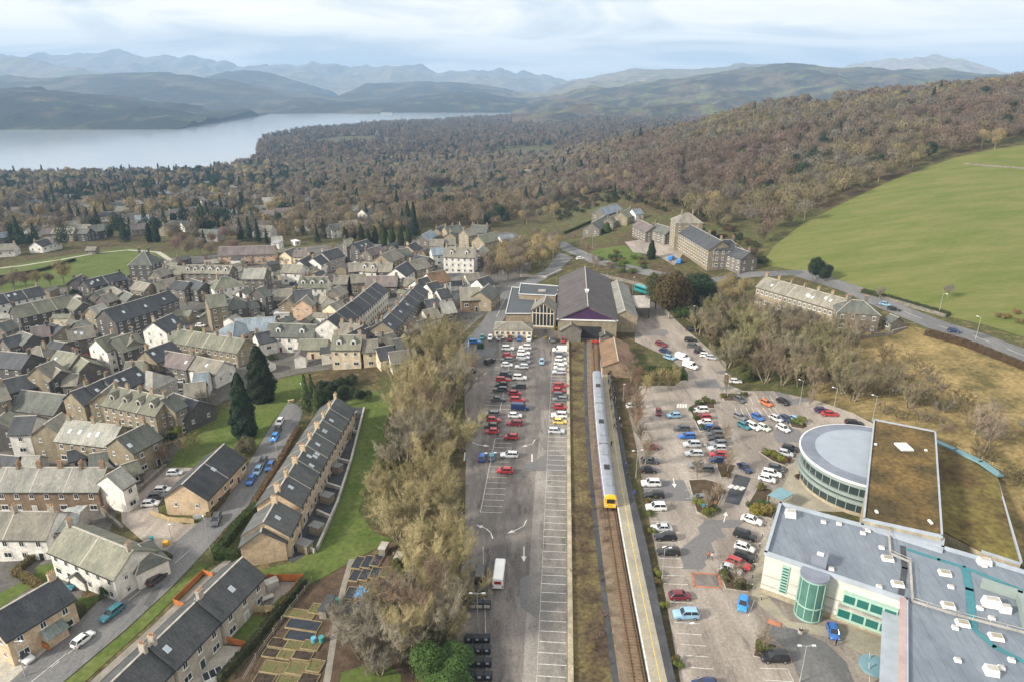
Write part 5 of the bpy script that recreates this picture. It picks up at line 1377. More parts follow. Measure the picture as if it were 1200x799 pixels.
for k in range(3):
    s0, s1 = k * CARL + .25, (k + 1) * CARL - .25
    ns = 10; rings = []; fr = []
    for i in range(ns + 1):
        s = s0 + (s1 - s0) * i / ns; p = onT(s); d = (onT(s + .7) - onT(max(0, s - .7))).normalized(); n = Vector((d.y, -d.x, 0)); fr.append((p - base, d, n))
    S = section()
    def ring(f, pts): return [f[0] + f[2] * x + Vector((0, 0, z)) for x, z in pts]
    car = empty('carriage', (0, 0, 0)); car.parent = train
    body = MB(); body.loft([ring(f, S[:4] + S[8:]) for f in fr], caps=True); body.build('side', M_tside, car)
    rf = MB(); rf.loft([ring(f, [(x * 1.005, z + .012) for x, z in S[3:9]]) for f in fr], caps=True, closed=False); rf.build('roof', M_troof, car)
    st_ = MB()
    for q in (-1, 1): 
        for a, b2 in zip(fr, fr[1:]):
            st_.quad(*[f[0] + f[2] * q * 1.385 + Vector((0, 0, z)) for f, z in ((a, 1.0), (b2, 1.0), (b2, 1.75), (a, 1.75))])
    st_.build('purple_stripe', M_tpur, car)
    wn = MB()
    for q in (-1, 1):
        for i in range(ns):
            if i in (2, 7): continue
            a, b2 = fr[i], fr[i + 1]
            pa = lambda t: (a[0].lerp(b2[0], t), a[2])
            (p0, n0), (p1, n1) = pa(.12), pa(.88)
            wn.quad(*[p + n * q * 1.40 + Vector((0, 0, z)) for p, n, z in ((p0, n0, 2.0), (p1, n1, 2.0), (p1, n1, 2.85), (p0, n0, 2.85))])
    wn.build('windows', M_pane, car)
    for i in (2, 7):
        f = fr[i]; g = fr[i + 1]
        for q in (-1, 1):
            dm = MB(); dm.quad(*[p + n * q * 1.405 + Vector((0, 0, z)) for p, n, z in ((f[0].lerp(g[0], .2), f[2], 1.0), (f[0].lerp(g[0], .8), f[2], 1.0), (f[0].lerp(g[0], .8), f[2], 3.0), (f[0].lerp(g[0], .2), f[2], 3.0))])
            dm.build('door', M_tpur, car)
    un = MB(); un.loft([ring(f, [(-1.1, .45), (-1.1, 1.0), (1.1, 1.0), (1.1, .45)]) for f in fr]); un.build('underframe', M_under, car)
    for i in (2, 5, 8):
        f = fr[i]; rp = MB(); rp.box((f[0].x, f[0].y, 3.98), (1.3, 2.0, .22), 0, math.atan2(f[1].y, f[1].x) - R(90)); rp.build('roof_unit', M_troof if i != 5 else M_under, car)
    if k < 2:
        p = onT(s1 + .25) - base; d = (onT(s1 + 1) - onT(s1 - .5)); gm = MB(); gm.box((p.x, p.y, 2.3), (2.1, .7, 2.9), 0, math.atan2(d.y, d.x) - R(90)); gm.build('gangway', M_under, car)
    if k == 0:
        f = fr[0]; fm = MB(); 
        tpt = [(x, z) for x, z in S]
        r0 = [f[0] + f[2] * x * .99 + Vector((0, 0, z)) for x, z in tpt]
        r1 = [f[0] - f[1] * (.75 if z < 2.2 else .55 if z < 3.1 else .2) + f[2] * x * .9 + Vector((0, 0, z if z < 3.5 else z - .1)) for x, z in tpt]
        fm.loft([r0, r1]); fm.build('yellow_front', M_tyel, car)
        cpt = f[0] - f[1] * .62; ang = math.atan2(f[1].y, f[1].x) - R(90)
        ws = MB(); ws.box((cpt.x - f[1].x * .12, cpt.y - f[1].y * .12, 2.62), (1.75, .12, 1.0), 0, ang); ws.build('windscreen', M_pane, car)
        for q in (-1, 1):
            hl = MB(); p = cpt - f[1] * .16 + f[2] * q * .85; hl.box((p.x, p.y, 1.5), (.4, .1, .22), 0, ang); hl.build('headlight', M_white, car)
        cpn = cpt - f[1] * .3; cu = MB(); cu.box((cpn.x, cpn.y, .75), (.5, .7, .4), 0, ang); cu.build('coupler', M_under, car)
tag(train, 'grey-roofed three-car train with yellow front standing at the platform', 'train')

# ---- wall between the bays and the railway
def wall_px(name, pts, w, h, mat, label, cat, color=None, world=None, cop=None, group=None):
    P = world or [G(*p) for p in pts]
    c = P[len(P) // 2]; e = empty(name, (c[0], c[1], H(c[0], c[1]))); m = MB(); k = MB()
    for a, b2 in zip(P, P[1:]):
        d = Vector((b2[0] - a[0], b2[1] - a[1])); n = max(1, int(d.length / 5))
        for i in range(n):
            q0 = Vector((a[0], a[1])) + d * i / n; q1 = Vector((a[0], a[1])) + d * (i + 1) / n; mid = (q0 + q1) / 2
            z = H(mid.x, mid.y) - e.location.z
            m.box((mid.x - c[0], mid.y - c[1], z + h / 2 - .4), (d.length / n + .05, w, h + .8), 0, math.atan2(d.y, d.x))
            k.box((mid.x - c[0], mid.y - c[1], z + h + .06), (d.length / n + .04, w + .1, .12), 0, math.atan2(d.y, d.x))
    m.build('wall_body', mat, e, color=color); k.build('coping', cop or mat, e, color=color)
    return tag(e, label, cat, group)
M_rwall = pmat('kerb_wall', (.36, .31, .22), .9, .25, .5, fine=.3)
wall_px('low_wall', None, .8, .45, M_rwall, 'long low tan wall between the parking bays and the railway verge', 'wall', world=[cp(-18, -.1), cp(40, -.1), cp(100, -.1), cp(158, -.1)])
# ------------------------------------------------------------------ large modern store at the lower right
M_broof = pmat('blue_roof', (.205, .235, .272), .55, .2, .18, stretch=(1, .35, 1), fine=.14, col2=(.15, .175, .21))
M_disc = pmat('pale_roof', (.31, .35, .40), .6, .08, .2)
M_ring = pmat('roof_ring', (.19, .21, .255), .7, .15, .3)
M_sedum = pmat('sedum_roof', (.155, .10, .034), 1, .3, .13, col2=(.06, .045, .018), fine=.45, lo=.36, hi=.62)
M_sedum2 = pmat('turf_roof', (.16, .135, .035), 1, .3, .10, col2=(.085, .055, .022), fine=.45, lo=.36, hi=.62)
M_lime = pmat('pale_cladding', (.58, .58, .52), .8, .10, .35, fine=.12, stretch=(.3, .3, 2.5))
M_para = pmat('parapet_metal', (.36, .40, .45), .5, .1, .5)
M_mint = pmat('mint_frame', (.34, .50, .42), .5, .08, 1)
M_gg = glass_mat('green_glass', (.02, .13, .115), .06)
M_dg = glass_mat('dark_glass', (.035, .05, .05), .08)
M_teal = pmat('teal_strip', (.05, .20, .23), .6, .12, .6)
M_tealm = pmat('teal_canopy', (.17, .30, .34), .4, .12, .5)
M_band = pmat('green_grey_band', (.25, .30, .28), .6, .1, .5)
M_pink = pmat('pink_coping', (.42, .30, .28), .8, .1, .5)
stripes(M_broof, 2.1, .09, .72, rz=R(10)); stripes(M_lime, 3.0, .05, .8)
store = empty('store', G(1000, 690, z=0)); sc_ = store.location.copy()
def loc(p): return (p[0] - sc_.x, p[1] - sc_.y)
ZR = 9.0
R1 = [G(*p, z=ZR) for p in ((914.7, 588.5), (1010.7, 614), (1105, 640), (1150, 653), (1225, 676), (1300, 900), (1062, 900), (1062, 701), (897.5, 646))]
RL = [loc(p) for p in R1]
m = MB(); m.prism(RL, -1, ZR - .7); m.build('walls', M_lime, store)
m = MB(); m.prism([(x, y) for x, y in RL], ZR - .68, ZR - .5); m.build('roof', M_broof, store)
pm = MB()
for i in range(len(RL)):
    a, b2 = Vector(RL[i]), Vector(RL[(i + 1) % len(RL)]); d = b2 - a
    pm.box(((a.x + b2.x) / 2, (a.y + b2.y) / 2, ZR - .3), (d.length + .5, .55, .75), 0, math.atan2(d.y, d.x))
pm.build('parapet', M_para, store)
a, b2 = Vector(RL[6]), Vector(RL[7]); d = b2 - a; n = Vector((d.y, -d.x)).normalized()
m = MB(); m.box(((a.x + b2.x) / 2 + n.x * -.5, (a.y + b2.y) / 2 + n.y * -.5, ZR + .09), (d.length, .95, .06), 0, math.atan2(d.y, d.x)); m.build('pink_coping', M_pink, store)
# inner step, walkways, rails
def roof_strip(name, pts, w, z, mat, h=.06):
    m = MB(); P = [Vector(loc(G(*p, z=z))) for p in pts]
    for a, b2 in zip(P, P[1:]):
        d = b2 - a; m.box(((a.x + b2.x) / 2, (a.y + b2.y) / 2, z), (d.length + w * .6, w, h), 0, math.atan2(d.y, d.x))
    return m.build(name, mat, store)
ZT = ZR - .45
roof_strip('teal_walkway', [(1063, 643), (1100, 655), (1130, 664), (1200, 692)], .75, ZT, M_teal)
roof_strip('teal_walkway', [(1131, 666), (1136, 690), (1140, 735)], 1.2, ZT + .01, M_teal)
roof_strip('teal_walkway', [(1141, 736), (1165, 757), (1210, 780)], .8, ZT + .02, M_teal)
roof_strip('gutter', [(1058, 640), (1060, 665), (1056, 695)], .9, ZT + .005, M_newt)
def railing(pts, z=ZT):
    m = MB(); P = [Vector(loc(G(*p, z=z))) for p in pts]
    for a, b2 in zip(P, P[1:]):
        d = b2 - a; k = max(1, int(d.length / 2))
        for hh in (.55, 1.05): m.tube((a.x, a.y, z + hh), (b2.x, b2.y, z + hh), .05, .05, 5)
        for i in range(k + 1):
            q = a + d * i / k; m.tube((q.x, q.y, z), (q.x, q.y, z + 1.05), .05, .05, 5)
        m.box(((a.x + b2.x) / 2, (a.y + b2.y) / 2, z + .35), (d.length, .35, .08), 0, math.atan2(d.y, d.x))
    m.build('roof_railing', M_conc, store)
railing([(1040, 612), (1043, 650), (1066, 660)]); railing([(1066, 660), (1069, 706)]); railing([(1069, 706), (1120, 722), (1200, 743)])
def skylight(px, py, w=1.5, l=2.0, h=.5, mat=None, name='skylight', rz=.25):
    p = loc(G(px, py, z=ZT)); o = MB(); o.box((0, 0, h / 2), (l, w, h), 0, 0, (.85, .8)); o.box((0, 0, h + .02), (l * .7, w * .6, .06), 1)
    x = o.build(name, [M_white, mat or M_pave], store); x.location = (p[0], p[1], ZT); x.rotation_euler = (0, 0, -rz)
for q in ((1040, 655), (1052, 685), (1107, 672), (1111, 710), (1128, 731), (1167, 747)): skylight(*q)
for q in ((974, 667), (1017, 622), (965, 612), (983, 614), (1030, 688), (1114, 688), (1119, 736), (1122, 774), (1173, 783), (1185, 774), (1162, 725), (1148, 713), (1153, 663), (1033, 642), (1011, 625)):
    skylight(*q, w=.8, l=.9, h=.45, name='roof_vent', mat=M_conc)
skylight(1161, 709, 1.6, 2.6, 1.4, M_conc, 'air_handler'); skylight(1177, 716, 1.2, 1.6, 1.2, M_conc, 'air_handler'); skylight(1161, 788, 1.6, 1.8, 1.0, M_conc, 'air_handler'); skylight(1153, 660, 1.4, 2.2, 1.0, M_conc, 'air_handler'); skylight(926, 604, 1.8, 2.0, 1.2, M_conc, 'air_handler')
roof_strip('screen_wall', [(1152, 683), (1195, 697), (1203, 730)], .9, ZT + .8, M_band, 1.6)
# facade towards the forecourt (R1[8] -> R1[7])
A0, B0 = Vector(RL[8]), Vector(RL[7]); D = (B0 - A0); FL = D.length; D.normalize(); NO = Vector((D.y, -D.x))
FA = math.atan2(D.y, D.x)
def onface(t, out, z): 
    q = A0 + D * t + NO * out; return (q.x, q.y, z)
def fbox(name, t, z, w, h, dp, mat, out=0.0):
    m = MB(); m.box(onface(t, out + dp / 2, z), (w, dp, h), 0, FA); return m.build(name, mat, store)
for z in (2.0, 4.1): fbox('string_band', FL / 2, z, FL - .2, .28, .12, M_conc)
fbox('slot_window', FL * .17, 4.6, 1.3, 6.0, .18, M_mint)
for k in range(9): fbox('louvre', FL * .17, 2.0 + k * .62, 1.0, .28, .1, M_gg, .16)
for z, t0, t1 in ((5.4, .60, .97), (2.2, .58, .97)):
    L0 = FL * t0; L1 = FL * t1; mid = (L0 + L1) / 2
    fbox('window_bay', mid, z, L1 - L0, 2.5, .7, M_mint)
    n = 4
    for k in range(n):
        fbox('window', L0 + (L1 - L0) * (k + .5) / n, z + .1, (L1 - L0) / n - .35, 1.5, .08, M_gg, .68)
fbox('balcony_rail', FL * .78, 3.7, FL * .4, .25, 1.0, M_conc, .1)
fbox('plinth', FL / 2, .5, FL, 1.0, .2, M_rwall, .02)
# glass stair tower
tp = A0 + D * FL * .385 + NO * 1.4
m = MB()
def cyl(mb, c, r, z0, z1, k=40, mi=0, a0=0, a1=2 * math.pi):
    mb.prism([(c[0] + math.cos(a0 + (a1 - a0) * i / k) * r, c[1] + math.sin(a0 + (a1 - a0) * i / k) * r) for i in range(k)], z0, z1, mi)
cyl(m, tp, 2.25, 0, 8.6); m.build('glass_tower', pmat('tower_glass', (.075, .18, .15), .12, .12, .6, spec=.6), store, smooth=False)
m = MB(); cyl(m, tp, 2.4, 8.6, 8.95); m.build('tower_roof', M_ring, store)
for z in (.3, 3.0, 8.4):
    m = MB(); cyl(m, tp, 2.33, z - .12, z + .12); m.build('tower_band', M_mint, store)
for k in range(10):
    a = 2 * math.pi * k / 10 + .2; m = MB(); m.box((tp.x + math.cos(a) * 2.28, tp.y + math.sin(a) * 2.28, 4.3), (.12, .12, 8.2), 0, a); m.build('tower_mullion', M_mint, store)
q = tp - NO * 3.6; m = MB(); m.box((q.x, q.y, 9.6), (2.6, 2.2, 2.0), 0, FA); m.build('lift_housing', M_ring, store)
m = MB(); m.box((q.x, q.y, 10.65), (1.1, .9, .25), 0, FA); m.build('roof_hatch', M_white, store)
# return wing along the lower edge
A1, B1 = Vector(RL[7]), Vector(RL[6]); D1 = (B1 - A1).normalized(); N1 = Vector((D1.y, -D1.x)); 
m = MB(); c = A1 + D1 * 13 + N1 * 1.6; m.box((c.x, c.y, 5.6), (26, 2.6, .3), 0, math.atan2(D1.y, D1.x)); m.build('walkway_roof', M_para, store)
for k in range(9):
    c = A1 + D1 * (1 + k * 2.9) + N1 * 1.0; m = MB(); m.box((c.x, c.y, 4.3), (1.9, .2, 2.2), 0, math.atan2(D1.y, D1.x)); m.build('window', M_gg, store)
c = A1 + D1 * 11 + N1 * 3.4
m = MB(); cyl(m, c, 2.2, 2.8, 3.2, 24); m.build('entrance_canopy', M_tealm, store)
for s in (-1, 1):
    m = MB(); q = c + D1 * s * 1.2; m.tube((q.x, q.y, 0), (q.x + N1.x * .8, q.y + N1.y * .8, 4.2), .1, .1, 6); m.build('canopy_strut', M_conc, store)
tag(store, 'large modern store with blue-grey flat roof, pale wall and green glass stair tower', 'store')
TAKEN.append((sc_.x + 10, sc_.y, 34))

# ---- drum restaurant with oval roof
ZD = 8.6
arc = [G(*p, z=ZD) for p in ((1021, 499), (987, 496.5), (957, 501), (941, 511), (938.5, 524), (948, 542), (971, 555), (995, 562), (1014, 567))]
M_ = np.array([[2 * p.x, 2 * p.y, 1] for p in arc]); bb = np.array([p.x ** 2 + p.y ** 2 for p in arc]); cx, cy, k_ = np.linalg.lstsq(M_, bb, rcond=None)[0]; RD = math.sqrt(k_ + cx * cx + cy * cy)
print('drum', cx, cy, RD)
drum = empty('drum_restaurant', (cx, cy, 0))
def ringband(name, r0, z0, z1, mat, mtop=None):
    h0, h1 = G(1024.5, 491, z=8), G(1012.5, 607, z=8); dd = (h1 - h0).normalized(); nn = Vector((dd.y, -dd.x, 0))
    if nn.x > 0: nn = -nn
    pts = []
    for i in range(96):
        q = Vector((cx + math.cos(2 * math.pi * i / 96) * r0, cy + math.sin(2 * math.pi * i / 96) * r0, 0)); s_ = (q - h0).dot(nn)
        if s_ < -.4: q = q - nn * (s_ + .4)
        pts.append((q.x - cx, q.y - cy))
    m = MB(); m.prism(pts, z0, z1); return m.build(name, mat, drum)
ringband('stone_base', RD - .75, -1, 1.2, M_rwall); ringband('lower_glazing', RD - .9, 1.2, 3.2, M_dg); ringband('green_band', RD - .35, 3.2, 4.0, M_band); ringband('amber_lights', RD - .8, 4.0, 4.5, M_dg)
ringband('lower_cladding', RD - .45, 4.5, 5.2, M_band); ringband('upper_glazing', RD - .9, 5.2, 7.3, M_dg); ringband('upper_cladding', RD - .3, 7.3, 8.2, M_band); ringband('cornice', RD, 8.2, ZD, M_white)
ringband('roof_ring', RD - .35, ZD, ZD + .06, M_ring); ringband('roof_step', RD * .80, ZD + .06, ZD + .16, M_ring); ringband('roof_disc', RD * .77, ZD + .16, ZD + .3, M_disc)
for k in range(44):
    a = 2 * math.pi * k / 44
    for z, h in ((6.25, 2.1), (2.2, 2.0)):
        if R(100) < a < R(330):
            m = MB(); m.box((math.cos(a) * (RD - .84), math.sin(a) * (RD - .84), z), (.16, .16, h), 0, a); m.build('mullion', M_band, drum)
tag(drum, 'round drum building with pale disc roof and two bands of glazing', 'restaurant'); TAKEN.append((cx, cy, RD + 2))
# ---- brown planted-roof block
ZB = 10.2
BK = [G(*p, z=ZB) for p in ((1024.5, 491), (1096, 505), (1104, 627), (1012.5, 607))]
cb = sum(BK, Vector()) / 4; hall = empty('planted_roof_hall', (cb.x, cb.y, 0)); BL = [(p.x - cb.x, p.y - cb.y) for p in BK]
m = MB(); m.prism(BL, -1, ZB - .5); m.build('wall', M_rwall, hall)
m = MB(); m.prism(BL, ZB - .48, ZB - .2); m.build('planting', M_sedum, hall)
m = MB()
for i in range(4):
    a, b2 = Vector(BL[i]), Vector(BL[(i + 1) % 4]); d = b2 - a; m.box(((a.x + b2.x) / 2, (a.y + b2.y) / 2, ZB - .2), (d.length + .3, .32, .6), 0, math.atan2(d.y, d.x))
m.build('parapet', M_para, hall)
for px, py, w, l in ((1059, 524, 2.8, 3.4), (1026, 521, .5, .5), (1085, 528, .5, .5), (1090, 612, .4, 1.2), (1027, 600, .4, .8)):
    q = G(px, py, z=ZB - .2); m = MB(); m.box((q.x - cb.x, q.y - cb.y, ZB), (w, l, .35)); m.build('skylight', M_white, hall)
m = MB(); f = [G(*p, z=ZB - 2.4) for p in ((1012.5, 613), (1106, 636), (1103, 652), (1010, 622))]; m.prism([(p.x - cb.x, p.y - cb.y) for p in f], ZB - 4, ZB - 1.2); m.build('grey_ledge', M_para, hall)
tag(hall, 'tall block with brown sedum roof and white skylight between drum and turf roof', 'hall'); TAKEN.append((cb.x, cb.y, 18))
# ---- sloping turf roof
TZ = [(1097, 519, 5.2), (1140, 540, 5.4), (1169, 559, 5.6), (1196, 661, 4.6), (1150, 645, 4.8), (1105, 622, 5.0)]
TPx = [G(x, y, z=z) for x, y, z in TZ]; ct = sum(TPx, Vector()) / len(TPx); turf = empty('turf_roof_hall', (ct.x, ct.y, 0))
TL = [(p.x - ct.x, p.y - ct.y) for p in TPx]
m = MB(); m.prism(TL, -1, [t[2] - .3 for t in TZ]); m.build('wall', M_rwall, turf)
m = MB(); m.prism(TL, [t[2] - .28 for t in TZ], [t[2] for t in TZ]); m.build('turf', M_sedum2, turf)
m = MB()
for i in (2, 3):
    a, b2 = Vector(TL[i]), Vector(TL[(i + 1) % 6]); d = b2 - a; m.box(((a.x + b2.x) / 2, (a.y + b2.y) / 2, (TZ[i][2] + TZ[(i + 1) % 6][2]) / 2), (d.length, .3, .5), 0, math.atan2(d.y, d.x))
m.build('edge_trim', M_para, turf)
m = MB(); P = [G(x, y, z=5.0) for x, y in ((1097, 517), (1120, 527), (1150, 541), (1172, 557))]
for a, b2 in zip(P, P[1:]):
    d = b2 - a; m.box(((a.x + b2.x) / 2 - ct.x, (a.y + b2.y) / 2 - ct.y, 5.0), (d.length + .3, 1.6, .5), 0, math.atan2(d.y, d.x))
m.build('blue_canopy', M_tealm, turf)
tag(turf, 'low hall under a sloping olive turf roof with a blue canopy edge', 'hall'); TAKEN.append((ct.x, ct.y, 16))
# diamond canopy over the entrance path
e = empty('diamond_canopy', G(925, 588)); m = MB(); P = [G(*p, z=3.2) for p in ((900, 580), (914, 571), (930, 579), (917, 586))]
m.prism([(p.x - e.location.x, p.y - e.location.y) for p in P], 3.1, 3.3); m.build('glass_sheet', M_tealm, e)
for p in P[:3]: 
    m = MB(); m.tube((p.x - e.location.x, p.y - e.location.y, 0), (p.x - e.location.x, p.y - e.location.y, 3.15), .07, .07, 6); m.build('post', M_conc, e)
tag(e, 'blue-green diamond glass canopy over the path to the drum', 'canopy')
# ------------------------------------------------------------------ vehicles
def paint_mat():
    m, nt, b = _mat('car_paint'); oi = N(nt, 'ShaderNodeObjectInfo'); nt.links.new(oi.outputs['Color'], b.inputs['Base Color'])
    b.inputs['Roughness'].default_value = .3; b.inputs['Coat Weight'].default_value = .5; b.inputs['Coat Roughness'].default_value = .08
    return m
M_paint = paint_mat()
M_cglass = glass_mat('car_glass', (.022, .026, .03), .06)
M_tyre = pmat('tyre', (.02, .02, .02), .85, .1, 2); M_rim = pmat('wheel_rim', (.38, .38, .39), .35, .1, 2, metal=.6)
M_head = glass_mat('headlight_glass', (.62, .64, .66), .1); M_tail = glass_mat('tail_light_glass', (.35, .015, .012), .2)
def wheel_mesh(r=.32, w=.21):
    b = MB(); k = 16
    b.loft([[(math.cos(2 * math.pi * i / k) * q, y, math.sin(2 * math.pi * i / k) * q) for i in range(k)] for y, q in ((-w / 2, r * .93), (-w / 2 + .03, r), (w / 2 - .03, r), (w / 2, r * .93))], 0)
    b.loft([[(math.cos(2 * math.pi * i / k) * r * .62, y, math.sin(2 * math.pi * i / k) * r * .62) for i in range(k)] for y in (-w / 2 - .012, w / 2 + .012)], 1)
    return b.mesh('wheel', [M_tyre, M_rim])
WHEEL = wheel_mesh()
def car_mesh(L, Wd, Ht, belt, hood, g0, g1, g2, g3, name, nose=.0):
    """L length; belt height; hood height; greenhouse from x=g0 (windscreen foot) g1 (roof front) g2 (roof rear) g3 (rear window foot)"""
    h = L / 2; w = Wd / 2
    def ring(x, k, zt, zb=.22):
        return [(x, -w * k * .92, zb), (x, -w * k, zb + .22), (x, -w * k, (zb + zt) / 2 + .05), (x, -w * k * .95, zt - .06), (x, -w * k * .82, zt), (x, w * k * .82, zt), (x, w * k * .95, zt - .06), (x, w * k, (zb + zt) / 2 + .05), (x, w * k, zb + .22), (x, w * k * .92, zb)]
    b = MB()
    b.loft([ring(h, .80, hood - .22, .34), ring(h - .08, .90, hood - .12, .28), ring(h - .45, .98, hood - .03), ring(g0 + .1, 1.0, belt - .03), ring(g0 - .3, 1.0, belt), ring(0, 1.0, belt + .01), ring(g3 + .35, 1.0, belt + .02), ring(-h + .35, .98, belt - .01 if g3 < -h + .5 else hood + .03), ring(-h + .06, .92, (belt if g3 < -h + .5 else hood) - .12, .28), ring(-h, .84, (belt if g3 < -h + .5 else hood) - .25, .36)])
    rt = Ht
    kr = .74
    b.loft([[(g1, -w * kr, rt - .05), (g1 + .05, -w * kr * .9, rt - .01), (g1 + .05, w * kr * .9, rt - .01), (g1, w * kr, rt - .05), (g1 + .02, w * kr * .9, rt - .09), (g1 + .02, -w * kr * .9, rt - .09)],
            [((g1 + g2) / 2, -w * kr * 1.02, rt - .03), ((g1 + g2) / 2, -w * kr * .9, rt + .02), ((g1 + g2) / 2, w * kr * .9, rt + .02), ((g1 + g2) / 2, w * kr * 1.02, rt - .03), ((g1 + g2) / 2, w * kr * .9, rt - .08), ((g1 + g2) / 2, -w * kr * .9, rt - .08)],
            [(g2, -w * kr, rt - .07), (g2 - .05, -w * kr * .9, rt - .03), (g2 - .05, w * kr * .9, rt - .03), (g2, w * kr, rt - .07), (g2 - .02, w * kr * .9, rt - .11), (g2 - .02, -w * kr * .9, rt - .11)]])
    for s in (-1, 1):
        for (xa, xb) in ((g0, g1), (g3, g2)): b.tube((xa, s * w * .88, belt - .02), (xb, s * w * kr * .98, rt - .06), .055, .05, 5)
        xm = (g1 + g2) / 2 - .05; b.tube((xm, s * w * .9, belt - .02), (xm, s * w * kr, rt - .05), .05, .05, 5)
        b.box((g0 - .25, s * (w + .08), belt + .06), (.16, .18, .14))
    body = b.mesh('body', [M_paint], smooth=False)
    for p in body.polygons: p.use_smooth = True
    try: body.set_sharp_from_angle(angle=R(38))
    except Exception: pass
    g = MB()
    kb = .87
    g.loft([[(g0, -w * kb, belt - .03), (g0, w * kb, belt - .03), (g1, w * kr * .97, rt - .07), (g1, -w * kr * .97, rt - .07)],
            [(g3, -w * kb, belt - .03), (g3, w * kb, belt - .03), (g2, w * kr * .97, rt - .09), (g2, -w * kr * .97, rt - .09)]])
    glass = g.mesh('window_glass', [M_cglass])
    hl = MB(); hl.box((0, 0, 0), (.14, .36, .16)); tl = MB(); tl.box((0, 0, 0), (.10, .26, .30))
    return dict(body=body, glass=glass, head=hl.mesh('headlight', [M_head]), tail=tl.mesh('tail_light', [M_tail]), L=L, W=Wd, belt=belt, hood=hood, name=name,
                tz=(belt if g3 < -h + .5 else hood) - .22)
CT_ = {
 'h': car_mesh(4.05, 1.74, 1.48, .92, .86, 1.02, .30, -1.35, -1.85, 'hatchback'),
 'e': car_mesh(4.65, 1.80, 1.50, .93, .86, 1.05, .30, -1.85, -2.2, 'estate car'),
 's': car_mesh(4.55, 1.80, 1.43, .92, .85, 1.0, .25, -1.05, -1.65, 'saloon'),
 'u': car_mesh(4.60, 1.88, 1.74, 1.08, 1.02, 1.0, .40, -1.75, -2.2, 'SUV'),
 'm': car_mesh(3.65, 1.66, 1.50, .93, .87, .95, .35, -1.2, -1.66, 'small car'),
 'c': car_mesh(4.15, 1.76, 1.36, .90, .84, .85, .15, -.75, -1.35, 'convertible'),
}
def van_mesh():
    L, w, Ht = 5.2, .97, 2.1; h = L / 2
    b = MB()
    def rg(x, zt, k=1.0, zb=.3): return [(x, -w * k, zb), (x, -w * k, zt * .6), (x, -w * k * .93, zt - .1), (x, -w * k * .8, zt), (x, w * k * .8, zt), (x, w * k * .93, zt - .1), (x, w * k, zt * .6), (x, w * k, zb)]
    b.loft([rg(h, .95, .92, .4), rg(h - .35, 1.12), rg(h - .95, 1.22), rg(h - 1.65, Ht - .03), rg(-h + .1, Ht), rg(-h, Ht - .08, .97, .4)])
    g = MB()
    g.poly([(h - .97, -.80, 1.27), (h - .97, .80, 1.27), (h - 1.60, .74, 2.0), (h - 1.60, -.74, 2.0)])
    for s in (-1, 1): g.poly([(h - 1.05, s * (w + .004), 1.2), (h - 1.95, s * (w + .004), 1.2), (h - 1.95, s * (w * .965), 1.75), (h - 1.5, s * (w * .965), 1.75)])
    for v in range(len(g.v)): g.v[v] = (g.v[v][0] + (.03 if v < 4 else 0), g.v[v][1], g.v[v][2] + (.02 if v < 4 else 0))
    hl = MB(); hl.box((0, 0, 0), (.14, .3, .22)); tl = MB(); tl.box((0, 0, 0), (.10, .16, .5))
    return dict(body=b.mesh('body', [M_paint]), glass=g.mesh('window_glass', [M_cglass]), head=hl.mesh('headlight', [M_head]), tail=tl.mesh('tail_light', [M_tail]), L=L, W=1.94, belt=1.2, hood=1.05, name='van', tz=1.1)
CT_['v'] = van_mesh()
COLS = {'white': (.78, .78, .77), 'silver': (.50, .52, .54), 'grey': (.17, .18, .19), 'dark grey': (.075, .08, .085), 'black': (.014, .015, .017), 'red': (.38, .03, .035), 'maroon': (.17, .012, .02), 'blue': (.03, .13, .42), 'navy': (.015, .03, .10),
        'light blue': (.25, .42, .58), 'bright blue': (.03, .25, .68), 'teal': (.03, .17, .22), 'yellow': (.72, .55, .16), 'orange': (.60, .16, .05), 'green': (.02, .08, .05), 'brown': (.07, .05, .045), 'purple': (.05, .035, .11), 'pale green': (.60, .66, .56)}
CARS = []
def car(px, py, color, typ, heading, where, label=None, z=None, group=None):
    """heading: world angle of the nose"""
    p = G(px, py, dz=.75); p.z -= .75
    t = CT_[typ]; e = empty('van' if typ == 'v' else 'car', (p.x, p.y, H(p.x, p.y) + .11), heading)
    far = p.y > 235
    c = COLS[color]; v = random.uniform(.9, 1.1); c = tuple(q * v for q in c)
    link('body', t['body'], e, color=c); link('window_glass', t['glass'], e)
    for sx in (1, -1):
        for sy in (1, -1): link('wheel', WHEEL, e, (sx * t['L'] * .305, sy * (t['W'] / 2 - .09), .32))
    if not far:
        for sy in (1, -1):
            link('headlight', t['head'], e, (t['L'] / 2 - .10, sy * t['W'] * .33, t['hood'] - .24)); link('tail_light', t['tail'], e, (-t['L'] / 2 + .04, sy * t['W'] * .39, t['tz']))
    CARS.append([e, color, t['name'], where, px, py, label])
    return e
AXA = math.atan2(AX.y, AX.x)               # direction away from camera along the car park
E_ = AXA - R(90); W_ = AXA + R(90)          # nose to the east / to the west
rnd = random.Random(5)
def row(where, items, hd=None, jit=2.0):
    for it in items:
        px, py, col, typ = it[:4]; h = it[4] if len(it) > 4 else (hd if hd is not None else rnd.choice((E_, W_)))
        car(px, py, col, typ, h + R(rnd.uniform(-jit, jit)), where)
row('in the bays along the railway wall', [(656, 410, 'white', 'v'), (657, 415, 'grey', 'e'), (657, 420, 'white', 'h'), (657, 425, 'white', 'u'), (656, 430, 'white', 'h'), (655.5, 435, 'silver', 'e'), (657, 451, 'red', 'e'), (655, 457, 'red', 'h'), (656.5, 463, 'dark grey', 'u'),
  (656.5, 467, 'grey', 'e'), (656, 476, 'red', 'h'), (655.5, 486, 'white', 'u'), (656, 493, 'yellow', 'h'), (652, 504, 'silver', 'e')])
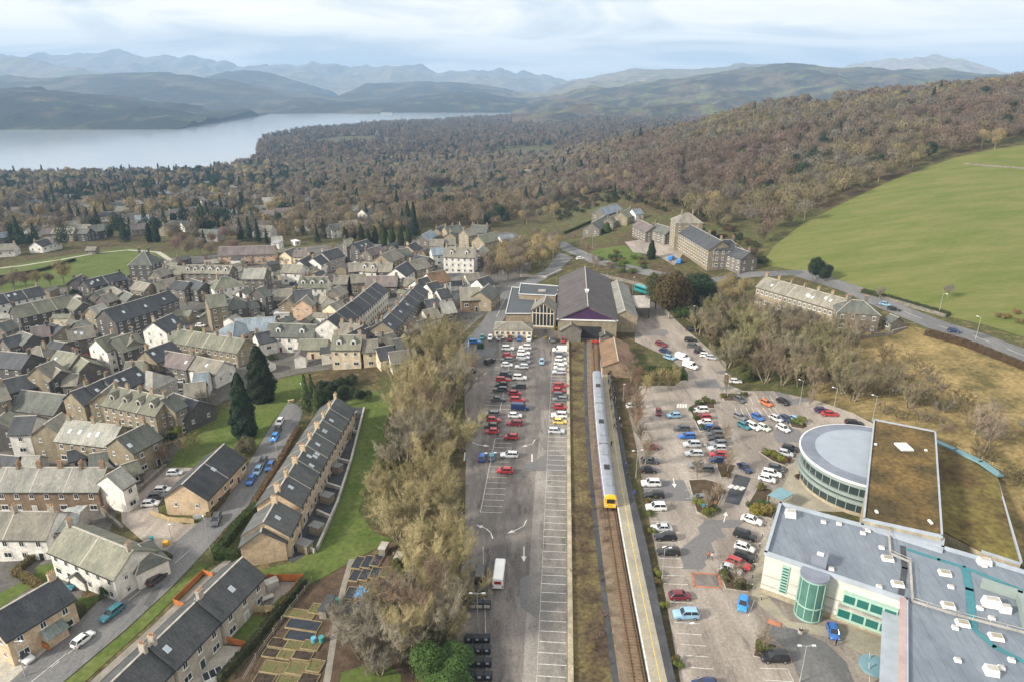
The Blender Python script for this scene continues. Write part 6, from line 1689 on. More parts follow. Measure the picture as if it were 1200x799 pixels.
row('in the west half of the double row', [(595, 408, 'white', 'u'), (595.5, 416, 'red', 'h'), (594, 421, 'grey', 'e'), (594, 427, 'white', 'h'), (592.5, 438, 'dark grey', 'h'), (589.5, 444, 'red', 'e'), (588, 450, 'black', 'h'), (586.5, 455.5, 'dark grey', 'e'),
  (584, 467, 'dark grey', 's'), (576, 484, 'grey', 'e'), (578.5, 491, 'red', 'h'), (576, 498, 'dark grey', 'h'), (576.5, 504.5, 'red', 'm')])
row('in the east half of the double row', [(615.5, 407, 'white', 'u'), (613.5, 413, 'white', 'e'), (613, 418, 'silver', 'e'), (614, 423.5, 'grey', 'e'), (611.5, 429, 'silver', 'e'), (609, 442, 'white', 'u'), (608, 452, 'dark grey', 'e'), (603.5, 460, 'red', 'h'), (606.5, 467.5, 'red', 'e'),
  (609.5, 477, 'navy', 'v'), (603.5, 486, 'white', 'h'), (603, 495, 'maroon', 'e'), (599, 511, 'red', 'h')])
row('in the front row by the cafe', [(565, 395, 'teal', 'm'), (574.5, 395.5, 'white', 'm'), (585, 396, 'grey', 'h'), (597.5, 396, 'maroon', 'h'), (608.5, 396.5, 'blue', 'm'), (620, 396.5, 'white', 'h'), (648.5, 398, 'dark grey', 'h'), (660, 398.5, 'red', 'm')], AXA - R(180))
row('in the short west bays of the station car park', [(556.5, 400, 'bright blue', 'e', E_ + R(8)), (551, 427.5, 'red', 'h', W_), (549.5, 434, 'black', 'u', W_)])
car(574, 423, 'black', 'u', AXA - R(35), '', 'black SUV driving across the station car park near its west bays')
car(635, 423.5, 'light blue', 'm', AXA + R(180), '', 'light blue small car driving down the open lane of the station car park')
car(565, 534.5, 'blue', 'h', AXA, '', 'blue hatchback at the head of the single bay row, west of a teal car'); car(576.5, 534, 'teal', 'h', AXA, '', 'dark teal hatchback at the head of the single bay row, beside the lamp post')
car(597, 532, 'silver', 'e', W_, '', 'silver estate car alone at the top of the single bay row'); car(591.5, 550.5, 'red', 'h', W_, '', 'red hatchback in the single bay row, below the silver estate')
car(563, 672, 'black', 'v', AXA, '', 'black van parked under the bare trees beside the white minibus')
# right-hand car park
H2 = math.atan2(G(777, 566).y - G(754, 566).y, G(777, 566).x - G(754, 566).x)
row('beside the platform hedge', [(763, 565.5, 'white', 'u'), (766.5, 579, 'black', 'e'), (769, 593.5, 'white', 'u'), (775.5, 617.5, 'silver', 's'), (780, 628, 'black', 'e'), (783.5, 645.5, 'black', 'e'), (797, 697, 'maroon', 'h', H2), (804, 719, 'light blue', 'u', H2 + R(180)), (826, 801, 'navy', 'h')], H2 + R(180))
row('under the birches by the platform', [(743, 475, 'white', 'e'), (772, 482, 'maroon', 'm', -R(100)), (763, 523, 'maroon', 'h'), (762, 539, 'dark grey', 'e'), (760, 550, 'black', 'h')], H2)
row('on the west side of the middle aisle', [(790, 486, 'light blue', 'h'), (799, 501, 'dark grey', 'e'), (805, 510, 'blue', 'e'), (811, 520, 'silver', 'u'), (813.5, 530.5, 'silver', 'e'), (816, 544, 'grey', 'h'), (825.5, 548.5, 'dark grey', 'e'), (821, 582.5, 'grey', 's')], H2 + R(180), 4)
row('on the planted east side of the middle aisle', [(821, 480, 'white', 'u'), (824, 488, 'red', 'e'), (826.5, 494, 'white', 'h'), (829, 500, 'blue', 'h'), (836.5, 502, 'black', 'h'), (838, 507.5, 'dark grey', 'e'), (840, 513, 'black', 'e'), (842, 518.5, 'grey', 'e'), (841, 524.5, 'silver', 'e'), (842, 531.5, 'red', 'e'), (841, 538, 'navy', 'h')], H2 + R(180), 5)
H3 = H2 + R(-62)
row('in the upper bays near the wood', [(867, 467.5, 'dark grey', 'h'), (898, 471.5, 'orange', 'h'), (917.5, 470, 'black', 'h'), (867, 487.5, 'grey', 'h'), (872, 498, 'teal', 'h'), (888, 488, 'blue', 'h'), (883, 498.5, 'white', 'e'), (895, 500, 'pale green', 'h'), (910, 489.5, 'silver', 'h'), (918, 501, 'white', 'h'), (921, 490, 'navy', 'h'), (933, 491, 'light blue', 'h')], H3, 4)
row('at the top corner near the drum', [(963, 480, 'purple', 'h'), (972.5, 484, 'red', 's'), (1001, 495, 'black', 'e')], H2 + R(-12), 4)
row('on the paving around the drum', [(926, 524.5, 'black', 'h'), (920.5, 530, 'silver', 'h'), (910, 547.5, 'dark grey', 'h'), (904.5, 553.5, 'white', 'e'), (899, 560, 'white', 'h')], H2 + R(-28), 3)
row('in the angled bays beside the store', [(881, 608, 'white', 's'), (873, 626.5, 'black', 'u'), (872.5, 640.5, 'white', 'h'), (872.5, 650.5, 'black', 'h'), (866, 659, 'red', 'e'), (857, 666, 'silver', 'h')], H2 + R(-33), 4)
car(873, 547, 'navy', 's', H3 - R(10), '', 'navy saloon driving towards the zebra crossing'); car(871, 706, 'bright blue', 'h', AXA + R(160), '', 'bright blue hatchback alone between white lines by the stair tower')
car(976.5, 739, 'blue', 'm', AXA + R(172), '', 'blue small car under the green windows of the store'); car(908, 769, 'black', 'u', W_ + R(4), '', 'black SUV parked by the round planted bed of the forecourt')
row('along the wood edge east of the station', [(810, 386, 'black', 'h'), (809.5, 398, 'black', 'e'), (813, 405, 'dark grey', 'e'), (820, 411.5, 'black', 'h'), (828, 416, 'white', 'e'), (835, 418.5, 'silver', 'e'), (862, 446, 'white', 'h')], H2 - R(14), 6)
row('in the taxi lane below the station', [(775, 403, 'maroon', 'e'), (779, 411, 'navy', 'h'), (784.5, 418.5, 'light blue', 'h'), (800, 419, 'white', 'v'), (809, 428.5, 'white', 'v')], H2 - R(48), 5)
# streets on the left
def hpx(a, b): p, q = G(*a), G(*b); return math.atan2(q.y - p.y, q.x - p.x)
HR = hpx((40, 790), (150, 700)); HR2 = hpx((262, 600), (325, 500)); HR3 = hpx((290, 560), (330, 490))
car(97, 748, 'white', 'h', HR, '', 'white hatchback parked on the street beside a clipped hedge'); car(131, 717, 'teal', 'e', HR + R(180), '', 'blue-teal estate car parked on the street above the white hatchback')
car(184, 676, 'brown', 'e', HR, '', 'dark brown estate car driving past the blank white gable'); car(253, 608, 'dark grey', 'e', HR2 + R(190), '', 'dark grey estate car leaving the cul-de-sac junction'); car(27, 769, 'white', 'c', hpx((15, 764), (42, 775)), '', 'white convertible with black roof on a pale driveway')
row('along the lane beside the longest terrace', [(328, 493.5, 'white', 'h'), (325.5, 503, 'black', 'm'), (322, 511.5, 'bright blue', 'h'), (308, 540, 'dark grey', 'h'), (316.5, 545.5, 'blue', 'h'), (302, 550.5, 'light blue', 'h'), (294, 561.5, 'blue', 'h')], HR3 + R(180), 3)
row('in the cul-de-sac', [(176, 589, 'white', 'h'), (184, 580, 'dark grey', 'h'), (190, 573, 'white', 'h'), (205, 553, 'silver', 'h')], hpx((170, 590), (188, 588)), 6)
car(87, 682, 'teal', 'h', HR + R(200), '', 'teal car tucked beside the little white shed')
row('in the yard behind the stone terraces', [(214, 446, 'white', 'e'), (213, 458.5, 'silver', 'h')], 0.1, 5)
row('in the back lane among the town roofs', [(22, 482, 'white', 'v'), (46, 487, 'white', 'v'), (8, 476, 'red', 'e')], -.4, 8)
row('in the narrow street between the two dark terraces', [(431, 373, 'black', 'h'), (435, 367, 'dark grey', 'e'), (439, 361, 'black', 'h'), (443, 355, 'grey', 'h'), (447, 349, 'dark grey', 'h'), (452, 341, 'white', 'e'), (459, 337, 'white', 'h'), (464, 339, 'dark grey', 'h')], hpx((430, 376), (450, 342)), 4)
row('beside the market hall', [(228, 372, 'white', 'h'), (224, 366, 'silver', 'h'), (235, 381, 'white', 'h'), (350, 411, 'silver', 'h'), (364, 411, 'dark grey', 'h')], .2, 20)
car(1037.5, 356.5, 'light blue', 'h', -.9, '', 'pale blue car on the verge at the end of the stone row'); car(1048, 362, 'black', 'e', -.75, '', 'black estate car behind the pale blue one by the stone row'); car(1118.5, 387, 'navy', 'h', -.75, '', 'dark navy car driving on the main road below the field')
car(680, 303, 'white', 'e', .3, '', 'white car on the main road behind the station shed'); car(862, 326, 'black', 'e', 0, '', 'black car on the road below the hotel annexe')
car(787, 303, 'bright blue', 'v', 1.0, '', 'bright blue van in front of the hotel tower'); car(796, 307, 'bright blue', 'v', 1.2, '', 'bright blue van in front of the hotel wing, lower of the two')
car(773, 279, 'red', 'h', .5, '', 'red car in the yard behind the hotel')
def label_cars():
    by = {}
    for r in CARS:
        if r[6]: tag(r[0], r[6], 'van' if r[2] == 'van' else 'car')
        else: by.setdefault((r[3], r[1], r[2]), []).append(r)
    for (wh, col, nm), v in by.items():
        v.sort(key=lambda r: r[5])
        for i, r in enumerate(v):
            if len(v) == 1: lb = f"{col} {nm} {wh}" if len((col + nm + wh).split()) > 1 else ''
            elif i == 0: lb = f"{col} {nm} highest up {wh}"
            elif i == len(v) - 1: lb = f"{col} {nm} lowest down {wh}"
            else: lb = f"{col} {nm}, {ORD[i]} down, {wh}"
            if len(v) == 1: lb = f"only {col} {nm} {wh}"
            tag(r[0], lb, 'van' if nm == 'van' else 'car', 'vehicles parked ' + wh)
label_cars()
# ---- minibus and bus
def bus(name, p, L, Wd, Ht, col, head, label, cat, trim=None):
    e = empty(name, p, head); h, w = L / 2, Wd / 2
    b = MB()
    def rg(x, k, zt, zb=.35): return [(x, -w * k, zb), (x, -w * k, Ht * .55), (x, -w * k * .95, zt - .18), (x, -w * k * .8, zt), (x, w * k * .8, zt), (x, w * k * .95, zt - .18), (x, w * k, Ht * .55), (x, w * k, zb)]
    b.loft([rg(h, .9, Ht - .5, .5), rg(h - .25, .98, Ht - .08), rg(h - .8, 1, Ht), rg(-h + .3, 1, Ht), rg(-h, .96, Ht - .12, .5)])
    link('body', b.mesh('body', [M_paint]), e, color=col)
    g = MB(); n = int(L / 1.25)
    for s in (-1, 1):
        for i in range(n):
            x0 = -h + .35 + (L - 1.1) * i / n; x1 = x0 + (L - 1.1) / n - .12
            g.box(((x0 + x1) / 2, s * (w - .02), Ht * .66), (x1 - x0, .1, Ht * .26))
    g.build('side_windows', M_cglass, e)
    g = MB(); g.box((h - .02, 0, Ht * .62), (.12, Wd * .8, Ht * .32)); g.build('windscreen', M_cglass, e)
    g = MB(); g.box((-h + .03, 0, Ht * .66), (.1, Wd * .62, Ht * .24)); g.build('rear_window', M_tail if trim else M_cglass, e)
    for sx in (1, -1):
        for sy in (1, -1): link('wheel', WHEEL, e, (sx * L * .31, sy * (w - .1), .40), scale=(1.25, 1.25, 1.25))
    for sy in (1, -1):
        link('tail_light', CT_['v']['tail'], e, (-h + .03, sy * w * .86, 1.0)); link('headlight', CT_['v']['head'], e, (h - .05, sy * w * .75, .85))
    tag(e, label, cat); return e
p = G(585, 673, dz=1.2); p.z = .1
bus('minibus', p, 6.2, 2.1, 2.7, COLS['white'], AXA, 'white minibus with red rear panels driving up the station car park', 'minibus', True)
p = G(754, 340, dz=1.5); p.z = H(p.x, p.y) + .1
bus('bus', p, 9.5, 2.5, 3.1, (.02, .25, .26), -1.0, 'teal bus waiting behind the flat bus canopy', 'bus')
# ------------------------------------------------------------------ single trees, bushes and hedges
prng = random.Random(21)
NB = [0]
def bare(px, py, protos, s, col, label, group, w=None, name='bare_tree'):
    p = w or G(px, py); NB[0] += 1
    v = prng.uniform(.82, 1.2); c = tuple(q * v for q in col)
    TAKEN.append((p.x, p.y, 3.5))
    return place_tree(name, prng.choice(protos), p, s * prng.uniform(.9, 1.12), c, label, 'tree', group)
def scatter_px(pxpoly, spacing, seed):
    poly = mixpoly(*pxpoly); r = np.random.default_rng(seed); X, Y = scatter(poly, spacing, .45, r)
    return [Vector((x, y, H(x, y))) for x, y in zip(X.tolist(), Y.tolist())]
# belt between the long terrace lawn and the station car park
for p in scatter_px([(490, 398), (538, 408), (542, 470), (544, 560), (541, 640), (534, 720), (530, 810), (478, 810), (482, 730), (466, 650), (448, 610), (460, 540), (472, 470), (480, 425)], 8.0, 4):
    bare(0, 0, NEAR, 1.08, prng.choice([(.33, .275, .15), (.35, .29, .15), (.29, .245, .135), (.27, .235, .17), (.24, .17, .12), (.31, .265, .13)]), 'tall bare olive-brown tree in the belt beside the station car park', 'bare trees in the belt', p)
for x, y, s in ((517, 668, 1.0), (500, 692, .95), (528, 752, .72), (506, 735, .85), (492, 715, .8), (533, 700, .7), (512, 706, .8)):
    bare(x, y, NEAR, s, (.36, .30, .155), 'tall bare olive-brown tree in the belt beside the station car park', 'bare trees in the belt')
for x, y, s in ((425, 770, .8), (440, 745, .75), (410, 740, .6), (462, 752, .6), (455, 712, .55), (472, 728, .6), (446, 790, .6), (470, 775, .55)):
    bare(x, y, NEAR, s, TW_GREY, 'grey bare tree standing among the allotment plots', 'bare trees by the allotments')
# wood between the east car park and the stone row
for p in scatter_px([(806, 378), (850, 362), (900, 378), (950, 392), (1000, 402), (1010, 440), (965, 466), (905, 454), (872, 452), (852, 432), (842, 412), (822, 398)], 7.2, 5):
    bare(0, 0, NEAR, .82, prng.choice([(.29, .25, .14), (.27, .24, .16), (.24, .22, .11), (.23, .18, .12)]), 'bare olive-grey tree in the small wood between the east car park and the stone row', 'bare trees in the small wood', p)
for p in scatter_px([(760, 352), (790, 345), (860, 340), (880, 345), (860, 362), (810, 372)], 9, 6):
    bare(0, 0, MIDB, .7, TW_OLIVE, 'bare tree on the bank below the hotel', 'bare trees below the hotel', p)
for p in scatter_px([(729, 432), (742, 428), (752, 470), (757, 540), (760, 600), (752, 600), (744, 540), (736, 480)], 4.6, 7):
    bare(0, 0, SLIM, .85, prng.choice([TW_RED, TW_BROWN, (.26, .16, .10)]), 'slim reddish birch between the platform and the east car park', 'birches by the platform', p, 'birch_tree')
for x, y in ((762, 458), (772, 455), (782, 457), (792, 456), (757, 462)):
    bare(x, y, SLIM, .85, TW_OLIVE, 'slim birch growing out of the clipped green hedge square', 'birches in the hedge square', None, 'birch_tree')
for x, y, lb in ((829, 600, 'by the lower tip of the kerbed island'), (841, 585, 'in the kerbed island below the silver cars'), (853, 553, 'in the small bed beside the tarmac crossing'), (818, 560, 'at the upper edge of the kerbed island'), (862, 688, 'over the red car beside the store'), (893, 764, 'in the round bed by the black SUV'), (850, 520, 'at the end of the planted row'), (948, 478, 'near the purple and red cars'), (851, 462, 'at the edge of the wood by the lamp')):
    bare(x, y, SLIM, .66, (.30, .24, .17), 'small pale birch ' + lb, None, None, 'birch_tree')
for x, y, lb in ((1142, 512, 'nearer the planted roof'), (1158, 528, 'nearer the turf roof edge')):
    bare(x, y, SLIM, 1.15, (.30, .24, .18), 'tall leaning silver birch on the rough bank, ' + lb, None, None, 'birch_tree')
for p in scatter_px([(985, 440), (1030, 415), (1085, 430), (1150, 470), (1220, 500), (1260, 640), (1205, 650), (1180, 560), (1105, 512), (1020, 485), (965, 465)], 6.4, 8):
    bare(0, 0, SCRUB, prng.uniform(.75, 1.25), prng.choice([(.17, .135, .075), TW_GREY, TW_BROWN, (.15, .12, .06)]), 'low bare thicket bush on the rough straw bank', 'bare bushes on the rough bank', p, 'bare_bush')
for x, y in ((1012, 455), (1030, 462), (1000, 470), (1048, 455), (985, 462), (1065, 478)):
    bare(x, y, NEAR, .78, (.25, .21, .13), 'pale many-branched bare tree at the foot of the rough bank', 'pale trees at the bank foot')
# scrub on the railway verge and along the belt's west edge
for p in scatter_px([(673, 560), (704, 560), (712, 660), (722, 805), (674, 805)], 3.6, 9):
    if prng.random() < .7:
        bare(0, 0, SCRUB, prng.uniform(.22, .40), prng.choice([(.16, .10, .07), (.22, .17, .07), TW_RED]), 'low brown bramble bush on the railway verge', 'brambles on the railway verge', p, 'bramble_bush')
for p in scatter_px([(448, 560), (462, 500), (480, 450), (488, 440), (482, 520), (470, 600), (462, 625), (445, 610)], 4.2, 10):
    bare(0, 0, SCRUB, prng.uniform(.5, .8), prng.choice([TW_OLIVE, TW_BROWN, (.20, .18, .06)]), 'tangled olive bush along the edge of the terrace lawn', 'bushes along the terrace lawn', p, 'bare_bush')
for p in scatter_px([(430, 680), (470, 650), (490, 680), (490, 790), (430, 790), (420, 740)], 5.2, 11):
    bare(0, 0, SCRUB, prng.uniform(.4, .7), prng.choice([TW_BROWN, TW_GREY, (.22, .16, .08)]), 'brown scrub bush at the ragged side of the allotments', 'scrub by the allotments', p, 'bare_bush')
for p in scatter_px([(440, 600), (458, 510), (476, 455), (492, 420), (500, 440), (486, 520), (476, 600), (490, 700), (500, 790), (484, 790), (470, 660), (446, 630)], 5.6, 41):
    q = link('bush', prng.choice(BUSHY), None, p, (0, 0, prng.uniform(0, 6)), (.42, .42, prng.uniform(.32, .5)), prng.choice([(.10, .105, .03), (.13, .115, .04), (.07, .085, .025), (.15, .115, .05)])); tag(q, 'olive-green bush under the west side of the bare tree belt', 'bush', 'bushes under the tree belt')
for p in scatter_px([(436, 436), (440, 415), (500, 402), (530, 408), (500, 430), (470, 450)], 5.5, 42):
    if all(away(p.x, p.y, t, -1.5) for t in TAKEN): bare(0, 0, SCRUB, prng.uniform(.6, 1.0), prng.choice([TW_BROWN, TW_RED, TW_OLIVE]), 'brown garden thicket below the cream-washed houses', 'thickets below the cream houses', p, 'bare_bush')
# trees among the houses
for x, y, s in ((-10, 340, .9), (4, 345, .8), (18, 343, .85), (32, 341, .8), (46, 339, .8), (60, 337, .7), (76, 336, 1.0), (208, 302, 1.0), (222, 306, 1.1), (236, 300, 1.0), (248, 304, .9), (215, 292, .9), (232, 288, 1.0), (250, 290, .9), (200, 285, .8), (265, 285, .9), (275, 300, .8)):
    bare(x, y, MIDB, s, prng.choice([TW_BROWN, TW_OLIVE, TW_RED]), 'bare brown tree at the end of the sports field', 'bare trees by the sports field')
for x, y, s in ((583, 330, .9), (590, 322, 1.0), (602, 318, 1.0), (614, 316, .9), (626, 314, .9), (600, 308, .9), (616, 304, .9), (578, 316, .8), (632, 304, .8), (588, 305, .8), (640, 300, .7), (572, 304, .7)):
    bare(x, y, MIDB, s, prng.choice([TW_OLIVE, TW_BROWN]), 'bare tree on the bank behind the shop block', 'bare trees behind the station')
for x, y, s, c in ((112, 545, .5, TW_RED), (120, 538, .55, TW_RED), (192, 546, .6, TW_RED), (200, 540, .6, TW_BROWN), (178, 542, .55, TW_RED), (215, 535, .6, (.25, .2, .1)), (232, 528, .5, (.25, .2, .1)), (228, 492, .5, TW_GREY), (238, 480, .55, TW_GREY), (250, 478, .5, TW_GREY), (130, 605, .4, TW_RED)):
    bare(x, y, SLIM, s * 1.25, c, 'small twiggy reddish tree around the terraces above the cul-de-sac', 'small trees above the cul-de-sac')
for x, y in ((700, 318), (712, 322), (696, 312), (690, 300), (672, 284), (682, 290)):
    bare(x, y, SLIM, .75, (.27, .19, .15), 'small pinkish bare tree by the road behind the station shed', 'small trees behind the station shed')
for x, y, s in ((930, 378, .5), (946, 384, .5), (1110, 350, .45), (1030, 352, .4)):
    bare(x, y, MIDB, s, TW_GREY, 'small bare hedgerow tree near the stone row', 'hedgerow trees')
# front ranks of the woods, each tree by itself, until about 300 bare trees stand
fr = []
for p in scatter_px([(345, 285), (400, 288), (470, 279), (520, 266), (580, 270), (640, 262), (700, 232), (760, 243), (800, 254), (880, 288), (893, 308), (905, 292), (940, 265), (985, 241), (1040, 215), (1120, 186), (1180, 173), (1180, 150), (1040, 185), (960, 220), (900, 250), (860, 255), (800, 225), (700, 205), (640, 238), (560, 246), (470, 256), (400, 266), (345, 266)], 10.5, 12):
    if any(in_poly(p.x, p.y, c) for c in CLEAR): continue
    if not all(away(p.x, p.y, t, 1.0) for t in TAKEN): continue
    fr.append(p)
prng.shuffle(fr)
for p in scatter_px([(806, 380), (850, 366), (900, 380), (950, 394), (1000, 410), (965, 466), (905, 454), (872, 452), (852, 432), (840, 412)], 11, 31):
    q = link('bush', prng.choice(BUSHY), None, p, (0, 0, prng.uniform(0, 6)), (.55, .55, .5), prng.choice([(.085, .095, .03), (.06, .08, .025), (.12, .10, .04)]))
    tag(q, 'olive-green ivy-clad bush under the bare trees of the small wood', 'bush', 'bushes in the small wood')
for p in scatter_px([(575, 300), (640, 284), (662, 292), (640, 314), (606, 330), (575, 338), (568, 318)], 9, 32):
    if all(away(p.x, p.y, t, 0) for t in TAKEN): bare(0, 0, MIDB, .8, prng.choice([TW_OLIVE, TW_BROWN]), 'bare tree on the bank behind the shop block', 'bare trees behind the station', p)
for p in scatter_px([(655, 264), (680, 252), (705, 240), (752, 240), (800, 266), (850, 294), (898, 312), (890, 294), (860, 262), (800, 240), (700, 226), (650, 240)], 11, 33):
    if all(away(p.x, p.y, t, 0) for t in TAKEN):
        q = link('bush', prng.choice(BUSHY), None, p, (0, 0, prng.uniform(0, 6)), (.5, .5, .45), prng.choice([(.10, .08, .04), (.07, .075, .03), (.13, .09, .05), (.05, .06, .025)])); tag(q, 'brown-green undergrowth bush at the foot of the hillside wood', 'bush', 'undergrowth below the hillside wood')
n_left = max(0, 296 - sum(1 for o in COL.objects if o.parent is None and o.name.startswith('bare_tree')))
for p in fr[:n_left]:
    hill = p.x > 60
    bare(0, 0, MIDB, prng.uniform(.75, 1.1), prng.choice([TW_OLIVE, TW_GREY, TW_BROWN, TW_OLIVE]), 'rounded bare tree on the edge of the hillside wood' if hill else 'rounded bare tree on the edge of the valley wood', 'trees on the hillside wood edge' if hill else 'trees on the valley wood edge', p)
print('bare trees', n_left, len(fr))
# ---- evergreens
def ever(name, proto, px, py, s, col, label, group=None, sz=None):
    p = G(px, py); TAKEN.append((p.x, p.y, 3))
    return place_tree(name, proto, p, s, tuple(q * prng.uniform(.85, 1.2) for q in col), label, 'tree', group, sz=sz)
ever('cypress_tree', CYPR, 288, 512, 1.05, G_DARK, 'tall narrow dark cypress on the park lawn, lower of the two', None, 1.14)
ever('cypress_tree', CYPR, 308, 469, 1.35, G_DARK, 'tall broad dark cypress on the park lawn, upper of the two', None, 1.06)
ever('conifer_tree', EVERB[0], 784, 374, 1.6, G_OLIVE, 'huge olive-golden conifer beside the lane to the hotel', None, 1.6)
ever('conifer_tree', EVERB[1], 768, 362, .95, G_OLIVE, 'second olive-golden conifer merging with the huge one', None, 1.15)
ever('yew_tree', EVERB[1], 818, 362, 1.4, G_DARK, 'dark green yew in front of the hotel', None, 1.1)
ever('yew_tree', EVERB[0], 800, 374, .8, (.075, .105, .03), 'bright green evergreen below the dark yew', None, .62)
ever('conifer_tree', CYPR, 763, 304, .7, G_DARK, 'small dark conifer beside the hotel yard', None, .6)
ever('conifer_tree', CYPR, 711, 273, .9, (.06, .10, .03), 'green conifer in the garden below the grey houses', None, .4)
for x, y, s in ((955, 328, .85), (966, 330, .6)): ever('pine_tree', EVERB[0], x, y, s * .95, G_PINE, 'dark evergreen rising behind the stone row, ' + ('larger' if s > .7 else 'smaller') + ' one', None, s * .95)
for x, y, s in ((360, 480, .62), (367, 474, .55), (372, 484, .5)): ever('conifer_tree', CONI[1], x, y, s, (.07, .095, .03), 'green conifer at the top end of the longest terrace', 'conifers by the longest terrace')
for x, y, s in ((432, 287, .7), (440, 286, .8), (450, 288, .75), (460, 286, .8), (470, 288, .8), (479, 286, .7), (415, 280, .7), (424, 283, .75), (405, 284, .7)):
    ever('conifer_tree', CYPR, x, y, s * .9, (.045, .07, .022), 'green columnar conifer in the row behind the town centre', 'conifers behind the town centre')
ever('conifer_tree', CONI[0], 486, 280, 1.35, G_DARK, 'largest dark conifer behind the town centre')
for x, y, s in ((176, 284, .8), (184, 284, .85)): ever('conifer_tree', CYPR, x, y, s, G_DARK, 'dark columnar conifer beside the sports field', 'conifers by the sports field')
for x, y, s in ((283, 283, .9), (293, 283, .95), (303, 285, .9), (240, 288, .6), (313, 287, .6), (260, 250, 1.0), (95, 265, 1.0), (85, 262, 1.1), (105, 266, .9), (40, 262, .9), (22, 278, .9), (14, 288, .6), (30, 288, .7), (60, 250, 1.0), (125, 258, .9), (118, 240, 1.2), (130, 236, 1.2), (150, 238, 1.1), (175, 240, 1.2), (182, 246, 1.1), (165, 232, 1.1), (355, 275, .8), (365, 262, .9), (372, 285, .7), (380, 280, .8), (345, 250, .9), (430, 262, .9), (440, 258, .9), (405, 235, 1.1), (150, 226, 1.2), (70, 232, 1.0), (8, 240, 1.0), (500, 232, .8), (575, 248, .9), (588, 232, 1.0)):
    ever('conifer_tree', prng.choice(CONI), x, y, s, G_PINE, 'dark green conifer in the gardens between the town and the lake', 'conifers in the gardens')
for x, y, s in ((735, 168, .9), (742, 165, 1.0), (700, 205, 1.2), (690, 208, 1.1), (712, 204, 1.0), (680, 205, 1.0), (672, 200, .9), (745, 222, .8), (800, 205, .8), (870, 232, .8), (985, 222, .9), (1183, 100, .8), (660, 215, 1.0), (720, 235, .8)):
    ever('conifer_tree', prng.choice(CONI), x, y, s, G_DARK, 'dark conifer standing out of the brown hillside wood', 'conifers in the hillside wood')
def bush(px, py, s, col, label, group=None, big=False, sz=None):
    p = G(px, py); e = link('bush', prng.choice(BUSHY if big else BUSH), None, p, (0, 0, prng.uniform(0, 6.28)), (s, s, sz or s), tuple(q * prng.uniform(.85, 1.15) for q in col))
    TAKEN.append((p.x, p.y, 2))
    return tag(e, label, 'bush', group)
bush(515, 800, .95, (.065, .105, .028), 'big glossy green laurel bush beside the rows of black bins', None, True, .75)
bush(528, 712, .6, (.05, .08, .02), 'dark green bush under the bare trees by the black van', None, True)
for x, y, s in ((376, 476, .55), (390, 472, .5), (405, 466, .5), (382, 462, .55), (396, 458, .5), (425, 470, .5), (412, 452, .45)): bush(x, y, s, (.035, .055, .018), 'dark evergreen shrub behind the top of the longest terrace', 'evergreen shrubs', True)
bush(290, 532, .55, (.13, .09, .05), 'round brown shrub below the cypress trees', None, True); bush(207, 512, .4, (.16, .17, .03), 'yellow-green shrub beside the stone terrace', None, True); bush(201, 518, .32, G_DARK, 'dark green shrub beside the yellow-green one', None, True)
bush(252, 590, .7, (.11, .02, .10), 'magenta flowering shrub beside the short sandy row'); bush(125, 697, .35, (.05, .08, .025), 'round green tree-like shrub in the corner garden', None, True)
for x, y, s, c in ((826, 470, .8, (.09, .11, .03)), (834, 473, .7, (.10, .11, .03)), (819, 474, .8, (.06, .09, .025)), (811, 482, .7, (.05, .08, .02)), (816, 492, .7, (.07, .09, .02)), (822, 503, .7, (.05, .08, .02)), (820, 594, 1.0, (.17, .16, .03)), (828, 603, .9, (.13, .14, .03)), (836, 598, .8, (.10, .09, .03)), (845, 578, .6, (.12, .09, .04)), (851, 558, .7, (.11, .08, .035)),
                (885, 601, 1.1, (.20, .19, .035)), (898, 603, 1.2, (.19, .18, .04)), (893, 592, .8, (.06, .10, .03)), (891, 573, .8, (.13, .13, .03)), (880, 596, .7, (.05, .09, .03)), (940, 496, 1.0, (.17, .18, .035)), (931, 497, .9, (.15, .16, .03)), (905, 535, .9, (.15, .16, .03)), (914, 539, .8, (.20, .20, .03)), (897, 532, .8, (.12, .13, .03)), (921, 541, .7, (.12, .07, .03)), (850, 677, .9, (.09, .09, .025)), (868, 688, .9, (.08, .07, .025)), (895, 762, .9, (.09, .10, .03)), (888, 764, .7, (.10, .07, .03)), (872, 465, .8, (.10, .10, .03)), (860, 466, .7, (.13, .13, .03)), (846, 466, .7, (.15, .14, .03)), (935, 560, .6, (.10, .05, .02))):
    bush(x, y, s, c, 'rounded low shrub in the planted beds of the east car park', 'shrubs in the planted beds')
for p in scatter_px([(758, 575), (766, 575), (772, 640), (778, 700), (790, 760), (800, 805), (794, 805), (782, 740), (771, 690), (762, 640)], 2.9, 14):
    q = link('bush', prng.choice(BUSH), None, p, (0, 0, prng.uniform(0, 6)), (.6, .6, .55), prng.choice([(.10, .13, .025), (.13, .10, .03), (.16, .17, .03)]))
    tag(q, 'low green-brown shrub on the strip between platform and parked cars', 'bush', 'shrubs along the platform strip')
for p in scatter_px([(746, 300), (765, 318), (740, 326), (712, 318), (700, 305), (720, 296)], 6, 15):
    q = link('bush', prng.choice(BUSH), None, p, (0, 0, prng.uniform(0, 6)), (1.3, 1.3, 1.1), prng.choice([(.10, .13, .025), (.13, .09, .03), (.06, .09, .03)]))
    tag(q, 'garden shrub on the bank behind the station shed', 'bush', 'shrubs behind the station shed')
for x, y in ((1170, 372), (1180, 374), (1190, 368), (1195, 380)): bush(x, y, .9, (.20, .15, .05), 'yellow-brown gorse shrub at the corner of the green field', 'gorse by the main road', False)

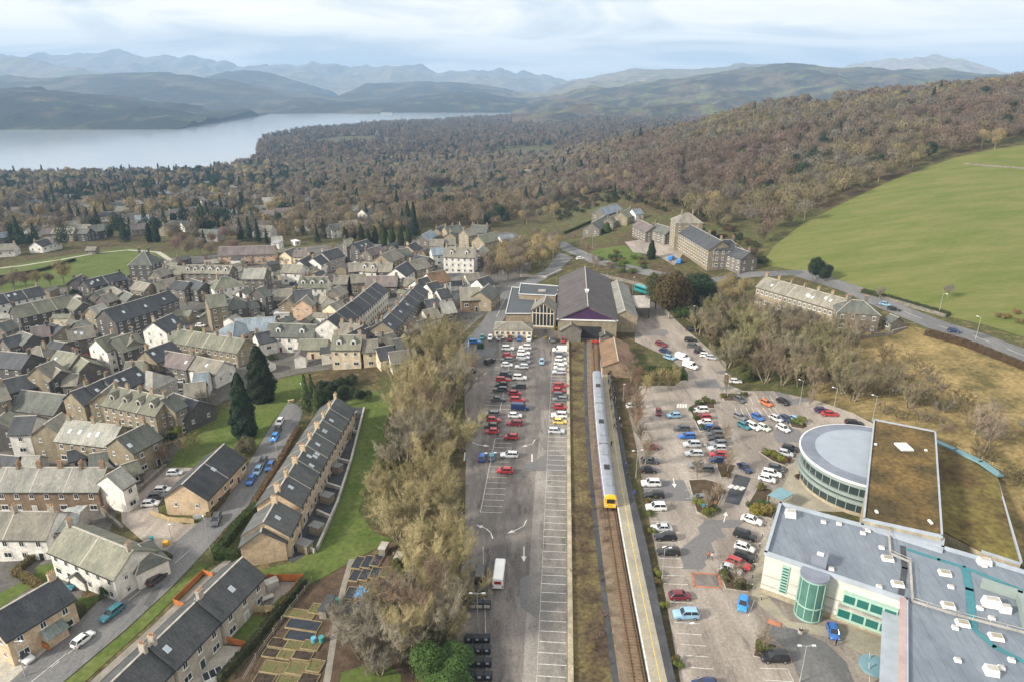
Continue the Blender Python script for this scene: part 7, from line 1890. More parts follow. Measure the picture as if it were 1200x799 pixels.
def hedge(pts, w, h, col, label, px=True, group=None):
    P = [G(*p) for p in pts] if px else pts
    c = P[0]; rng = np.random.default_rng(int(abs(c.x * 7 + c.y)))
    core = MB(); VV = []
    for a, b2 in zip(P, P[1:]):
        d = Vector((b2.x - a.x, b2.y - a.y)); L = d.length; d.normalize(); nrm = Vector((-d.y, d.x))
        k = max(1, int(L / 3))
        for i in range(k):
            q = Vector((a.x, a.y)) + d * L * (i + .5) / k; z = H(q.x, q.y) - c.z
            core.box((q.x - c.x, q.y - c.y, z + h * .42), (L / k + .1, w * .8, h * .9), 0, math.atan2(d.y, d.x))
        n = int(L * (w + 2 * h) * 42)
        t = rng.uniform(0, L, n); s = rng.uniform(-w / 2 - h, w / 2 + h, n)
        o = np.clip(s, -w / 2, w / 2); z = h - np.maximum(np.abs(s) - w / 2, 0)
        bmp = .10 * np.sin(t * 1.7) + .06 * np.sin(t * 4.1 + 1) + rng.normal(0, .06, n)
        top = np.abs(s) < w / 2
        X = a.x + d.x * t + nrm.x * (o + np.where(top, 0, np.sign(s) * bmp)); Y = a.y + d.y * t + nrm.y * (o + np.where(top, 0, np.sign(s) * bmp))
        Zg = Hn(X, Y); PT = np.stack([X - c.x, Y - c.y, Zg - c.z + z + np.where(top, bmp, 0)], 1)
        Nn = np.where(top[:, None], np.array([0, 0, 1.0]), np.sign(s)[:, None] * np.array([nrm.x, nrm.y, .3])) + rng.normal(0, .5, (n, 3))
        VV.append(slivers(PT, Nn, rng.normal(0, 1, (n, 3)), rng.uniform(.25, .5, n), rng.uniform(.14, .26, n), rng))
    V = np.concatenate(VV); v0 = np.array(core.v)
    me = bpy.data.meshes.new('hedge'); me.from_pydata(v0.tolist() + V.tolist(), [], [list(f) for f in core.f] + (tri_idx(len(V) // 3) + len(v0)).tolist()); me.materials.append(M_needle); me.update()
    o = link('hedge', me, None, c, color=col)
    return tag(o, label, 'hedge', group)
HG_ = (.055, .085, .02)
hedge([(303, 597), (281, 617), (262, 643), (253, 653), (282, 655)], 1.6, 2.0, HG_, 'thick clipped green hedge in front of the lower sandy house')
hedge([(97, 715), (64, 751)], 1.6, 1.7, (.09, .10, .03), 'clipped yellow-green hedge between the street and the beige house')
hedge([(357, 684), (330, 715), (296, 758), (258, 800)], 1.0, 1.6, (.05, .055, .02), 'long dark hedge between the back gardens and the allotments')
hedge([(350, 503), (332, 535), (316, 562), (299, 590)], 1.2, 1.2, (.15, .10, .05), 'brown beech hedge along the lane beside the longest terrace')
hedge([(292, 600), (270, 622), (256, 640)], 1.2, 1.2, (.15, .10, .05), 'low brown beech hedge beside the thick clipped green hedge')
hedge([(282, 548), (262, 585), (245, 606)], 1.4, 1.1, (.14, .11, .05), 'ragged brown hedge beside the short sandy row')
hedge([(18, 672), (50, 690)], 1.3, 1.5, (.17, .13, .05), 'straw-coloured hedge between two back gardens')
hedge([(60, 640), (40, 655), (20, 672)], 1.3, 1.4, (.12, .10, .04), 'brown garden hedge below the white terrace')
hedge([(102, 652), (76, 676)], 1.0, 1.3, (.13, .11, .03), 'narrow olive hedge beside the little white shed')
hedge([(762, 441), (803, 441)], 6.5, 2.2, (.045, .08, .015), 'broad clipped green hedge square at the car park entrance')
hedge([(130, 640), (165, 640), (200, 655)], 1.2, .8, (.09, .08, .03), 'low scrubby hedge on the bank behind the white gable')
hedge([(-20, 330), (50, 318), (88, 306)], 1.6, 1.5, (.05, .06, .025), 'dark hedge along the road beside the sports field')
hedge([(1010, 343), (1060, 356), (1112, 371)], 1.6, 1.4, (.06, .075, .03), 'dark hedge at the foot of the green field beside the main road')
hedge([(1085, 392), (1140, 408), (1200, 432), (1260, 460)], 2.5, 1.6, (.13, .085, .045), 'brown hedge between the main road and the rough straw bank')
hedge([(660, 275), (690, 262), (730, 252)], 2, 1.6, (.07, .09, .02), 'green hedge edging the gardens below the hillside wood')
# ------------------------------------------------------------------ street furniture, fences, allotments, people
M_post = pmat('lamp_post_paint', (.42, .43, .42), .5, .1, 1, metal=.3)
M_lampw = pmat('lamp_head', (.72, .73, .74), .4, .05, 1)
def _lamp(h, arms):
    a = MB(); a.tube((0, 0, -.3), (0, 0, 1.2), .11, .11, 8); a.tube((0, 0, 1.2), (0, 0, h), .075, .05, 8)
    b = []
    for s in arms:
        m = MB(); m.tube((0, 0, h - .05), (s * 1.0, 0, h + .12), .04, .04, 6); b.append(m.mesh('arm', M_post))
    hd = MB(); hd.box((0, 0, 0), (.62, .28, .14), 0, 0, (.8, .7))
    return a.mesh('pole', M_post), b, hd.mesh('lamp_head', M_lampw), arms, h
LP1 = _lamp(7.5, (1,)); LP2 = _lamp(7.5, (-1, 1)); LP0 = _lamp(5.5, (.15,))
def lamp(px, py, kind, rz, label):
    p = G(px, py); e = empty('street_lamp', p, rz); pole, arms, hd, offs_, h = kind
    link('pole', pole, e)
    for am, s in zip(arms, offs_):
        link('arm', am, e); link('lamp_head', hd, e, (s * 1.1, 0, h + .12))
    return tag(e, label, 'street lamp', 'street lamps')
for x, y, k, r, lb in ((775.5, 681, LP1, .2, 'beside the maroon car on the platform strip'), (799, 774, LP1, .2, 'on the lowest part of the platform strip'), (575.5, 563, LP2, .1, 'over the blue and teal cars at the single bay row'), (852, 466, LP1, 2.5, 'at the corner of the wood by the upper bays'), (937, 800, LP2, 0, 'in the round forecourt drive'),
                    (937, 474, LP1, 2.5, 'near the shrub bed of the upper bays'), (976, 484, LP1, 2.5, 'behind the red saloon near the drum'), (1022, 494, LP1, 2.5, 'against the planted-roof block'), (560, 736, LP2, 0, 'between the rows of black bins'), (326, 546, LP1, 2.2, 'beside the lane to the longest terrace'), (246, 643, LP1, 2.2, 'at the mouth of the cul-de-sac'),
                    (203, 640, LP0, 0, 'in front of the cul-de-sac bank'), (30, 792, LP1, 0, 'by the white convertible'), (237, 748, LP1, 2, 'in the yard of the grey terrace'), (1100, 368, LP1, -.8, 'on the field side of the main road'), (1143, 398, LP1, 2, 'on the bank side of the main road'), (356, 478, LP1, 2, 'at the head of the lane'), (745, 560, LP2, .2, 'among the platform birches'), (730, 470, LP0, 0, 'behind the platform crowd'),
                    (815, 381, LP1, 3, 'on the wood edge above the white vans'), (741, 345, LP1, 1, 'behind the bus canopy'), (694, 292, LP1, 0, 'by the road behind the station'), (333, 405, LP0, 0, 'beside the white cottage row'), (586, 420, LP2, .1, 'in the middle of the double row of cars')):
    lamp(x, y, k, r, 'grey street lamp ' + lb)
# height barrier portal at the west entrance
e = empty('entrance_barrier', G(549, 412)); m = MB(); m.tube((0, -2, 0), (0, -2, 3), .08); m.tube((0, 2, 0), (0, 2, 3), .08); m.build('post', M_lampw, e); m = MB(); m.box((0, 0, 2.9), (.2, 5.4, .2)); m.build('cross_bar', M_lampw, e)
tag(e, 'white height barrier at the west entrance of the station car park', 'barrier')
# ticket kiosk / recycling cabinet
e = empty('recycling_cabinet', G(563, 408)); m = MB(); m.box((0, 0, .9), (2.4, 1.3, 1.8)); m.build('body', pmat('green_cabinet', (.02, .08, .04), .5), e); m = MB(); m.box((0, 0, 1.86), (2.6, 1.5, .12)); m.build('lid', M_dark, e)
tag(e, 'dark green recycling cabinet near the bright blue estate car', 'cabinet')
# ---- black bins
M_bin = pmat('bin_plastic', (.022, .024, .028), .45, .1, 1); M_bing = pmat('bin_label', (.34, .38, .44), .5, .1, 1)
def bin_parts():
    b = MB(); b.box((0, 0, .72), (1.24, .92, 1.1), 0, 0, (1.08, 1.12)); lid = MB(); lid.box((0, 0, 1.34), (1.38, 1.08, .12), 0, 0, (.9, .8))
    lb = MB(); lb.box((0, -.53, 1.0), (.5, .05, .38)); w = MB()
    for sx in (-.5, .5):
        for sy in (-.35, .35): w.tube((sx - .04, sy, .09), (sx + .04, sy, .09), .09, .09, 8)
    return b.mesh('body', M_bin), lid.mesh('lid', M_bin), lb.mesh('label_plate', M_bing), w.mesh('wheels', M_tyre)
BN = bin_parts()
brow = ['top', 'second', 'third', 'fourth']
rowy = [752, 765, 780, 796]
for r_, y in enumerate(rowy):
    for k in range(3):
        p = G(549.5 + k * 10.2 + r_ * .8, y); e = empty('waste_bin', (p.x, p.y, p.z + .07), AXA - R(90))
        for n_, me in zip(('body', 'lid', 'label_plate', 'wheels'), BN): link(n_, me, e)
        tag(e, f"black four-wheeled waste bin in the {brow[r_]} row beside the laurel, {['hedge side', 'middle', 'lane side'][k]}", 'bin', 'black waste bins')
for r_, (y, xs) in enumerate(((697, (549, 558, 567)), (712, (554, 562, 571)))):
    for k, x in enumerate(xs):
        p = G(x, y); e = empty('waste_bin', (p.x, p.y, p.z + .07), AXA - R(90))
        for n_, me in zip(('body', 'lid', 'wheels'), (BN[0], BN[1], BN[3])): link(n_, me, e)
        lb = MB(); lb.box((0, -.55, .75), (1.1, .06, .7)); lb.build('front_panel', M_conc, e)
        tag(e, f"dark bin with pale front, {['upper', 'lower'][r_]} row under the bare trees, {['hedge side', 'middle', 'lane side'][k]}", 'bin', 'pale-fronted bins')
# ---- fences
M_orange = pmat('orange_timber', (.46, .155, .045), .8, .2, .6, fine=.2); M_ptimb = pmat('pale_timber_fence', (.42, .33, .18), .85, .2, .6, fine=.2); M_gtimb = pmat('grey_timber_fence', (.24, .22, .18), .9, .2, .6, fine=.25)
def fence(pts, h, mat, label, group=None, mesh_fence=False):
    P = [G(*p) for p in pts]; c = P[0]; e = empty('garden_fence', c)
    for a, b2 in zip(P, P[1:]):
        d = Vector((b2.x - a.x, b2.y - a.y)); k = max(1, int(d.length / 2.4)); ang = math.atan2(d.y, d.x)
        for i in range(k):
            q = Vector((a.x, a.y)) + d * (i + .5) / k; z = H(q.x, q.y) - c.z
            m = MB()
            if mesh_fence:
                for zz in (.4, .9): m.box((q.x - c.x, q.y - c.y, z + zz), (d.length / k - .12, .05, .10), 0, ang)
            else: m.box((q.x - c.x, q.y - c.y, z + h / 2 + .03), (d.length / k - .1, .05, h - .05), 0, ang)
            m.build('panel', mat, e)
            s = Vector((a.x, a.y)) + d * i / k; m = MB(); m.box((s.x - c.x, s.y - c.y, H(s.x, s.y) - c.z + h / 2), (.11, .11, h + .25), 0, ang); m.build('post', mat, e)
    return tag(e, label, 'fence', group)
fence([(299, 680), (330, 681), (356, 680), (328, 717)], 1.7, M_orange, 'orange-brown fence around the patio garden of the grey terrace')
fence([(240, 751), (265, 753), (290, 758)], 1.4, M_orange, 'orange fence between the small lawn and the bare yard')
fence([(204, 707), (238, 673), (250, 676)], 1.2, M_orange, 'orange fence around the front garden of the grey terrace, street side')
fence([(205, 708), (217, 712)], 1.2, M_orange, 'short orange fence closing the lower end of the front garden')
fence([(278, 716), (328, 717)], 1.5, M_ptimb, 'pale panel fence above the small square lawn'); fence([(329, 718), (294, 758)], 1.4, M_ptimb, 'yellowish panel fence along the hedge side of the small lawn')
fence([(38, 752), (60, 763)], 1.3, M_orange, 'short brown fence beside the white convertible driveway')
fence([(177, 603), (200, 611), (228, 613)], 1.3, M_ptimb, 'curved tan fence below the sandy gable of the short row')
fence([(366, 682), (340, 715), (300, 772), (285, 800)], 1.2, M_gtimb, 'grey post fence beside the upper allotment path', None, True)
fence([(1010, 520), (1000, 520)], 1.0, M_gtimb, 'short grey fence by the drum', None, True) if False else None
fence([(1121, 527), (1150, 540), (1175, 553)], 1.2, M_ptimb, 'pale timber rail fence behind the blue canopy edge', None, True)
M_dry = pmat('dry_stone', (.19, .17, .14), .95, .3, .9, fine=.35)
wall_px('stone_wall', [(145, 622), (120, 600), (165, 575), (190, 552), (195, 548)], .5, 1.1, M_dry, 'dark stone wall along the bank of the cul-de-sac', 'wall')
wall_px('stone_wall', [(1130, 193), (1165, 196), (1205, 199), (1250, 203)], .6, .9, M_dry, 'stone wall crossing the top of the green field', 'wall')
wall_px('stone_wall', [(1006, 341), (1050, 355), (1108, 372)], .6, 1.0, M_dry, 'stone wall at the foot of the green field', 'wall')
wall_px('stone_wall', [(1000, 398), (1045, 392), (1062, 385)], .6, 1.0, M_dry, 'stone wall below the stone end house', 'wall')
wall_px('stone_wall', [(610, 325), (640, 326), (658, 318)], .5, 1.0, M_conc, 'pale stepped wall behind the shop block', 'wall')
wall_px('stone_wall', [(690, 322), (720, 328), (752, 336), (770, 348)], .5, 1.4, M_dry, 'dark retaining wall along the road behind the station shed', 'wall')
wall_px('low_wall', [(427, 480), (412, 540), (396, 590), (372, 645)], .4, .9, M_conc, 'pale boundary wall between the terrace yards and the lawn', 'wall')
for i, (a, b2) in enumerate((((402, 505), (418, 508)), ((392, 540), (409, 543)), ((383, 570), (400, 574)), ((372, 602), (388, 608)), ((352, 640), (369, 648)))):
    wall_px('yard_wall', [a, b2], .4, 1.0, M_conc, f'low dividing wall across the terrace yards, {ORD[i]} from the top', 'wall')
for i, (x, y) in enumerate(((413, 490), (405, 515), (395, 553), (384, 588), (372, 624), (358, 645))):
    e = empty('yard_shed', G(x, y), AXA - R(110)); m = MB(); m.box((0, 0, 1.0), (2.6, 1.9, 2.0)); m.build('wall', M_wall, e, color=(.28, .24, .18)); m = MB(); m.box((0, 0, 2.1), (2.9, 2.2, .16)); m.build('roof', M_lead, e, color=(.2, .2, .19))
    tag(e, f'small flat-roofed yard shed behind the longest terrace, {ORD[i]} from the top', 'shed')
# ---- allotments
M_tarp = pmat('weed_sheet', (.028, .034, .045), .6, .2, 1); M_bed = pmat('dug_soil', (.055, .04, .028), 1, .3, 1.5, fine=.4); M_crop = pmat('winter_crops', (.10, .12, .04), 1, .4, 1.2, fine=.5, col2=(.16, .12, .06)); M_plank = pmat('bed_plank', (.30, .235, .13), .9, .2, 1); M_bsheet = pmat('blue_sheet', (.10, .33, .62), .5, .15, 1)
brng = random.Random(9)
def plot(px, py, w, l, mat, label, rz=AXA - R(90), frame=True):
    p = G(px, py); e = empty('allotment_bed', (p.x, p.y, p.z + .06), rz)
    m = MB()
    n = 7
    for i in range(n):
        for j in range(n): m.box((-w / 2 + w * (i + .5) / n, -l / 2 + l * (j + .5) / n, .10 + brng.uniform(0, .10 if mat is not M_tarp else .03)), (w / n, l / n, .2))
    m.build('bed', mat, e)
    if frame:
        for sx in (-1, 1):
            f = MB(); f.box((sx * w / 2, 0, .16), (.09, l, .32)); f.build('side_board', M_plank, e)
            f = MB(); f.box((0, sx * l / 2, .16), (w, .09, .32)); f.build('end_board', M_plank, e)
    return tag(e, label, 'allotment bed')
kinds = [(M_tarp, 'black-sheeted'), (M_bed, 'dug brown'), (M_crop, 'green cropped')]
RW = AXA - R(96)
specs = [(420, 660, 1.9, 3.6, 0), (431, 659, 1.9, 3.6, 0), (442, 657, 1.9, 3.6, 0), (417, 675, 1.9, 3.2, 0), (428, 674, 1.9, 3.2, 0), (440, 672, 1.9, 3.2, 0), (455, 671, 2.2, 3, 2), (413, 696, 2.4, 3.2, 0), (424, 695, 2.2, 3.2, 3), (435, 694, 2.2, 3.2, 0), (446, 692, 2.6, 3.2, 1), (410, 714, 2.4, 3.2, 0), (421, 713, 2.2, 3.2, 0), (434, 712, 2.6, 3, 1), (458, 704, 2.6, 2.6, 0),
         (352, 720, 5.5, 2.0, 2), (372, 714, 2.5, 2.4, 2), (356, 733, 6.0, 2.3, 0), (352, 746, 5.0, 2.2, 0), (326, 754, 3.0, 2.0, 1), (345, 757, 2.8, 2.0, 2), (365, 757, 3.0, 2.0, 2), (318, 766, 2.6, 1.8, 1), (335, 768, 2.4, 1.8, 2), (355, 769, 3.2, 1.8, 1), (322, 783, 4.2, 2.4, 2), (350, 784, 3.6, 2.4, 2), (370, 781, 2.4, 2.4, 2), (310, 797, 3.2, 2.2, 1), (338, 799, 3.6, 2.2, 2), (362, 797, 3.0, 2.2, 1), (410, 730, 3.2, 1.8, 1), (422, 742, 3.0, 1.8, 1)]
cnt = {}
for x, y, w, l, k in specs:
    side = 'above the grey path' if x > 395 else 'below the grey path'
    nm = 'blue-sheeted' if k == 3 else kinds[k][1]; cnt.setdefault((nm, side), []).append((x, y, w, l, k))
for (nm, side), v in cnt.items():
    v.sort(key=lambda t: (t[1], t[0]))
    for i, (x, y, w, l, k) in enumerate(v):
        plot(x, y, w, l, M_bsheet if k == 3 else kinds[k][0], f'{nm} allotment bed {side}' + (f', {ORD[i]} going down' if len(v) > 1 else ''), RW, k != 0 or True)
for i, (x, y) in enumerate(((384, 716), (450, 648), (468, 660))):
    e = empty('allotment_shed', G(x, y), RW); m = MB(); m.box((0, 0, .9), (1.3, 4.0 if i == 0 else 2.2, 1.8)); m.build('wall', M_gtimb, e); m = MB(); m.box((0, 0, 1.9), (1.6, 4.3 if i == 0 else 2.5, .14)); m.build('roof', M_conc if i else M_newt, e)
    tag(e, ['long dark-roofed allotment shed beside the grey path', 'pale allotment shed under the bare belt', 'pale allotment shed nearest the belt trees'][i], 'shed')
for i, (x, y, c) in enumerate(((395, 707, (.03, .32, .26)), (368, 753, (.10, .35, .50)), (377, 752, (.05, .28, .30)), (178, 634, (.03, .30, .30)))):
    e = empty('water_butt', G(x, y)); m = MB(); cyl(m, (0, 0), .42, 0, 1.1, 16); mt = pmat(f'butt_plastic', c, .4, .1, 1); m.build('barrel', mt, e); m = MB(); cyl(m, (0, 0), .46, 1.1, 1.18, 16); m.build('lid', mt, e)
    tag(e, ['turquoise water butt by the allotment path', 'pale blue water butt among the black-sheeted beds', 'teal water butt at the end of the black-sheeted beds', 'turquoise barrel on the bank by the cul-de-sac'][i], 'water butt')
e = empty('grit_bin', G(195, 638)); m = MB(); m.box((0, 0, .45), (1.1, .8, .9)); gy = pmat('grit_yellow', (.75, .42, .03), .5, .1, 1); m.build('body', gy, e); m = MB(); m.box((0, 0, .96), (1.2, .9, .16), 0, 0, (.8, .6)); m.build('lid', gy, e); tag(e, 'yellow grit bin on the bank by the cul-de-sac', 'grit bin')
# patio and yard things
def slabthing(name, px, py, size, mat, label, cat, legs=False, rz=AXA - R(50)):
    e = empty(name, G(px, py), rz); m = MB(); m.box((0, 0, size[2] - .06), (size[0], size[1], .12)); m.build('top', mat, e)
    m = MB()
    if legs:
        for sx in (-1, 1):
            for sy in (-1, 1):
                q = MB(); q.box((sx * size[0] * .42, sy * size[1] * .42, size[2] / 2), (.08, .08, size[2])); q.build('leg', mat, e)
    else: m.box((0, 0, size[2] / 2 - .03), (size[0] * .94, size[1] * .94, size[2] - .06)); m.build('body', mat, e)
    return tag(e, label, cat)
slabthing('garden_shed', 290, 712, (2.8, 1.8, 1.9), M_conc, 'pale garden shed beside the patio of the grey terrace', 'shed'); slabthing('garden_shed', 319, 688, (2.4, 1.8, 1.7), M_conc, 'small pale shed in the patio garden', 'shed')
slabthing('garden_table', 314, 703, (2.2, 1.0, .8), M_conc, 'long grey table on the patio', 'table', True); slabthing('garden_table', 315, 716, (1.4, 1.4, .7), M_ptimb, 'tan timber table on the small lawn', 'table', True); slabthing('trampoline', 298, 702, (2.0, 2.0, .5), M_tealm, 'blue paddling tub on the patio', 'tub')
e = empty('cold_frame', G(250, 793), AXA - R(50)); m = MB(); m.box((0, 0, .4), (3.0, 2.0, .8)); m.build('frame', M_white, e)
for i in range(3):
    m = MB(); m.box((-1 + i, 0, .84), (.85, 1.7, .06)); m.build('pane', M_pane, e)
tag(e, 'white cold frame with dark panes in the bare yard', 'cold frame')
e = empty('picnic_bench', G(341, 471), .4); m = MB(); m.box((0, 0, .75), (1.8, .8, .07)); m.build('top', M_ptimb, e)
for s in (-1, 1):
    m = MB(); m.box((0, s * .75, .45), (1.8, .28, .06)); m.build('seat', M_ptimb, e); m = MB(); m.box((s * .6, 0, .38), (.08, 1.4, .76)); m.build('leg', M_ptimb, e)
tag(e, 'pale picnic bench at the top of the park lawn', 'bench')
# kerbed islands
def island(pts, label, top=None):
    P = [G(*p) for p in pts]; c = sum(P, Vector()) / len(P); e = empty('planted_island', (c.x, c.y, c.z)); L_ = [(p.x - c.x, p.y - c.y) for p in P]
    m = MB(); m.prism(L_, -.2, .22); m.build('kerb', M_kerb, e); m = MB(); m.prism([(x * .93, y * .93) for x, y in L_], 0, .27); m.build('planting_bed', top or M_soil, e)
    return tag(e, label, 'planted island')
island([(806, 562), (826, 561), (846, 566), (849, 577), (838, 600), (829, 607), (816, 601)], 'long kerbed planted island rounded at its lower tip'); island([(838, 540), (862, 545), (855, 559), (845, 561)], 'small kerbed bed beside the tarmac crossing')
island([(888, 570), (905, 573), (899, 590), (908, 600), (905, 609), (884, 603), (874, 594)], 'kerbed bed with yellow-green shrubs below the diamond canopy'); island([(844, 672), (853, 671), (876, 685), (877, 694), (850, 690)], 'triangular kerbed bed beside the red-edged table'); island([(882, 769), (886, 758), (899, 753), (911, 757), (905, 767), (890, 771)], 'round kerbed bed beside the black SUV')
island([(806, 477), (818, 471), (837, 470), (838, 477), (817, 479), (827, 505), (820, 507)], 'narrow hooked bed around the top of the middle parking row'); island([(889, 530), (900, 527), (925, 540), (920, 546), (905, 541)], 'kerbed bed between the two rows of cars by the drum'); island([(925, 497), (940, 490), (952, 497), (940, 503), (927, 502)], 'kerbed shrub bed by the upper bays'); island([(844, 462), (872, 461), (876, 469), (848, 471)], 'kerbed bed under the corner lamp')
# bollards along the store path
bl = MB(); bl.tube((0, 0, 0), (0, 0, .95), .09, .08, 8); BOL = bl.mesh('post', M_dark); cp_ = MB(); cp_.tube((0, 0, .95), (0, 0, 1.05), .10, .05, 8); BOC = cp_.mesh('cap', M_white)
for i, (x, y) in enumerate(((896, 617), (893, 629), (890, 641), (887, 653), (884, 665), (882, 677), (881, 689), (892, 703), (938, 741), (913, 560), (917, 556), (922, 551))):
    e = empty('bollard', G(x, y)); link('post', BOL, e); link('cap', BOC, e); tag(e, 'dark bollard along the tan paving of the store and drum', 'bollard', 'bollards on the tan paving')
for x, y, lb in ((938, 742, 'on the forecourt by the stair tower'), (962, 720, 'under the green windows')):
    e = empty('planter', G(x, y)); m = MB(); cyl(m, (0, 0), .45, 0, .8, 14); m.build('pot', M_conc, e); m = MB(); cyl(m, (0, 0), .38, .8, .9, 14); m.build('soil', M_soil, e); tag(e, 'pale round planter ' + lb, 'planter')
# small blank signs
for x, y, lb in ((823, 601, 'blue sign plate at the lower tip of the kerbed island'), (837, 598, 'round orange sign beside the kerbed island')):
    e = empty('road_sign', G(x, y)); m = MB(); m.tube((0, 0, 0), (0, 0, 2.2), .04); m.build('post', M_post, e); m = MB(); m.box((0, -.05, 2.2), (.6, .04, .7)); m.build('plate', pmat('sign_' + lb[:4], (.05, .3, .5) if 'blue' in lb else (.7, .3, .1), .5), e); tag(e, lb, 'sign')
e = empty('sign_board', G(232, 609), .35); m = MB(); m.box((0, 0, .9), (1.8, .08, 1.0)); m.build('board', M_white, e)
for s in (-1, 1):
    m = MB(); m.box((s * .8, 0, .45), (.08, .08, 1.0)); m.build('leg', M_conc, e)
tag(e, 'blank white board by the fence of the short sandy row', 'sign')
# lakeside hotel far away
house((446, 131.6), (459, 131.6), 16, 6, 'G', 'm', pitch=20, chim=0, win=0, zg=-89, name='boat_house', label='long pale building on the far shore of the lake', cat='building', kind='villa')

# ---- people
M_cloth = pmat('clothing', (1, 1, 1), .9, .15, 4, objcol=True); M_trou = pmat('trousers', (.03, .035, .05), .9, .2, 4); M_skin = pmat('skin', (.55, .36, .27), .6, .05, 4); M_hair = pmat('hair', (.05, .035, .025), .8, .2, 6)
def person_mesh(pose):
    """one skinned body: pelvis, spine, head, two arms, two legs"""
    st = .26 if pose == 'walk' else .07
    pts = {'pel': (0, 0, .95, .15), 'wst': (0, 0, 1.10, .135), 'chs': (.01, 0, 1.35, .165), 'nck': (.02, 0, 1.50, .06), 'hd': (.03, 0, 1.62, .095), 'top': (.03, 0, 1.74, .075),
           'hl': (0, .10, .92, .10), 'kl': (st, .11, .50, .065), 'al': (st * .6, .11, .09, .045), 'fl': (st * .6 + .16, .12, .04, .04), 'hr': (0, -.10, .92, .10), 'kr': (-st * .3, -.11, .50, .065), 'ar': (-st * 1.2, -.11, .09, .045), 'fr': (-st * 1.2 + .16, -.12, .04, .04),
           'sl': (0, .20, 1.42, .065), 'el': (-.06 - st * .3, .26, 1.14, .05), 'wl': (.08 - st * .5, .27, .90, .035), 'gl': (.10 - st * .5, .27, .80, .04), 'sr': (0, -.20, 1.42, .065), 'er': (.02 + st * .3, -.26, 1.14, .05), 'wr': (.14 + st * .5, -.25, .93, .035), 'gr': (.17 + st * .5, -.25, .83, .04)}
    ks = list(pts); ed = [('pel', 'wst'), ('wst', 'chs'), ('chs', 'nck'), ('nck', 'hd'), ('hd', 'top'), ('pel', 'hl'), ('hl', 'kl'), ('kl', 'al'), ('al', 'fl'), ('pel', 'hr'), ('hr', 'kr'), ('kr', 'ar'), ('ar', 'fr'), ('chs', 'sl'), ('sl', 'el'), ('el', 'wl'), ('wl', 'gl'), ('chs', 'sr'), ('sr', 'er'), ('er', 'wr'), ('wr', 'gr')]
    me = bpy.data.meshes.new('skel'); me.from_pydata([pts[k][:3] for k in ks], [(ks.index(a), ks.index(b)) for a, b in ed], [])
    o = bpy.data.objects.new('skel', me); COL.objects.link(o)
    md = o.modifiers.new('skin', 'SKIN'); o.modifiers.new('sub', 'SUBSURF').levels = 1
    sv = me.skin_vertices[0].data
    for i, k in enumerate(ks): sv[i].radius = (pts[k][3], pts[k][3]); sv[i].use_root = (k == 'pel')
    dg = bpy.context.evaluated_depsgraph_get(); r = bpy.data.meshes.new_from_object(o.evaluated_get(dg)); r.name = 'body'
    bpy.data.objects.remove(o); r.materials.clear()
    for mt in (M_cloth, M_trou, M_skin): r.materials.append(mt)
    for p in r.polygons:
        c = p.center; p.material_index = 2 if c.z > 1.52 or (abs(c.y) > .2 and c.z < .88) else (1 if c.z < .93 and abs(c.y) < .2 else 0); p.use_smooth = True
    h = MB(); h.loft([[(.02 + math.cos(2 * math.pi * i / 10) * r_ - .015, math.sin(2 * math.pi * i / 10) * r_, z) for i in range(10)] for r_, z in ((.105, 1.63), (.112, 1.70), (.085, 1.77), (.03, 1.80))])
    return r, h.mesh('hair', M_hair, True)
PM = {k: person_mesh(k) for k in ('stand', 'walk')}
def person(px, py, col, label, pose='stand', z=None, rz=None, group=None):
    p = G(px, py, z=z) if z is not None else G(px, py); p.z += 0 if z is not None else .11
    e = empty('person', p, prng.uniform(0, 6.28) if rz is None else rz); s = prng.uniform(.95, 1.05); e.scale = (s, s, s)
    link('body', PM[pose][0], e, color=col); link('hair', PM[pose][1], e)
    return tag(e, label, 'person', group)
CC = [((.03, .03, .035), 'dark'), ((.05, .06, .10), 'navy'), ((.10, .09, .08), 'brown-grey'), ((.03, .03, .035), 'dark')]
for i in range(38):
    t = prng.random(); y = 436 + 70 * t ** 1.3; x = 709.5 + (y - 436) * .155 + prng.uniform(0, 6.5)
    c, nm = prng.choice(CC); person(x, y, c, f'person in a {nm} coat in the crowd beside the train', prng.choice(('stand', 'walk')), .96, None, f'{nm}-coated people on the platform')
for x, y, c, lb in ((716.5, 523, (.03, .04, .08), 'person in dark clothes alone by the middle carriage'), (734, 548, (.04, .07, .35), 'person in a bright blue coat on the platform tarmac, upper of two'), (735.5, 560, (.02, .02, .02), 'person in black behind the blue coats on the platform'), (743.5, 581, (.04, .08, .38), 'person in a bright blue coat by the platform hedge, lower of two'), (726, 494, (.7, .7, .68), 'person in a white top at the end of the platform crowd'), (728, 503, (.25, .15, .30), 'person in a lilac coat at the end of the platform crowd')):
    person(x, y, c, lb, 'stand', .96)
person(830, 655, (.62, .13, .05), 'person in an orange-red jacket walking across the east car park', 'walk', None, 1.5); person(834, 656, (.68, .68, .66), 'person in white walking beside the orange-red jacket', 'walk', None, 1.5)
person(979, 757, (.02, .02, .022), 'person in black standing behind the blue small car', 'stand'); person(645, 417, (.03, .03, .03), 'person in dark clothes walking down the open lane', 'walk'); person(644, 401, (.7, .7, .66), 'person in a white shirt by the glazed entrance', 'stand'); person(641, 402, (.03, .03, .03), 'person in black by the glazed entrance', 'stand'); person(694, 409, (.05, .05, .08), 'person beside the buffer stop', 'stand', .96)
for x, y, lb in ((650, 387, 'beside the gabled hut'), (627, 397, 'below the glazed entrance'), (640, 398, 'near the white-shirted person')):
    bush(x, y, .62, (.26, .25, .05), 'small yellow-green shrub ' + lb)
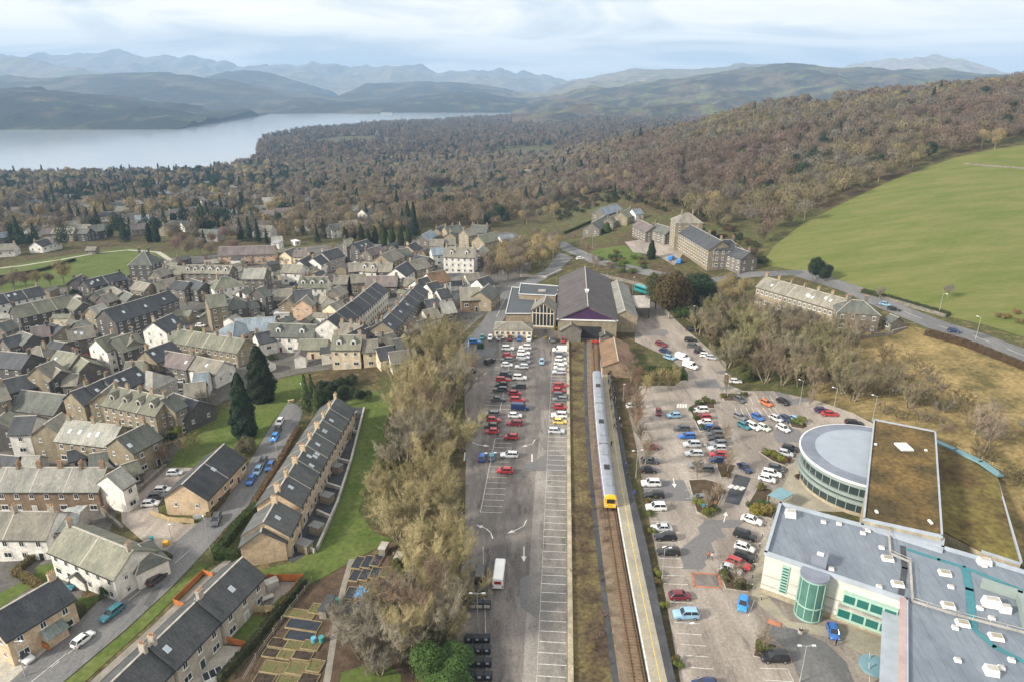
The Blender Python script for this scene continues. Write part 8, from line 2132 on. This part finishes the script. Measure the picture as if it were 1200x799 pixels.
# ------------------------------------------------------------------ what fills the yards and lanes of the town
TOWNP = mixpoly((-40, 365), (60, 345), (110, 340), (200, 312), (330, 300), (480, 292), (560, 300), (548, 340), (500, 390), (470, 420), (400, 425), (340, 432), (260, 450), (225, 470), (205, 500), (180, 530), (60, 600), (-40, 640))
def free(p, r):
    return all((abs(p.x - t[0]) + abs(p.y - t[1]) > t[2] * .7 + r + 1) if len(t) == 3 else away(p.x, p.y, t, r - 4.2) for t in TAKEN)
irn = random.Random(33)
r_ = np.random.default_rng(77); X, Y = scatter(TOWNP, 6.5, .48, r_)
C_ = [Vector((x, y, H(x, y))) for x, y in zip(X.tolist(), Y.tolist())]; irn.shuffle(C_)
nb = nc = ns = nt = 0
for p in C_:
    if not free(p, 2.0): continue
    k = irn.random()
    if k < .38 and nb < 110:
        L, w, eh = irn.uniform(4, 8), irn.uniform(3.5, 5.5), irn.uniform(2.4, 4.2); rise = w * .3; a = irn.choice((0, .3, 1.2, 1.57, -.3)) + irn.uniform(-.2, .2)
        e = empty('outbuilding', p, a); b = MB()
        for s in (-1, 1):
            b.quad((-L / 2, s * w / 2, -2), (L / 2, s * w / 2, -2), (L / 2, s * w / 2, eh), (-L / 2, s * w / 2, eh)); b.poly([(s * L / 2, -w / 2, -2), (s * L / 2, w / 2, -2), (s * L / 2, w / 2, eh), (s * L / 2, 0, eh + rise), (s * L / 2, -w / 2, eh)])
        b.build('wall', M_wall, e, color=irn.choice((WALLC['S'], WALLC['T'], WALLC['D'], WALLC['C'], WALLC['W'])))
        b = MB()
        for s in (-1, 1):
            q = [(-L / 2 - .25, 0, eh + rise), (L / 2 + .25, 0, eh + rise), (L / 2 + .25, s * (w / 2 + .25), eh - .15), (-L / 2 - .25, s * (w / 2 + .25), eh - .15)]; q2 = [(x, y, z + .15) for x, y, z in q]
            b.quad(*q2); b.quad(*q[::-1]); b.quad(q[2], q[3], q2[3], q2[2]); b.quad(q[1], q[2], q2[2], q2[1]); b.quad(q[3], q[0], q2[0], q2[3])
        ro = b.build('roof', M_roof, e, color=ROOFC[irn.choice('gdbmlp')])
        TAKEN.append((p.x, p.y, L * .6)); nb += 1
        if p.y < 300: link('window', WIN['s'], e, (0, -w / 2 - .02, eh * .55), (0, 0, R(180)))
        tag(e, 'small pitched-roof outbuilding wedged between the town houses', 'outbuilding', 'outbuildings in the town yards')
    elif k < .58 and nc < 46:
        t = CT_[irn.choice('hhems')]; e = empty('car', (p.x, p.y, p.z + .1), irn.uniform(0, 6.28)); c = COLS[irn.choice(['white', 'silver', 'grey', 'black', 'dark grey', 'navy', 'red', 'blue'])]
        link('body', t['body'], e, color=c); link('window_glass', t['glass'], e)
        for sx in (1, -1):
            for sy in (1, -1): link('wheel', WHEEL, e, (sx * t['L'] * .305, sy * (t['W'] / 2 - .09), .32))
        TAKEN.append((p.x, p.y, 3)); nc += 1
        tag(e, 'car parked in a lane or yard between the town houses', 'car', 'cars in the town lanes')
    elif k < .86 and ns < 55:
        q = link('bush', irn.choice(BUSH), None, p, (0, 0, irn.uniform(0, 6)), (irn.uniform(.7, 1.4),) * 3, irn.choice([(.05, .08, .022), (.10, .12, .03), (.13, .09, .05), (.035, .05, .018)]))
        tag(q, 'garden shrub in a yard between the town houses', 'bush', 'shrubs in the town yards'); ns += 1; TAKEN.append((p.x, p.y, 2))
    elif nt < 45:
        nt += 1; place_tree('bare_tree', irn.choice(SLIM), p, irn.uniform(.5, .85), irn.choice(TW), 'small bare tree in a yard between the town houses', 'tree', 'small trees in the town yards'); TAKEN.append((p.x, p.y, 2))
print('infill', nb, nc, ns, nt)

# villas among the garden trees towards the lake
VP = mixpoly(PY(-60, 470), PY(200, 455), PY(330, 440), PY(420, 520), PY(400, 900), PY(200, 1150), PY(-60, 1150))
r_ = np.random.default_rng(5); X, Y = scatter(VP, 40, .45, r_)
for x, y in zip(X.tolist(), Y.tolist()):
    p = Vector((x, y, H(x, y)))
    if not all(away(x, y, t, 6) for t in TAKEN) or irn.random() < .25: continue
    L, w, eh = irn.uniform(9, 16), irn.uniform(7.5, 9.5), irn.choice((3, 5, 5.5)); rise = w * .36; a = irn.uniform(-.6, .6)
    e = empty('villa', p, a); b = MB()
    for s in (-1, 1):
        b.quad((-L / 2, s * w / 2, -2), (L / 2, s * w / 2, -2), (L / 2, s * w / 2, eh), (-L / 2, s * w / 2, eh)); b.poly([(s * L / 2, -w / 2, -2), (s * L / 2, w / 2, -2), (s * L / 2, w / 2, eh), (s * L / 2, 0, eh + rise), (s * L / 2, -w / 2, eh)])
    b.build('wall', M_wall, e, color=irn.choice((WALLC['W'], WALLC['W'], WALLC['C'], WALLC['G'])))
    b = MB()
    for s in (-1, 1):
        q = [(-L / 2 - .4, 0, eh + rise), (L / 2 + .4, 0, eh + rise), (L / 2 + .4, s * (w / 2 + .4), eh - .25), (-L / 2 - .4, s * (w / 2 + .4), eh - .25)]; q2 = [(u, v, z + .2) for u, v, z in q]
        b.quad(*q2); b.quad(*q[::-1]); b.quad(q[2], q[3], q2[3], q2[2]); b.quad(q[1], q[2], q2[2], q2[1]); b.quad(q[3], q[0], q2[0], q2[3])
    b.build('roof', M_roof, e, color=ROOFC[irn.choice('dmpbd')])
    for i in range(3): link('window', WIN['w'], e, (-L / 3 + L / 3 * i, -w / 2 - .02, eh * .6), (0, 0, R(180)))
    TAKEN.append((x, y, L * .5, a, L / 2, w / 2))
    for k in (10, 20, 30): TAKEN.append((x * (1 - k / y), y - k, 7))
    tag(e, 'pale villa half hidden among the garden trees towards the lake', 'villa', 'villas among the garden trees')
wood_mass('hillside_woodland', HILLWOOD, 11.5, 8, 19, PAL_HILL, .035, 'bare brown woodland covering the whole hillside above the green field', clear=CLEAR, seed=3, detail=6e5, exclude=TAKEN)
wood_mass('valley_woodland', VALLEY, 11.8, 8, 20, [TW_BROWN, (.25, .20, .12), TW_GREY, TW_BROWN, (.24, .19, .12)], .11, 'brown winter woodland filling the valley behind the town centre', clear=CLEAR, seed=5, detail=5e5, exclude=TAKEN)
wood_mass('garden_trees', SUBURB, 12.5, 7, 19, [TW_BROWN, TW_GREY, TW_OLIVE, TW_BROWN], .42, 'mixed bare and evergreen garden trees between the white villas and the lake', clear=CLEAR, dens=.85, seed=6, detail=3.2e5, exclude=TAKEN)
wood_mass('lakeside_woodland', PENIN, 22, 12, 20, [(.17, .13, .09), (.20, .15, .10), (.15, .12, .09)], .25, 'dark wooded headland reaching out into the lake', clear=CLEAR, dens=.9, seed=8, detail=1.5e5)
print('objects', len(bpy.data.objects), 'faces', sum(len(m.polygons) for m in bpy.data.meshes))
